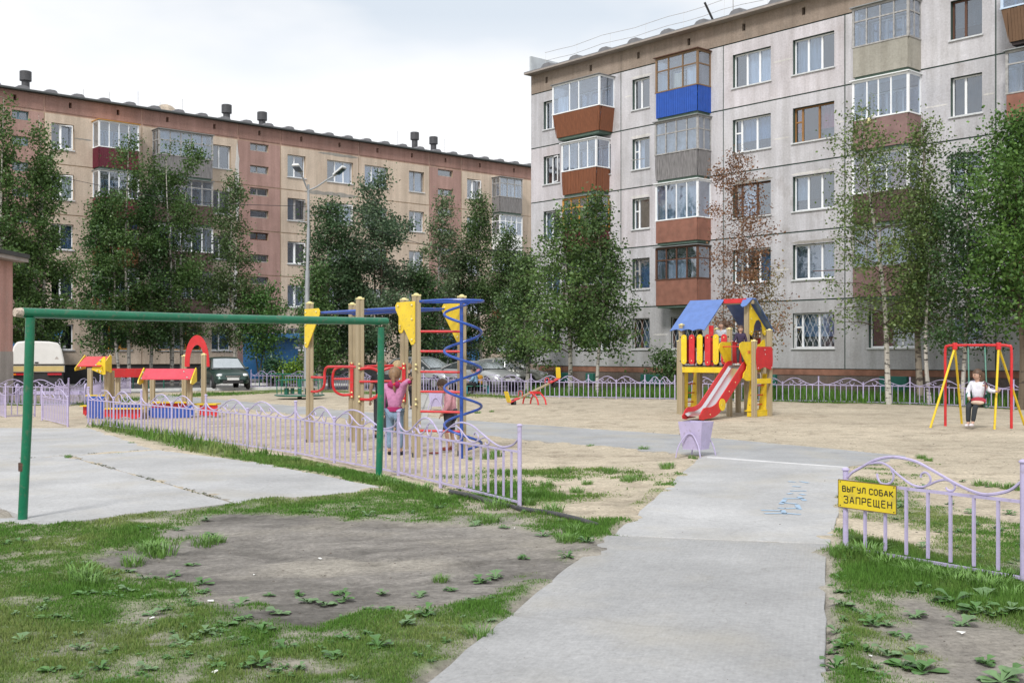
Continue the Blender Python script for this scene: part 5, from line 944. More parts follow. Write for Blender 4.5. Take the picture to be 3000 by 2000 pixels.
for i in range(n_+1):
    k = i/n_; a_ = math.radians(60)+k*4.05*2*math.pi; rr = 0.29*(1-0.0*k); sp.append(Vector((cx.x+rr*math.cos(a_), cx.y+rr*math.sin(a_), 2.42-2.32*k)))
sp = [up(PP['d'], 2.42)+Vector((0.05, 0, 0)), up(PP['d'], 2.42)+Vector((0.45, 0.1, 0)), up(pole, 2.43)+Vector((0.12, 0.38, 0))]+sp[2:]
MB().tube(sp, 0.021, 8).build('spiral', BLUE, cf)
MB().tube(smoothcurve([up(PP['d'], 2.43)+Vector((0.06, -0.03, 0)), up(pole, 2.44)+Vector((-0.2, -0.1, 0)), up(pole, 2.43)+Vector((0.2, -0.12, 0)), up(pole, 2.43)+Vector((0.33, 0.12, 0)), up(PP['f'], 2.42)+Vector((0.05, 0, 0))], 5), 0.022, 8).build('top_ring', BLUE, cf)
# red pipe loops on the long side
r1 = -row1.normalized(); 
def P1(d, z, base='a', o=0): return PP[base]+r1*d+Vector((0, 0, z))+Vector((0.05, -0.08, 0))*o
MB().tube(smoothcurve([P1(0, 0.93, o=1), P1(0.22, 0.94, o=1), P1(0.42, 1.0, o=1), P1(0.48, 1.12, o=1), P1(0.48, 1.28, o=1), P1(0.56, 1.37, o=1), P1(0.8, 1.385, o=1), P1(2.0, 1.39, o=1)], 5), 0.024, 9).build('red_bar', RED, cf)
MB().tube([P1(0, 1.19, o=1), P1(0.48, 1.19, o=1)], 0.022, 8).build('red_bar', RED, cf)
def dloop(base, s0, w):
    b = PP[base]; D = Vector((1, 0.12, 0))*s0; MB().tube(smoothcurve([b+Vector((0, -0.06, 1.36)), b+D*(w*0.6)+Vector((0, -0.06, 1.37)), b+D*w+Vector((0, -0.06, 1.28)), b+D*w+Vector((0, -0.06, 0.98)), b+D*(w*0.6)+Vector((0, -0.06, 0.86)), b+Vector((0, -0.06, 0.86))], 5), 0.024, 9).build('red_loop', RED, cf)
    MB().tube([b+Vector((0, -0.06, 1.15)), b+D*w+Vector((0, -0.06, 1.15))], 0.02, 8).build('red_bar', RED, cf)
dloop('c', -1, 0.33); dloop('b', 1, 0.33); dloop('e', -1, 0.38)
MB().tube(smoothcurve([up(PP['b'], 1.40)+Vector((0.05, 0.05, 0)), up(PP['b'], 1.41)+Vector((0.5, 0.4, 0)), up(PP['e'], 1.40)+Vector((-0.3, 0, 0))], 4), 0.022, 8).build('red_bar', RED, cf)
for b in ('c', 'e'): MB().box(-0.03, -0.085, 0.80, 0.03, -0.062, 1.45).build('mounting_plate', RED, cf, PP[b])
bolts(cf, [PP[k]+Vector((0.0, -0.085, z)) for k in 'cebd' for z in (0.82, 0.9, 1.37, 1.44)], 0.02)
for k in 'abcdef': MB().box(-0.03, -0.066, -0.02, 0.03, 0.066, 0.06).build('foot_bracket', mat('steel_bracket', (0.12, 0.12, 0.12), 0.5, metal=0.6), cf, PP[k]).rotation_euler = (0, 0, rzf-0.35)
# ------------------------------------------------------------ slide tower
tw0 = Vector((5.65, 29.0, 0)); TW = thing('slide_tower', 'play tower with blue roof, red slide and yellow and red slats', 'play tower', tw0, math.atan2(-0.66, 0.75))
for x, y, h in ((-1.46, 0, 2.38), (0, 0, 2.25), (0, 0.9, 2.98), (0, 1.8, 2.3), (-1.46, 1.8, 2.3), (0.72, 0, 1.93), (0.72, 0.8, 2.22), (-1.46, 0.9, 2.95), (-0.75, 1.75, 1.25), (0.0, 1.3, 1.25), (-1.62, 0.15, 1.95)):
    post(TW, x, y, h, 0.115, cap=(x, y) not in ((-0.75, 1.75), (0.0, 1.3)))
DK = mat('deck_board', (0.16, 0.11, 0.08), 0.7); MB().box(-1.42, 0.05, 1.27, -0.02, 1.78, 1.305).box(-0.02, 0.05, 1.27, 0.68, 0.78, 1.305).build('deck', DK, TW)
for a_, b_ in (((-1.4, -0.062), (-0.06, -0.062)), ((0.06, -0.062), (0.66, -0.062)), ((-1.4, 1.86), (-0.06, 1.86))): MB().box(a_[0], a_[1]-0.015, 1.12, b_[0], a_[1]+0.015, 1.265).build('deck_beam', YEL, TW, bevel=0.006)
MB().box(0.765, 0.05, 0.85, 0.79, 0.75, 0.98).build('deck_beam', YEL, TW, bevel=0.006); MB().box(-1.535, 0.1, 1.1, -1.51, 1.7, 1.26).build('deck_beam', YEL, TW, bevel=0.006)
# slats
MB().tube([(-1.5, -0.04, 2.06), (0.02, -0.04, 2.06)], 0.02, 8).build('slat_rail', BLACK, TW); MB().tube([(-1.5, -0.04, 1.42), (0.02, -0.04, 1.42)], 0.02, 8).build('slat_rail', BLACK, TW)
sm_ = []
for i in range(6):
    x = -1.34+0.245*i; m = YEL if i % 2 == 0 else RED; z0, z1 = (1.34, 2.13) if i != 3 else (1.30, 2.13)
    o = MB().prism(rrect(x-0.085, z0, x+0.085, z1, 0.084, 6), lambda u, v, w: (u, -0.065-w, v), 0.022).build('slat', m, TW, bevel=0.004, smooth=False); bolts(o, [(x, -0.09, z0+0.09), (x, -0.09, z1-0.09)], 0.017)
# roof
RB_ = paint('roof_blue', (0.10, 0.20, 0.52), 0.28, dirt=0.15, coat=0.5, metal=0.3); yc, hz_, hw = 0.9, 3.07, 0.92; sl_ = (hz_-2.30)/hw
def roofpanel(x0, x1, side, wave=True):
    # scalloped lower edge, in slope coordinates (along x, down slope s)
    Ls = math.hypot(hw+0.10, (hw+0.10)*sl_); low = []; n = 18
    for i in range(n+1):
        k = i/n; x = x0+(x1-x0)*k; low.append((x, Ls-0.07*abs(math.sin(math.pi*k*3)) if wave else Ls))
    poly = [(x1, 0.0), (x0, 0.0)]+low; c, s_ = (hw+0.1)/Ls, (hw+0.1)*sl_/Ls; nrm = Vector((0, side*s_, c))
    return MB().prism(poly[::-1] if side > 0 else poly, lambda u, v, w: Vector((u, yc+side*v*c, hz_-v*s_))+nrm*w, 0.02).build('roof_panel', RB_, TW, smooth=False)
roofpanel(-1.75, -0.68, -1); roofpanel(-0.72, 0.26, 1)
MB().prism([(-0.10, 0), (0.18, 0), (0.12, 0.30), (0.02, 0.36), (-0.06, 0.30)], lambda u, v, w: Vector((u+0.0, yc-v*0.76, hz_+0.008-v*0.64+w)), 0.02).build('roof_trim', RB_, TW)
MB().box(-0.68, yc-0.05, hz_-0.10, 0.0, yc-0.02, hz_+0.02).build('ridge_beam', RED, TW, bevel=0.004)
MB().box(-1.75, yc-0.02, hz_-0.13, 0.2, yc+0.04, hz_-0.03).build('ridge_beam', TAN, TW)
gp_ = [(0.02, 2.96), (0.10, 2.90), (0.86, 2.30), (0.90, 2.22), (0.87, 2.14), (0.80, 2.11), (0.73, 2.16), (0.70, 2.30), (0.62, 2.46), (0.48, 2.54), (0.34, 2.50), (0.24, 2.38), (0.21, 2.24), (0.16, 2.14), (0.09, 2.10), (0.02, 2.14)]
MB().prism(gp_, lambda u, v, w: (0.065+w, yc+u, v), 0.02).build('gable_panel', YEL, TW, smooth=False)
bolts(TW, [(0.09, yc+0.08, 2.82), (0.09, yc+0.08, 2.55), (0.09, yc+0.08, 2.2), (0.09, yc+0.82, 2.22)], 0.018)
pp_ = [(0.06, 1.35), (0.84, 1.35), (0.84, 1.92), (0.80, 2.0), (0.72, 1.99), (0.58, 1.89), (0.45, 1.865), (0.32, 1.89), (0.18, 1.99), (0.10, 2.0), (0.06, 1.92)]
MB().prism(pp_, lambda u, v, w: (0.065+w, yc+u, v), 0.02).build('parapet_panel', YEL, TW, smooth=False)
# far gable in red and inner red panels
MB().prism([(0.05, 1.35), (0.8, 1.35), (0.8, 2.1), (0.45, 2.0), (0.05, 2.1)], lambda u, v, w: (-1.54-w, yc+u-0.85, v), 0.02).build('parapet_panel', RED, TW, smooth=False)
MB().prism([(-1.35, 1.35), (-0.1, 1.35), (-0.1, 2.05), (-0.7, 1.9), (-1.35, 2.05)], lambda u, v, w: (u, 1.87+w, v), 0.02).build('parapet_panel', RED, TW, smooth=False)
MB().box(-0.68, 0.10, 1.3, -0.55, 0.13, 2.36).build('brace_panel', RED, TW)
rp_ = [(0.02, 1.22), (0.08, 1.20), (0.22, 1.24), (0.40, 1.28), (0.56, 1.24), (0.72, 1.20), (0.80, 1.26), (0.83, 1.45), (0.81, 1.75), (0.74, 1.80), (0.06, 1.80), (0.0, 1.74), (-0.02, 1.5)]
MB().prism(rp_, lambda u, v, w: (0.78+w, u, v), 0.022).build('side_panel', RED, TW, smooth=False); bolts(TW, [(0.805, 0.4, 1.72), (0.805, 0.42, 1.6), (0.805, 0.05, 1.25), (0.805, 0.76, 1.26)], 0.016, CHROME)
# slide
def sidep(x):
    P = [(0.02, 0.93), (-0.12, 0.93), (-0.22, 1.0), (-0.20, 1.12), (-0.12, 1.22), (-0.10, 1.32), (-0.22, 1.55), (-0.32, 1.75), (-0.30, 1.88), (-0.22, 1.92), (0.02, 1.92)]
    return MB().prism(P, lambda u, v, w: (x+w, u*1.75-0.075, v), 0.022).build('slide_cheek', YEL, TW, smooth=False)
sidep(0.05); s2 = sidep(0.64)
MB().box(0.663, -0.24, 1.62, 0.668, -0.10, 1.70).build('label_plate', mat('orange_label', (0.75, 0.25, 0.05), 0.5), s2)
for z in (1.685, 1.66, 1.635): MB().box(0.668, -0.19, z-0.006, 0.670, -0.10, z+0.004).build('label_line', mat('dark_red_print', (0.3, 0.03, 0.02), 0.5), s2)
MB().tube([(0.05, -0.45, 1.80), (0.66, -0.45, 1.80)], 0.014, 8).build('grab_bar', RED, TW)
prof = [(-0.05, 1.27), (-0.25, 1.25), (-0.42, 1.12), (-1.40, 0.36), (-1.62, 0.22), (-1.85, 0.155), (-2.15, 0.14), (-2.32, 0.10)]
pc = smoothcurve([(0, a_, b_) for a_, b_ in prof], 5); ch = MB()
for i in range(len(pc)-1):
    for x0_, x1_, z0_, z1_ in ((0.12, 0.20, 0.06, 0.0), (0.20, 0.50, 0, 0), (0.50, 0.58, 0, 0.06)):
        ch.quad(pc[i]+Vector((x0_, 0, z0_)), pc[i]+Vector((x1_, 0, z1_)), pc[i+1]+Vector((x1_, 0, z1_)), pc[i+1]+Vector((x0_, 0, z0_)))
ch.build('chute', mat('polished_steel', (0.72, 0.72, 0.74), 0.32, metal=1.0, var=0.03), TW, ang=60)
def off(i, d):
    t = (pc[min(i+1, len(pc)-1)]-pc[max(i-1, 0)]).normalized(); n = Vector((0, -t.z, t.y)); n = n if n.z > 0 else -n; return pc[i]+n*d
ups = [off(i, 0.17*min(1, (len(pc)-i)/8+0.35)) for i in range(1, len(pc))]; dns = [off(i, -0.10) for i in range(1, len(pc))]; nose = [Vector((0, -2.42, 0.12)), Vector((0, -2.40, 0.04))]
pl2 = [(p.y, p.z) for p in ups]+[(p.y, p.z) for p in nose]+[(p.y, max(0.02, p.z)) for p in reversed(dns)]
for x in (0.10, 0.575): MB().prism(pl2, lambda u, v, w: (x+w, u, v), 0.025).build('slide_side', RED, TW, smooth=False)
MB().prism([(0.15*math.cos(a_), 0.15*math.sin(a_)) for a_ in np.linspace(0, 2*math.pi, 20, endpoint=False)], lambda u, v, w: (0.601+w, -1.38+u, 0.36+v), 0.012).build('round_badge', YEL, TW)
bolts(TW, [(0.61, -0.75, 0.90), (0.61, -1.05, 0.68), (0.61, -1.95, 0.14), (0.61, -1.42, 0.36)], 0.014)
MB().box(0.14, -0.10, 1.25, 0.56, -0.06, 1.42).build('slide_head', RED, TW) if False else None
# ladders
def ladder(x, y, side, zt=1.1, w=0.5, lean=0.12, name='ladder'):
    l = thing(name, None, None, (x, y, 0), 0); l.parent = TW
    for k in (0, 1):
        yy = k*w; MB().prism([(0, zt), (0.12, zt), (0.12+lean, 0.12), (lean-0.10, 0.12)], lambda u, v, q: (side*u, yy+q, v), 0.022).build('ladder_side', YEL, l, smooth=False)
    for z in (0.30, 0.55, 0.80): MB().tube([(side*(0.06+lean*(1-z/zt)), 0.0, z), (side*(0.06+lean*(1-z/zt)), w, z)], 0.016, 8).build('rung', RED, l)
    MB().box(min(0, side*(lean+0.08)), -0.05, 0.0, max(0, side*(lean+0.08)), w+0.07, 0.14).build('base_box', YEL, l, bevel=0.01)
    MB().box(min(-0.0, side*(lean+0.13)), -0.08, 0.141, max(0.0, side*(lean+0.13)), w+0.10, 0.165).build('base_lid', YEL, l)
ladder(0.69, 0.08, -1, w=0.62); ladder(-1.55, 0.45, -1)
for y in (0.30, 1.1): MB().tube(smoothcurve([(-1.66, y, 1.42), (-1.74, y, 1.36), (-1.78, y, 1.15), (-1.74, y, 0.98), (-1.66, y, 0.92)], 4), 0.016, 8).build('handle', RED, TW)
# ------------------------------------------------------------ swing
SW0 = Vector((9.82, 24.75, 0)); SW = thing('swing', 'red and yellow tubular swing frame with green hangers at the right', 'swing', SW0)
def sw(v): return Vector(v)-SW0
TZ = 1.80; la, rb = Vector((9.82, 24.75, TZ)), Vector((10.55, 24.2, TZ)); ln = Vector((9.63, 24.9, 0)); dv = (rb-la).normalized()
le = la-dv*0.24; re = rb+dv*0.27; e0 = Vector((9.66, 24.88, 0)); e1 = Vector((10.76, 24.05, 0))
MB().tube([sw(p) for p in smoothcurve([(e0.x, e0.y, -0.03), (e0.x, e0.y, 1.0), (e0.x, e0.y, TZ-0.10), tuple(le+Vector((0.07, -0.05, -0.015))), tuple(la), tuple(rb), tuple(re-dv*0.08+Vector((0, 0, -0.015))), (e1.x, e1.y, TZ-0.10), (e1.x, e1.y, 1.0), (e1.x, e1.y, -0.03)], 7)], 0.030, 10).build('frame', RED, SW)
for ap, f1, f2 in ((la, (9.18, 24.50, 0), (10.38, 25.75, 0)), (rb, (10.33, 23.9, 0), (11.60, 25.25, 0))):
    for f_ in (f1, f2): MB().tube([sw(Vector(f_)-Vector((0, 0, 0.02))), sw(ap-Vector((0, 0, 0.05)))], 0.026, 10).build('brace', YEL, SW)
    MB().box(-0.045, -0.045, -0.10, 0.045, 0.045, 0.06).build('joint', RED, SW, sw(ap), bevel=0.015)
h0 = la+dv*0.28; h1 = la+dv*0.28+dv*0.35; sc = Vector((10.07, 24.15, 0.52)); fwd = Vector((-0.66, -0.75, 0)).normalized()
ha = sc-dv*0.17; hb = sc+dv*0.19
GRS = paint('green_swing', (0.01, 0.14, 0.09), 0.4)
for a_, b_ in ((h0, ha+Vector((0, 0, 0.28))), (h1, hb+Vector((0, 0, 0.28)))):
    MB().tube([sw(a_), sw(b_)], 0.018, 8).build('hanger', GRS, SW); MB().box(-0.03, -0.03, -0.09, 0.03, 0.03, 0.0).build('bearing', BLACK, SW, sw(a_))
for q in (ha, hb):
    MB().tube([sw(p) for p in smoothcurve([q+Vector((0, 0, 0.28)), q+fwd*0.16+Vector((0, 0, 0.22)), q+fwd*0.2+Vector((0, 0, 0.05)), q+fwd*0.1+Vector((0, 0, -0.06)), q-fwd*0.1+Vector((0, 0, -0.04)), q-fwd*0.16+Vector((0, 0, 0.1)), q+Vector((0, 0, 0.28))], 4)], 0.012, 6).build('side_loop', GRS, SW)
st = MB()
for k in range(4): c_ = sc+fwd*(0.13-0.085*k); st.bar(sw(c_-dv*0.19), sw(c_+dv*0.21), 0.07, 0.02)
st.build('seat', GRS, SW, smooth=False); MB().bar(sw(sc-fwd*0.17-dv*0.19+Vector((0, 0, 0.18))), sw(sc-fwd*0.17+dv*0.21+Vector((0, 0, 0.18))), 0.02, 0.08).build('backrest', GRS, SW, smooth=False)
# ------------------------------------------------------------ seesaw
ss0 = Vector((0.70, 35.8, 0)); sd_ = Vector((0.88, 0.475, 0)).normalized(); SS = thing('seesaw', 'small seesaw with yellow seats on red arches, its right end raised', 'seesaw', ss0, math.atan2(sd_.y, sd_.x))
for x in (-0.12, 0.16):
    MB().tube(smoothcurve([(x-0.05, -0.60, -0.02), (x-0.04, -0.50, 0.18), (x, -0.2, 0.33), (x, 0.0, 0.37), (x, 0.2, 0.33), (x+0.04, 0.50, 0.18), (x+0.05, 0.60, -0.02)], 5), 0.026, 9).build('arch', RED, SS)
MB().box(-0.16, -0.06, 0.33, 0.22, 0.06, 0.42).build('pivot', RED, SS, bevel=0.01)
def sw_pt(x): return 0.45+0.42*x*0.98
bm = MB(); bm.bar((-0.62, 0, sw_pt(-0.62)-0.02), (0.66, 0, sw_pt(0.66)-0.02), 0.10, 0.055); bm.build('plank', TAN, SS, bevel=0.006)
for s_ in (-1, 1):
    xx = s_*0.74; zz = sw_pt(xx); sl2 = 0.41; MB().bar((xx-0.17, 0, zz-0.17*sl2), (xx+0.17, 0, zz+0.17*sl2), 0.24, 0.035).build('seat', RED, SS, bevel=0.01)
    bx = xx+s_*0.17; bz = zz+s_*0.17*sl2; le_ = -0.10 if s_ < 0 else -0.02
    MB().prism(rrect(-0.13, 0.0, 0.13, 0.36, 0.05), lambda u, v, w: (bx+le_*v/0.36*1.2+w, u, bz+v), 0.025).build('seat_back', YEL, SS, bevel=0.004, smooth=False)
    MB().tube([(xx+0.0, 0.09*math.cos(a_), zz-0.10+0.09*math.sin(a_)) for a_ in np.linspace(0, 2*math.pi, 14, endpoint=False)], 0.05, 8, closed=True).build('tyre', BLACK, SS)
    hx = xx-s_*0.25; MB().tube(smoothcurve([(hx, -0.12, zz-s_*0.25*sl2+0.02), (hx, -0.10, zz-s_*0.25*sl2+0.17), (hx, 0.10, zz-s_*0.25*sl2+0.17), (hx, 0.12, zz-s_*0.25*sl2+0.02)], 4), 0.014, 7).build('handle', RED, SS)
# ------------------------------------------------------------ merry-go-round
MG = thing('merry_go_round', 'green merry-go-round with a flat round deck behind the climbing frame', 'merry-go-round', (-7.65, 40.2, 0), 0.3)
MB().lathe([(0.08, -0.03), (0.08, 0.12)], seg=12).build('pivot', BLACK, MG); MB().lathe([(0.80, 0.10), (0.87, 0.13), (0.87, 0.165), (0.84, 0.17)], seg=28).build('deck', mat('worn_deck', (0.30, 0.29, 0.27), 0.7, vscale=5, var=0.3), MG); MB().tube([(0.875*math.cos(a_), 0.875*math.sin(a_), 0.14) for a_ in np.linspace(0, 2*math.pi, 28, endpoint=False)], 0.022, 6, closed=True).build('rim', GRS, MG)
for k in range(4):
    a_ = k*math.pi/2+0.4; c_, s_ = math.cos(a_), math.sin(a_); M_ = Matrix.Rotation(a_, 4, 'Z'); MB().box(0.38, -0.28, 0.40, 0.70, 0.28, 0.425, M_).build('seat', mat('worn_plank', (0.36, 0.33, 0.28), 0.8, vscale=6, var=0.3), MG); MB().box(0.45, -0.04, 0.17, 0.60, 0.04, 0.40, M_).build('seat_support', GRS, MG)
    MB().tube([M_ @ Vector(p) for p in smoothcurve([(0.72, -0.34, 0.17), (0.73, -0.34, 0.6), (0.73, -0.28, 0.68), (0.73, 0.28, 0.68), (0.73, 0.34, 0.6), (0.72, 0.34, 0.17)], 4)], 0.018, 7).build('handrail', GRS, MG); MB().tube([M_ @ Vector((0.03, 0, 0.70)), M_ @ Vector((0.73, 0, 0.68))], 0.015, 6).build('spoke', GRS, MG)
MB().lathe([(0.05, 0.17), (0.05, 0.72)], seg=10).build('hub', GRS, MG)
# ------------------------------------------------------------ play house sandbox
SX = thing('play_shop', 'wooden toddler play shop with red roofs and blue and red panels behind the lilac fence', 'play shop', (-9.6, 28.0, 0))
def X(px, Y=28.0): return (px-1500)/F*Y+9.6
def ZZ(py, Y=28.0): return E+(H-py)/F*Y
for px, Y, zt in ((264, 30.2, ZZ(1078, 30.2)), (314, 28.1, ZZ(1085, 28.1)), (327, 28.4, ZZ(1085, 28.4)), (425, 28.1, ZZ(1112, 28.1)), (447, 30.0, ZZ(1090, 30)), (556, 28.1, ZZ(1105, 28.1)), (540, 30.0, ZZ(1044, 30.0)), (597, 29.2, ZZ(1040, 29.2)), (345, 30.2, ZZ(1085, 30.2))):
    post(SX, X(px, Y), Y-28, zt, 0.115, cap=px in (540, 597))
def slope(x0, x1, yb, yt, zb, zt, name='roof_panel', m=RED): MB().prism([(x0, 0), (x1, 0), (x1, 1), (x0, 1)], lambda u, v, w: (u, yb+(yt-yb)*v, zb+(zt-zb)*v+w), 0.02).build(name, m, SX, smooth=False)
slope(X(246), X(315), -0.45, 0.15, ZZ(1073), ZZ(1046)); MB().prism([(-0.50, ZZ(1075)-0.02), (0.15, ZZ(1043)+0.03), (0.24, ZZ(1043)), (0.24, ZZ(1090)), (0.18, ZZ(1092)), (-0.48, ZZ(1078))], lambda u, v, w: (X(315)+w+0.18*0, u, v), 0.02).build('gable_panel', YEL, SX, smooth=False)
MB().prism([(0, -0.13), (0.31, 0.16), (0.34, 0.12), (0.34, -0.28), (0.29, -0.30), (0.0, -0.17)], lambda u, v, w: (X(286)+u, -0.40+w, ZZ(1062)+v), 0.02).build('gable_panel', YEL, SX, smooth=False, label='yellow side board of the small roof')
MB().prism([(-0.50, ZZ(1078)), (0.15, ZZ(1043)+0.03), (0.2, ZZ(1043)), (0.2, ZZ(1080)), (-0.48, ZZ(1085))], lambda u, v, w: (X(243)-w, u, v), 0.02).build('gable_panel', YEL, SX, smooth=False)
MB().box(X(328, 30), 2.0, ZZ(1105, 30), X(451, 30), 2.03, ZZ(1079, 30)).build('board', paint('deep_red', (0.42, 0.012, 0.015), 0.35), SX, bevel=0.005)
slope(X(424), X(568), -0.30, 0.10, ZZ(1111), ZZ(1082), m=paint('pinkish_red', (0.62, 0.05, 0.08), 0.3)); 
for px in (419, 569): MB().prism([(-0.36, ZZ(1118)-0.03), (-0.32, ZZ(1112)), (0.10, ZZ(1079)+0.02), (0.16, ZZ(1082)), (0.16, ZZ(1118)), (-0.2, ZZ(1126))], lambda u, v, w: (X(px)+w*(1 if px > 500 else -1), u, v), 0.025).build('gable_panel', YEL, SX, smooth=False)
ac = X(577, 29.6); ao = [(ac+0.33*math.cos(a_), ZZ(1074, 29.6)+0.84*math.sin(a_)**0.9) for a_ in np.linspace(0.0, math.pi, 22)]; ai = [(ac+0.20*math.cos(a_), ZZ(1074, 29.6)+0.58*math.sin(a_)**0.9) for a_ in np.linspace(math.pi, 0.0, 22)]
ar = MB(); n = 22; pts = [(*p, 0) for p in ao]+[(*p, 0) for p in ai]
for i in range(n-1):
    a_, b_, c_, d_ = ao[i], ao[i+1], ai[n-2-i], ai[n-1-i]
    for y in (1.6, 1.63): ar.quad((a_[0], y, a_[1]), (b_[0], y, b_[1]), (c_[0], y, c_[1]), (d_[0], y, d_[1]))
    ar.quad((a_[0], 1.6, a_[1]), (b_[0], 1.6, b_[1]), (b_[0], 1.63, b_[1]), (a_[0], 1.63, a_[1])); ar.quad((d_[0], 1.6, d_[1]), (c_[0], 1.6, c_[1]), (c_[0], 1.63, c_[1]), (d_[0], 1.63, d_[1]))
ar.build('arch_panel', RED, SX)
def panel(x0, x1, Y, z0, z1, m, name='side_panel', wave=0.03): MB().prism([(x0+(x1-x0)*i/12, z0+wave*math.sin(i*1.1)) for i in range(13)]+[(x1, z1), (x0, z1)], lambda u, v, w: (u, Y-28+w, v), 0.022).build(name, m, SX, smooth=False)
panel(X(254), X(304), 28.0, 0.0, ZZ(1160), BLUE); panel(X(243, 28.6), X(262, 28.6), 28.6, 0.05, ZZ(1190, 28.6), RED); MB().box(X(238, 28.6), 0.5, ZZ(1190, 28.6), X(262, 28.6), 0.85, ZZ(1187, 28.6)).build('counter', YEL, SX)
MB().box(X(250), 0.0, ZZ(1160)+0.002, X(306), 0.3, ZZ(1157)).build('counter', YEL, SX)
panel(X(315), X(422), 27.7, 0.03, ZZ(1198, 27.7), RED); MB().box(X(308, 27.7), -0.42, ZZ(1198, 27.7), X(424, 27.7), -0.08, ZZ(1195, 27.7)).build('counter', YEL, SX, bevel=0.005); panel(X(335, 29.5), X(430, 29.5), 29.5, 0.1, ZZ(1185, 29.5), BLUE)
pb = [(X(434), 0.02), (X(500), 0.0), (X(566), 0.03), (X(568), 0.27), (X(562), 0.33), (X(550), 0.33), (X(541), 0.28), (X(505), 0.27), (X(434), 0.26)]; MB().prism(pb, lambda u, v, w: (u, 0.0+w, v), 0.022).build('side_panel', BLUE, SX, smooth=False); bolts(SX, [(X(437), -0.012, 0.05), (X(437), -0.012, 0.22), (X(563), -0.012, 0.06), (X(563), -0.012, 0.26)], 0.02, CHROME)
panel(X(575), X(628), 28.3, 0.05, ZZ(1186, 28.3), RED); MB().box(X(566, 28.3), 0.26, ZZ(1186, 28.3), X(634, 28.3), 0.75, ZZ(1182, 28.3)).build('counter', YEL, SX, bevel=0.005)
panel(X(445, 29.6), X(548, 29.6), 29.6, 0.05, ZZ(1180, 29.6), RED); MB().box(X(445, 29.6), 1.5, ZZ(1180, 29.6), X(548, 29.6), 1.8, ZZ(1177, 29.6)).build('counter', YEL, SX)
bolts(SX, [(X(252+0*i)+0.04, -0.46, 1.27) for i in range(1)]+[(X(432), -0.33, ZZ(1090)), (X(550), -0.33, ZZ(1088)), (X(428), -0.36, ZZ(1107)), (X(560), -0.36, ZZ(1104)), (X(300), -0.43, 1.33), (X(304), -0.43, 1.20), (X(312), -0.43, 1.45), (X(313), -0.43, 1.18)], 0.02, CHROME)
# ------------------------------------------------------------ street lamp
lp = Vector(((896-1500)/F*48, 48, 0)); LP = thing('street_lamp', 'grey twin armed street lamp with two cobra heads in front of the beige wall', 'street lamp', lp); tp = Vector(((903.7-896)/F*48, 0, 8.6))
PG = mat('galvanised_pole', (0.36, 0.38, 0.40), 0.5, metal=0.4); MB().tube([(0, 0, -0.1), (tp.x*0.6, 0, 5.2), (tp.x*0.6, 0, 5.2), (tp.x, 0, 7.0)], [0.11, 0.10, 0.075, 0.07], 10).build('pole', PG, LP); MB().tube([(tp.x, 0, 7.0), tp+Vector((0, 0, 0.3))], 0.05, 8).build('upper_pole', PG, LP)
for (px, py), (qx, qy) in (((884, 508), (874, 492)), ((985, 517), (1006, 503))):
    e_ = Vector(((px-1500)/F*48-lp.x, -0.3, E+(H-py)/F*48)); f_ = Vector(((qx-1500)/F*48-lp.x, -0.45 if qx > 900 else -0.9, E+(H-qy)/F*48)); b_ = tp+Vector((0, 0, 0.05))
    MB().tube(smoothcurve([b_, b_.lerp(e_, 0.3)+Vector((0, 0, -0.05)), b_.lerp(e_, 0.7)+Vector((0, 0, 0)), e_], 4), 0.035, 7).build('arm', PG, LP)
    d = (f_-e_).normalized(); hd = MB(); side = d.cross(Vector((0, 0, 1))).normalized(); uu = side.cross(d)
    hd.prism([(-0.22, 0), (-0.16, 0.10), (0.16, 0.10), (0.22, 0)], lambda u, v, w: e_-d*0.05+side*u*(0.55+0.45*min(1, w))+uu*v+d*w*1.0, 0.62); o = hd.build('lamp_head', mat('pale_lamp_head', (0.62, 0.63, 0.62), 0.4), LP, bevel=0.02)
    MB().prism([(-0.15, -0.05), (-0.17, -0.005), (0.17, -0.005), (0.15, -0.05)], lambda u, v, w: e_+side*u+uu*v+d*(0.1+w), 0.42).build('lens', GLASS_D, o, bevel=0.01)
pipe = [A(918, 560, 68), A(911, 520, 68), A(910, 470, 68), A(916, 450, 68), A(941, 425, 68)]
# cables across the courtyard
for lab, pts in (('thin overhead cable from the left edge to the street lamp', (A(-40, 470, 60), A(300, 545, 54), A(560, 590, 50), A(898, 605, 48))), ('thin overhead cable from the street lamp to the grey block corner', (A(905, 602, 48), A(1150, 690, 50), A(1350, 735, 52), A(1560, 725, 55.6)))):
    tag(MB().tube(smoothcurve(pts, 8), 0.012, 4).build('cable', BLACK, None), lab, 'cable')
# green rails behind the kerbs
for lab, p0, p1 in (('long green pipe rail in front of the left blue porch', Vector(((760-1500)/F*54, 54, 0)), Vector(((1040-1500)/F*52, 52, 0))), ('green pipe rail left of the dark green car', Vector(((300-1500)/F*52, 52, 0)), Vector(((480-1500)/F*52, 52, 0)))):
    r = thing('pipe_rail', lab, 'rail', p0); d = p1-p0; MB().tube([(0, 0, 0.66), d+Vector((0, 0, 0.66))], 0.035, 8).build('rail', GRS, r); pm_ = MB().tube([(0, 0, -0.05), (0, 0, 0.66)], 0.03, 8).mesh('post', GRS)
    for i in range(5): link('post', pm_, r, d*(i/4))
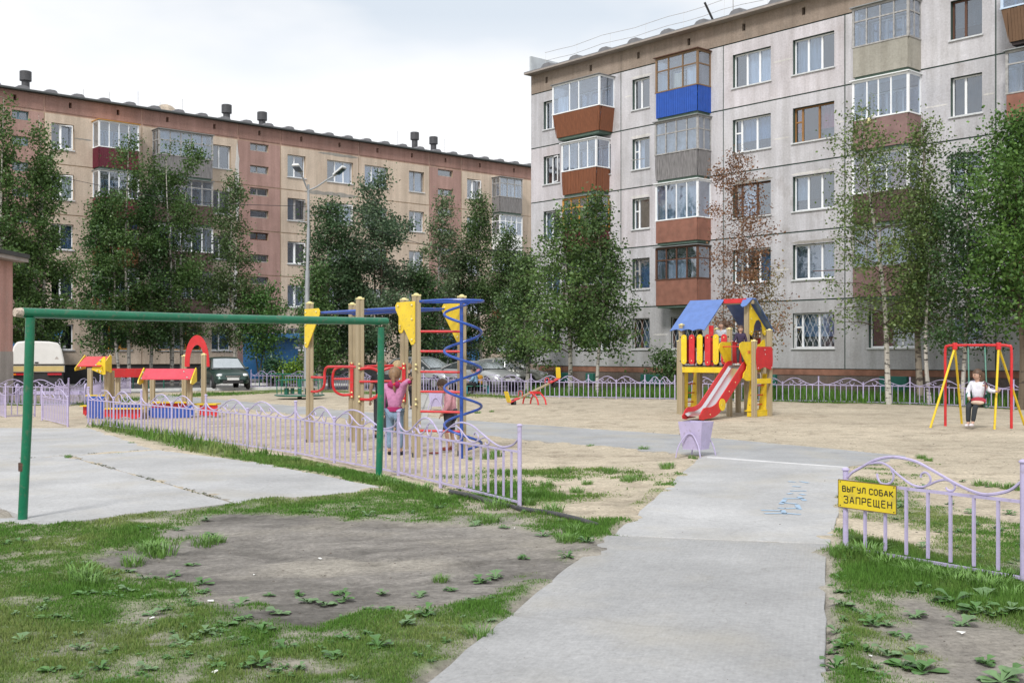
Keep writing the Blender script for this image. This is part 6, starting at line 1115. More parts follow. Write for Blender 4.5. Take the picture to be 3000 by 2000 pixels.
# pink kiosk at the left edge
kx = (38-1500)/F*38; KI = thing('kiosk', 'pink rendered kiosk with a flat dark roof slab at the left edge', 'kiosk', (kx, 34.5, 0)); KP = plaster('kiosk_pink', (0.56, 0.33, 0.29), (0.42, 0.36, 0.33), sp=0.7); MB().box(-6, 0, 0, 0, 3.5, 4.75).build('wall', KP, KI, bevel=0.02)
MB().box(-6.3, -0.35, 4.75, 0.40, 3.8, 4.88).build('soffit', mat('grey_soffit', (0.33, 0.29, 0.27), 0.8), KI); MB().box(-6.3, -0.40, 4.881, 0.45, 3.8, 5.02).build('roof', mat('dark_roof_edge', (0.05, 0.05, 0.05), 0.7), KI); MB().box(-6, -0.01, 0, 0.01, 3.51, 1.7).build('plinth', plaster('kiosk_grey', (0.42, 0.38, 0.36), (0.34, 0.31, 0.3)), KI)
# ------------------------------------------------------------ vehicles (front towards +x)
def loft(mb, secs, closed_ends=True):
    n = len(secs[0]); b = len(mb.v)
    for s_ in secs: mb.v += [Vector(p) for p in s_]
    for i in range(len(secs)-1):
        for k in range(n-1): a = b+i*n+k; mb.f.append((a, a+1, a+n+1, a+n))
    if closed_ends: mb.f.append(tuple(b+k for k in reversed(range(n)))); mb.f.append(tuple(b+(len(secs)-1)*n+k for k in range(n)))
def interp(tab, x):
    for (a, va), (b, vb) in zip(tab, tab[1:]):
        if a <= x <= b: return va+(vb-va)*(x-a)/(b-a+1e-9)
    return tab[-1][1] if x > tab[-1][0] else tab[0][1]
TYRE = mat('tyre_rubber', (0.025, 0.025, 0.027), 0.8); RIM = mat('wheel_rim', (0.45, 0.46, 0.47), 0.35, metal=0.7); PLAS = mat('dark_plastic', (0.03, 0.03, 0.033), 0.6); HL = mat('headlight', (0.75, 0.78, 0.80), 0.12, spec=0.9, coat=1); TLR = mat('tail_light', (0.45, 0.01, 0.02), 0.2, coat=1)
def car(label, loc, heading, bodym, W=1.66, L=4.1, H=1.46, hatch=True, grp_=None, plate=None, name='parked_car'):
    c = thing(name, label, 'car', loc, heading, 'cars parked behind the lilac fence'); h = L/2; hw = W/2
    top = [(-h, 0.80), (-h+0.06, 0.98), (-h+0.3, 1.0), (0.3*h, 0.96), (0.48*h, 0.93), (0.80*h, 0.82), (0.95*h, 0.70), (h, 0.52)]; 
    wd_ = [(-h, 0.80), (-h+0.12, 0.93), (-h+0.5, 1.0), (0.6*h, 1.0), (0.85*h, 0.93), (0.96*h, 0.82), (h, 0.70)]
    secs = []; n_ = 34
    for i in range(n_+1):
        x = -h+L*i/n_; zt = interp(top, x); w = hw*interp(wd_, x); zb = 0.26+0.07*(abs(x)/h)**8
        secs.append([(x, w*0.85, zb), (x, w*0.98, zb+0.08), (x, w, 0.50), (x, w*0.99, zt-0.16), (x, w*0.94, zt-0.04), (x, w*0.80, zt), (x, w*0.4, zt+0.025), (x, 0, zt+0.03), (x, -w*0.4, zt+0.025), (x, -w*0.80, zt), (x, -w*0.94, zt-0.04), (x, -w*0.99, zt-0.16), (x, -w, 0.50), (x, -w*0.98, zb+0.08), (x, -w*0.85, zb)])
    mb = MB(); loft(mb, secs); body = mb.build('body', bodym, c, ang=60)
    # greenhouse
    roof = [(-0.96*h, 0.99), (-0.72*h, H-0.10), (-0.55*h, H-0.02), (-0.1*h, H), (0.08*h, H-0.05), (0.50*h, 0.95)] if hatch else [(-0.72*h, 0.99), (-0.48*h, H-0.06), (-0.3*h, H-0.01), (-0.02*h, H), (0.12*h, H-0.05), (0.52*h, 0.95)]
    x0, x1 = roof[0][0], roof[-1][0]; gs = []; rs = []
    for i in range(19):
        x = x0+(x1-x0)*i/18; zr = max(interp(roof, x), 0.95); k = (zr-0.95)/(H-0.95); wb = hw*0.91; wr = wb-(wb-hw*0.70)*k
        gs.append([(x, wb, 0.93), (x, wr, zr-0.03*k), (x, wr*0.86, zr), (x, 0, zr+0.02*k), (x, -wr*0.86, zr), (x, -wr, zr-0.03*k), (x, -wb, 0.93)])
    mb = MB(); loft(mb, gs, False); mb.build('windows', CARGLASS2, c, ang=50)
    wsr = MB(); xa_, xb_ = roof[4][0]+0.06, x1-0.05; rows = []
    for i in range(5):
        x = xa_+(xb_-xa_)*i/4; zr = max(interp(roof, x), 0.95); k = (zr-0.95)/(H-0.95); wr = (hw*0.91-(hw*0.91-hw*0.70)*k)*0.90
        rows.append([(x, wr*s_, zr+0.022+0.02*k*(1-abs(s_))) for s_ in (1, 0.5, 0, -0.5, -1)])
    loft(wsr, rows, False); wsr.build('windscreen', WSCR, c, ang=60)
    ra, rb_ = roof[1][0]+0.04, roof[4][0]+0.02; mb = MB(); secs = []
    for i in range(9):
        x = ra+(rb_-ra)*i/8; zr = interp(roof, x)+0.008; k = (zr-0.95)/(H-0.95); wr = hw*0.91-(hw*0.91-hw*0.70)*k+0.008; secs.append([(x, wr, zr-0.09), (x, wr, zr-0.03), (x, wr*0.86, zr+0.004), (x, 0, zr+0.024), (x, -wr*0.86, zr+0.004), (x, -wr, zr-0.03), (x, -wr, zr-0.09)])
    loft(mb, secs, False); mb.build('roof', bodym, c, ang=60)
    pl = MB()
    for s_ in (-1, 1):
        wb, wr = hw*0.915, hw*0.705
        pl.bar((rb_, s_*wr, interp(roof, rb_)-0.03), (x1-0.02, s_*wb, 0.96), 0.05, 0.05); pl.bar((ra, s_*wr, interp(roof, ra)-0.03), (x0+0.04, s_*wb*0.98, 0.98), 0.16, 0.06); pl.bar((-0.15*h, s_*(wr+0.012), H-0.07), (-0.18*h, s_*(wb+0.005), 0.97), 0.07, 0.03)
    pl.build('pillars', bodym, c, smooth=False)
    for x in (-0.63*h, 0.64*h):
        for s_ in (-1, 1):
            MB().prism([(0.355*math.cos(a), 0.355*math.sin(a)) for a in np.linspace(0, 2*math.pi, 20, endpoint=False)], lambda u, v, w: (x+u, s_*(hw*0.985-0.1+w), 0.34+v), 0.105).build('wheel_arch', PLAS, c)
            wl2 = MB(); 
            for r_, wd2 in ((0.30, 0.19),): wl2.tube([(0, -s_*0.10, 0), (0, -s_*0.085, 0), (0, s_*0.07, 0), (0, s_*0.085, 0)], [0.26, 0.30, 0.30, 0.26], 22)
            w_ = wl2.build('wheel', TYRE, c, (x, s_*(hw-0.065), 0.30)); MB().tube([(0, s_*0.07, 0), (0, s_*0.092, 0)], [0.185, 0.17], 16).build('rim', RIM, w_)
    fh = 0.86*h
    for s_ in (-1, 1):
        MB().sphere((0.90*h, s_*hw*0.66, 0.675), 0.14, 12, 8, (1.0, 1.1, 0.62)).build('headlight', HL, c); MB().sphere((-h+0.10, s_*hw*0.78, 0.82), 0.13, 10, 8, (0.5, 0.8, 1.0)).build('tail_light', TLR, c)
        MB().sphere((0.33*h, s_*(hw+0.06), 0.98), 0.085, 10, 7, (0.6, 1.0, 0.75)).build('mirror', bodym, c)
        MB().box(-0.75*h, s_*hw*1.0-0.006, 0.52, 0.75*h, s_*hw*1.0+0.008, 0.57).build('side_moulding', PLAS, c, bevel=0.004)
        for xx in (-0.18*h, 0.36*h): MB().box(xx, s_*hw*0.995-0.004, 0.34, xx+0.012, s_*hw*0.995+0.006, 0.88).build('door_gap', PLAS, c)
        MB().box(-0.05*h, s_*(hw*0.99), 0.79, 0.02*h, s_*(hw*0.99)+s_*0.02, 0.82).build('door_handle', bodym, c)
    MB().box(0.93*h, -0.33, 0.58, 0.985*h, 0.33, 0.68).build('grille', PLAS, c, bevel=0.01); MB().box(0.96*h, -0.45, 0.32, 1.008*h, 0.45, 0.46).build('air_intake', PLAS, c, bevel=0.02)
    for z in (0.61, 0.65): MB().box(0.975*h, -0.31, z-0.006, 0.992*h, 0.31, z+0.006).build('grille_bar', CHROME, c)
    MB().box(0.985*h, -0.26, 0.47, 1.012*h, 0.26, 0.57).build('number_plate', mat('plate_white', (0.7, 0.7, 0.7), 0.5), c)
    MB().box(1.012*h-0.02, -0.22, 0.495, 1.013*h, -0.04, 0.545).build('plate_print', PLAS, c) if False else None
    for s_ in (0.1, -0.45): MB().bar((0.50*h, s_, 0.965), (0.40*h, s_+0.42, 1.005), 0.02, 0.012).build('wiper', BLACK, c)
    MB().tube([(-0.1*h+0.2, 0, H), (-0.1*h+0.05, 0, H+0.22)], 0.006, 4).build('aerial', BLACK, c)
    MB().box(-0.98*h, -0.3, 0.60, -0.99*h-0.01, 0.3, 0.72).build('number_plate', mat('plate_white', (0.7, 0.7, 0.7), 0.5), c)
    return c
WSCR = mat('windscreen_glass', (0.55, 0.60, 0.62), 0.12, var=0.1, vscale=3, metal=0.85); CARGLASS2 = mat('car_window', (0.06, 0.07, 0.075), 0.05, var=0.02, metal=0.2, spec=1.0, coat=0.6)
def cp(name, col): return mat(name, col, 0.34, var=0.05, metal=0.35, coat=0.35, dirt=0.15, vscale=2)
DG = cp('dark_green_paint', (0.035, 0.07, 0.06)); SV = cp('silver_paint', (0.42, 0.43, 0.43)); SV2 = cp('pale_gold_paint', (0.40, 0.40, 0.36)); NB = cp('navy_paint', (0.012, 0.016, 0.045)); WH = mat('white_car_paint', (0.65, 0.67, 0.68), 0.3, coat=0.8, var=0.04)
def cw(px, Y): return ((px-1500)/F*Y, Y, 0)
car('dark green hatchback with a pale reflecting windscreen beside the blue porch', cw(658, 51.0), math.atan2(-0.90, 0.42), DG, H=1.47, L=4.0)
car('silver hatchback nearest the monkey bars, its front wheel turned', cw(1247, 51.3), math.atan2(-0.62, 0.78), SV, H=1.48, L=4.0)
car('white car half hidden behind the silver hatchback and the spiral pole', cw(1345, 57), math.atan2(-0.35, 0.94), WH, H=1.50, L=4.2)
car('silver car with two round headlights behind the seated children', cw(1410, 49.0), math.atan2(-0.75, 0.66), SV, H=1.30, L=3.9)
car('pale silver saloon seen side on at the right end of the parked row', cw(1474, 52.5), math.atan2(-0.20, 0.98), SV2, H=1.42, L=4.3, hatch=False)
car('dark blue car with a red tail light next to the corner of the grey block', cw(1563, 58.5), math.atan2(0.45, 0.9), NB, H=1.55, L=4.1)
# camper seen from the rear
cx_ = cw(111, 43.5); CV = thing('camper_van', 'white camper body with a yellow stripe seen from behind next to the pink kiosk', 'camper', (cx_[0], cx_[1], 0), math.radians(22))
CW_ = mat('camper_white', (0.72, 0.71, 0.68), 0.45, var=0.05, dirt=0.1); CY_ = mat('camper_yellow', (0.62, 0.48, 0.20), 0.5, var=0.08)
up_ = [(-0.97, 1.19), (0.97, 1.19), (0.95, 1.36), (0.86, 1.80), (0.78, 1.98), (0.70, 2.06), (0.4, 2.11), (-0.4, 2.13), (-0.76, 2.09), (-0.88, 1.9), (-0.95, 1.5)]
MB().prism(up_, lambda u, v, w: (u, w+0.12*max(0, v-1.19), v), 3.4).build('upper_shell', CW_, CV, bevel=0.06)
MB().box(-0.975, 0.0, 0.90, 0.975, 3.4, 1.165).build('lower_body', mat('camper_grey', (0.42, 0.41, 0.38), 0.5), CV, bevel=0.02); MB().box(-0.955, -0.012, 0.945, 0.935, 0.02, 1.145).build('yellow_stripe', CY_, CV); MB().box(-0.98, -0.004, 1.166, 0.98, 3.4, 1.188).build('seal', BLACK, CV)
MB().box(-0.92, 0.05, 0.35, 0.92, 3.3, 0.90).build('chassis', PLAS, CV); MB().box(-0.90, -0.03, 0.79, -0.45, 0.05, 0.87).build('tail_light', TLR, CV, label='left tail light with an orange end'); MB().box(0.35, -0.03, 0.79, 0.86, 0.05, 0.87).build('tail_light', TLR, CV); MB().box(-0.90, -0.035, 0.795, -0.78, -0.028, 0.865).build('indicator', mat('amber', (0.7, 0.2, 0.01), 0.3), CV)
MB().box(-0.12, -0.02, 1.26, 0.02, 0.03, 1.31).build('handle', BLACK, CV, bevel=0.01)
MB().prism([(0.60, 1.42), (0.76, 1.42), (0.68, 1.53)], lambda u, v, w: (u, 0.022+w, v), 0.01).build('warning_triangle', mat('triangle_sticker', (0.5, 0.45, 0.42), 0.5), CV)
for s_ in (-1, 1):
    for y in (0.9, 2.9): MB().tube([(s_*0.68, y, 0.32), (s_*0.90, y, 0.32)], 0.32, 18).build('wheel', TYRE, CV)
# ------------------------------------------------------------ people
def skinmesh(nm, pts, edges, rad, m, sub=1):
    me = bpy.data.meshes.new(nm); me.from_pydata([tuple(p) for p in pts], edges, []); ob = bpy.data.objects.new(nm, me); COL.objects.link(ob)
    sk = ob.modifiers.new('s', 'SKIN'); sk.use_smooth_shade = True
    for i, v in enumerate(me.skin_vertices[0].data): r = rad[i]; v.radius = (r, r) if not hasattr(r, '__len__') else r; v.use_root = (i == 0)
    sb = ob.modifiers.new('u', 'SUBSURF'); sb.levels = sub; sb.render_levels = sub
    bpy.context.view_layer.update(); out = bpy.data.meshes.new_from_object(ob.evaluated_get(bpy.context.evaluated_depsgraph_get())); bpy.data.objects.remove(ob); out.materials.clear(); out.materials.append(m); out.name = nm
    out.polygons.foreach_set('use_smooth', [True]*len(out.polygons)); return out
SKIN = mat('skin', (0.50, 0.31, 0.23), 0.55, var=0.05); 
def cloth(n, c, **k): return mat('cloth_'+n, c, 0.85, var=0.14, vscale=14, bump=0.6, bscale=22, **k)
def person(label, loc, rz, h, pose=None, top=None, bottom=None, shoe=None, hair=None, long_hair=False, sleeves=1.0, legs='long', hood=None, tilt=(0, 0), turn=0.0, group=None, tail=False, jacket=1.28):
    P = dict(pel=(0, 0, .50), wai=(0, 0, .58), che=(0, .005, .70), nec=(0, 0, .80), hea=(0, .012, .885), crn=(0, 0.005, .945), sl=(-.10, 0, .765), el=(-.135, 0, .62), wl=(-.14, .03, .49), hl=(-.14, .04, .445), sr=(.10, 0, .765), er=(.135, 0, .62), wr=(.14, .03, .49), hr=(.14, .04, .445), pl=(-.052, 0, .47), kl=(-.058, .01, .27), al=(-.06, 0, .055), tl=(-.066, .075, .018), pr=(.052, 0, .47), kr=(.058, .01, .27), ar=(.06, 0, .055), tr=(.066, .075, .018))
    P.update(pose or {}); P = {k: Vector(v)*h for k, v in P.items()}
    R_ = dict(pel=.068, wai=.058, che=.066, nec=.027, hea=.060, crn=.040, sl=.034, sr=.034, el=.024, er=.024, wl=.017, wr=.017, hl=.019, hr=.019, pl=.052, pr=.052, kl=.034, kr=.034, al=.023, ar=.023, tl=.018, tr=.018)
    E_ = [('pel', 'wai'), ('wai', 'che'), ('che', 'nec'), ('nec', 'hea'), ('hea', 'crn'), ('che', 'sl'), ('sl', 'el'), ('el', 'wl'), ('wl', 'hl'), ('che', 'sr'), ('sr', 'er'), ('er', 'wr'), ('wr', 'hr'), ('pel', 'pl'), ('pl', 'kl'), ('kl', 'al'), ('al', 'tl'), ('pel', 'pr'), ('pr', 'kr'), ('kr', 'ar'), ('ar', 'tr')]
    def graph(keys, k_=1.0, edges=None):
        ed = [e for e in E_ if e[0] in keys and e[1] in keys]; ix = {k: i for i, k in enumerate(keys)}; return [P[k] for k in keys], [(ix[a], ix[b]) for a, b in ed], [R_[k]*h*(k_ if not isinstance(k_, dict) else k_.get(k, 1.0)) for k in keys]
    root = thing('person', label, 'person', loc, rz, group)
    keys = ['pel']+[k for k in P if k != 'pel' and k in R_]; me = skinmesh('body', *graph(keys), SKIN)
    # fingers joined to the body mesh
    fm_ = MB()
    for s_, w_, e_ in (('hl', 'wl', 'el'), ('hr', 'wr', 'er')):
        d = (P[s_]-P[w_]).normalized(); sd_ = d.cross(Vector((0, 1, 0.2))).normalized(); pn = d.cross(sd_)
        for i, ln in enumerate((.030, .036, .034, .028)):
            b = P[s_]+sd_*h*(.008*(i-1.5)); fm_.tube([b, b+d*h*ln*0.55+pn*h*.002, b+d*h*ln*0.95+pn*h*.010], [.0055*h, .005*h, .0035*h], 5)
        b = P[w_]+d*h*.012+sd_*h*.014; fm_.tube([b, b+sd_*h*.012+d*h*.012, b+sd_*h*.014+d*h*.028], [.006*h, .0055*h, .004*h], 5)
    nv = len(me.vertices); vs = [v.co.copy() for v in me.vertices]+fm_.v; fs = [tuple(p.vertices) for p in me.polygons]+[tuple(i+nv for i in f) for f in fm_.f]
    m2 = bpy.data.meshes.new('body'); m2.from_pydata([tuple(v) for v in vs], [], fs); m2.polygons.foreach_set('use_smooth', [True]*len(fs)); m2.materials.append(SKIN); body = link('body', m2, root)
    # head details
    hd = (P['hea']+P['crn'])/2; upv = (P['crn']-P['nec']).normalized(); fw = Vector((-math.sin(turn), math.cos(turn), 0)); fw = (fw-upv*fw.dot(upv)).normalized(); rt = fw.cross(upv)
    Mh = Matrix((rt, fw, upv)).transposed(); c0 = P['hea']+upv*h*0.012
    def hp(x, y, z): return c0+Mh @ (Vector((x, y, z))*h)
    fc = MB(); fc.sphere(hp(0, 0.0, 0.0), .066*h, 14, 10, (0.92, 1.0, 1.15), Mh); fc.sphere(hp(0, .066, -.012), .010*h, 6, 5, (0.8, 1, 1.3), Mh)
    for s_ in (-1, 1): fc.sphere(hp(s_*.062, 0, -.01), .013*h, 6, 5, (0.5, 0.8, 1.2), Mh)
    fc.build('face', SKIN, body)
    em = MB()
    for s_ in (-1, 1): em.sphere(hp(s_*.024, .061, .006), .0075*h, 6, 5)
    em.build('eyes', mat('eye_dark', (0.03, 0.02, 0.02), 0.3), body); MB().sphere(hp(0, .062, -.036), .013*h, 6, 5, (1.3, 0.4, 0.4), Mh).build('mouth', mat('lips', (0.40, 0.13, 0.12), 0.5), body)
    hm = mat('hair_'+str(hair), hair, 0.55, vscale=30, var=0.35, stretch=(1, 1, 0.3)); hb = MB(); b0 = len(hb.v); hb.sphere(hp(0, -.010, .016), .074*h, 16, 11, (0.96, 1.02, 1.08), Mh)
    for i in range(b0, len(hb.v)):   # clear the face
        q = Mh.transposed() @ (hb.v[i]-c0)/h
        if q.y > .026 and q.z < .026: hb.v[i] = c0+Mh @ (Vector((q.x*0.8, .0, q.z*0.9))*h)
        elif q.z < -.045: hb.v[i] = c0+Mh @ (Vector((q.x*0.8, q.y*0.8, -.045))*h)
    hb.build('hair', hm, body)
    if long_hair: MB().tube(smoothcurve([hp(0, -.045, .03), hp(0, -.066, -.03), hp(0, -.066, -.10), hp(0, -.055, -.17)], 3), [a*h for a in (.05, .062, .066, .066, .064, .062, .058, .05, .04, .02)], 10).build('long_hair', hm, body)
    if tail: 
        MB().tube(smoothcurve([hp(0.0, -.064, .01), hp(.004, -.085, -.05), hp(.01, -.08, -.12), hp(.02, -.07, -.19)], 3), [a*h for a in (.030, .026, .02, .022, .02, .018, .016, .018, .014, .006)], 8).build('plait', hm, body); MB().sphere(hp(.012, -.082, -.10), .022*h, 8, 6, (1, 1, 1.1)).build('hair_tie', RED, body)
    # clothes
    ks = ['pel', 'wai', 'che', 'sl', 'sr'] + (['el', 'er', 'wl', 'wr'] if sleeves > 0.6 else ['el', 'er'])
    kk = dict(pel=jacket*1.02, wai=jacket*1.05, che=jacket*1.04, sl=jacket*1.12, sr=jacket*1.12, el=1.55, er=1.55, wl=1.55, wr=1.55)
    if sleeves <= 0.6:
        sv = {k: P[k].copy() for k in ('el', 'er')}; P['el'] = P['sl'].lerp(sv['el'], 0.6); P['er'] = P['sr'].lerp(sv['er'], 0.6)
    link('top', skinmesh('top', *graph(ks, kk), top), root)
    if sleeves <= 0.6: P.update(sv)
    if bottom:
        sv = {k: P[k].copy() for k in ('al', 'ar')}
        if legs == 'short': P['al'] = P['kl'].lerp(sv['al'], 0.12); P['ar'] = P['kr'].lerp(sv['ar'], 0.12); kz = dict(pel=1.14, pl=1.15, pr=1.15, kl=1.5, kr=1.5, al=1.9, ar=1.9)
        else: P['al'] = P['kl'].lerp(sv['al'], 0.94); P['ar'] = P['kr'].lerp(sv['ar'], 0.94); kz = dict(pel=1.12, pl=1.13, pr=1.13, kl=1.3, kr=1.3, al=1.45, ar=1.45)
        link('trousers' if legs != 'short' else 'shorts', skinmesh('bottom', *graph(['pel', 'pl', 'pr', 'kl', 'kr', 'al', 'ar'], kz), bottom), root); P.update(sv)
    if hood: MB().sphere(P['nec']+Vector((0, -.035*h, -.01*h)), .062*h, 12, 8, (1.25, 0.9, 0.75)).build('hood', hood, root)
    for a_, t_ in (('al', 'tl'), ('ar', 'tr')):
        d = P[t_]-P[a_]; d2 = Vector((d.x, d.y, 0)); MB().sphere(P[a_].lerp(P[t_], 0.55)+Vector((0, 0, -0.008*h)), .062*h, 12, 8, (0.48, 1.0, 0.42), Matrix.Rotation(math.atan2(d.y, d.x)-math.pi/2, 3, 'Z')).build('shoe', shoe or cloth('dark_shoe', (0.03, 0.03, 0.03)), root)
    return root
BRH, LBH, DKH, BLH = (0.09, 0.05, 0.03), (0.22, 0.13, 0.07), (0.02, 0.015, 0.012), (0.38, 0.27, 0.14)
PINK1 = cloth('dusty_pink', (0.50, 0.20, 0.36)); MAG = cloth('magenta', (0.32, 0.015, 0.10)); JEAN = cloth('light_jeans', (0.18, 0.26, 0.36)); PINK2 = cloth('pale_pink', (0.70, 0.36, 0.42)); CHAR = cloth('charcoal', (0.05, 0.05, 0.06)); WHT = cloth('white', (0.68, 0.68, 0.74)); BLKC = cloth('black', (0.015, 0.015, 0.018)); GRYC = cloth('grey', (0.25, 0.27, 0.30)); BLUC = cloth('pale_blue', (0.22, 0.38, 0.55)); YLC = cloth('mustard', (0.62, 0.30, 0.03)); PATT = cloth('speckled_grey', (0.42, 0.44, 0.48))
hA = 1.42
def rel(wp, base, rz, h): v = Vector(wp)-Vector(base); v = Matrix.Rotation(-rz, 3, 'Z') @ v; return tuple(v/h)
bA = (-1.86, 17.7, 0); hand = rel((-1.59, 17.5, 1.22), bA, -0.15, hA); el_ = rel((-1.70, 17.58, 1.13), bA, -0.15, hA)
gA = person('girl in a pink hooded sweatshirt and jeans holding the tan post, seen from behind', bA, -0.15, hA, dict(hr=hand, wr=tuple(Vector(hand)*0.97+Vector((0, 0, .02))), er=el_, sl=(-.105, 0, .77)), PINK1, JEAN, BLKC, LBH, tail=True, hood=MAG)
MB().lathe([(0.120, 0.70), (0.128, 0.735), (0.118, 0.77)], seg=16).build('waistband', MAG, gA); MB().sphere(Vector(hand)*hA*0.93+Vector((0, 0, 0.035)), 0.035, 8, 6).build('cuff', MAG, gA)
gB = person('child in a pale pink jacket and dark shorts looking down beside the spiral', (-1.03, 18.6, 0), math.radians(82), 1.25, dict(nec=(0, .04, .79), hea=(0, .095, .855), crn=(0, .13, .90), wl=(-.13, .08, .50), hl=(-.13, .11, .46), wr=(.13, .09, .52), hr=(.13, .12, .48), kl=(-.058, .05, .27), tl=(-.066, .10, .018), kr=(.058, -.01, .27), ar=(.06, -.03, .055), tr=(.066, .05, .018)), PINK2, CHAR, cloth('sandal', (0.30, 0.08, 0.05)), BRH, legs='short', jacket=1.5)
MB().tube([(0.05, -0.12, 0.93), (0.07, -0.15, 0.75), (0.06, -0.13, 0.60)], 0.015, 6).build('bag_strap', cloth('brown', (0.06, 0.03, 0.03)), gB); MB().box(-0.11, -0.17, 0.56, 0.11, -0.06, 0.70).build('dark_back_panel', CHAR, gB, bevel=0.03)
person('boy in a black t-shirt behind the girl in the pink sweatshirt', (-2.50, 21.4, 0), 0.2, 1.52, None, BLKC, CHAR, None, LBH, sleeves=0.5)
person('boy in a blue grey shirt looking right behind the red pipe loop', (-2.32, 22.6, 0), -1.0, 1.50, None, BLUC, GRYC, None, BLH)
person('child in black half hidden behind the nearest tan post', (-2.98, 32.2, 0), 0.3, 1.37, dict(tl=(-.066, .1, .018)), BLKC, BLKC, None, LBH)
sit = dict(pel=(0, 0, .28), wai=(0, .01, .36), che=(0, .03, .48), nec=(0, .05, .58), hea=(0, .075, .665), crn=(0, .09, .72), sl=(-.10, .03, .55), sr=(.10, .03, .55), el=(-.13, .06, .42), er=(.13, .06, .42), wl=(-.08, .17, .36), wr=(.08, .17, .36), hl=(-.05, .21, .35), hr=(.05, .21, .35), pl=(-.05, .03, .28), pr=(.05, .03, .28), kl=(-.07, .23, .30), kr=(.07, .23, .30), al=(-.07, .25, .06), ar=(.07, .25, .06), tl=(-.07, .32, .02), tr=(.07, .32, .02))
bn = thing('bench', 'small teal bench under the two seated children', 'bench', ((1404-1500)/F*44.3, 44.3, 0), 0.1); MB().box(-0.55, -0.16, 0.33, 0.4, 0.16, 0.37).build('seat', GRS, bn, bevel=0.01)
for x in (-0.5, 0.35): MB().box(x-0.03, -0.14, 0, x+0.03, 0.14, 0.33).build('leg', paint('teal_paint', (0.03, 0.22, 0.26)), bn)
person('seated child with dark hair in a pale blue top on the bench', ((1394-1500)/F*44.2, 44.2, 0.02), math.radians(75), 1.42, sit, BLUC, BLKC, WHT, DKH)
person('seated child in a mustard jacket with a pink cap on the bench', ((1408-1500)/F*44.5, 44.5, 0.02), math.radians(60), 1.30, sit, YLC, BLKC, None, (0.45, 0.15, 0.2))
def twp(x, y): a = math.atan2(-0.66, 0.75); return (tw0.x+x*math.cos(a)-y*math.sin(a), tw0.y+x*math.sin(a)+y*math.cos(a), 1.305)
ra_ = math.atan2(-0.66, 0.75)
person('child with dark hair in black under the left roof panel of the tower', twp(-1.15, 0.45), 0.3, 0.95, dict(hea=(0, .03, .885)), BLKC, BLKC, None, DKH)
person('girl in a speckled grey top leaning at the slats of the tower', twp(-0.48, 0.40), math.pi-0.5, 1.19, None, PATT, CHAR, None, BRH, turn=-0.2)
person('child in plain grey reaching right inside the tower', twp(-0.62, 0.95), -1.4, 1.20, dict(er=(.13, .10, .70), wr=(.10, .24, .72), hr=(.09, .29, .73), el=(-.12, .1, .70), wl=(-.1, .22, .72), hl=(-.1, .28, .73)), GRYC, CHAR, None, BRH)
person('girl with long brown hair in dark clothes standing at the top of the slide', twp(0.22, 0.18), math.pi-0.1, 1.06, dict(er=(.14, .05, .63), wr=(.20, .10, .60), hr=(.22, .12, .60)), cloth('dark_purple', (0.04, 0.025, 0.06)), CHAR, WHT, BRH, long_hair=True)
person('fair haired boy in black looking through the yellow arch of the tower', twp(-0.20, 1.32), math.pi+0.9, 1.02, dict(hl=(-.03, .09, .80), wl=(-.04, .08, .77), el=(-.12, .05, .66)), BLKC, CHAR, None, BLH)
# girl on the swing
sb_ = (10.07, 24.15, 0.0); rz_ = math.atan2(-0.66, -0.75)-math.pi/2; rz_ = math.radians(135); hS = 1.45
sitS = dict(pel=(0, -.02, .40), wai=(0, -.02, .48), che=(0, -.01, .60), nec=(0, 0, .70), hea=(.0, .012, .785), crn=(0, .01, .845), sl=(-.10, -.01, .665), sr=(.10, -.01, .665), el=(-.15, -.06, .56), er=(.13, .04, .54), wl=(-.27, -.03, .555), hl=(-.30, -.02, .57), wr=(.07, .13, .46), hr=(.05, .17, .45), pl=(-.05, .01, .395), pr=(.05, .01, .395), kl=(-.05, .20, .34), kr=(.05, .20, .34), al=(-.03, .24, .09), ar=(.05, .21, .08), tl=(-.03, .32, .055), tr=(.05, .29, .045))
gS = person('girl in a white long sleeved top and dark leggings sitting on the swing', sb_, rz_, hS, sitS, WHT, cloth('dark_leggings', (0.025, 0.03, 0.035)), cloth('white_trainers', (0.65, 0.60, 0.62)), BRH, long_hair=True, turn=-0.45)
bg = thing('handbag', 'small red and cream shoulder bag on the lap of the girl on the swing', 'bag', (10.0, 23.93, 0.61), rz_); MB().sphere((0, 0, 0), 0.11, 12, 8, (1.5, 0.7, 0.75)).build('pouch', cloth('red_bag', (0.35, 0.03, 0.05)), bg); MB().sphere((0, 0.05, -0.04), 0.09, 12, 8, (1.6, 0.6, 0.55)).build('flap', cloth('cream_bag', (0.60, 0.46, 0.36)), bg)
MB().tube(smoothcurve([(-0.10, 0, 0.05), (-0.14, -0.03, 0.25), (-0.10, -0.12, 0.40), (-0.02, -0.2, 0.36)], 4), 0.012, 6).build('strap', cloth('plum_strap', (0.12, 0.04, 0.07)), bg)
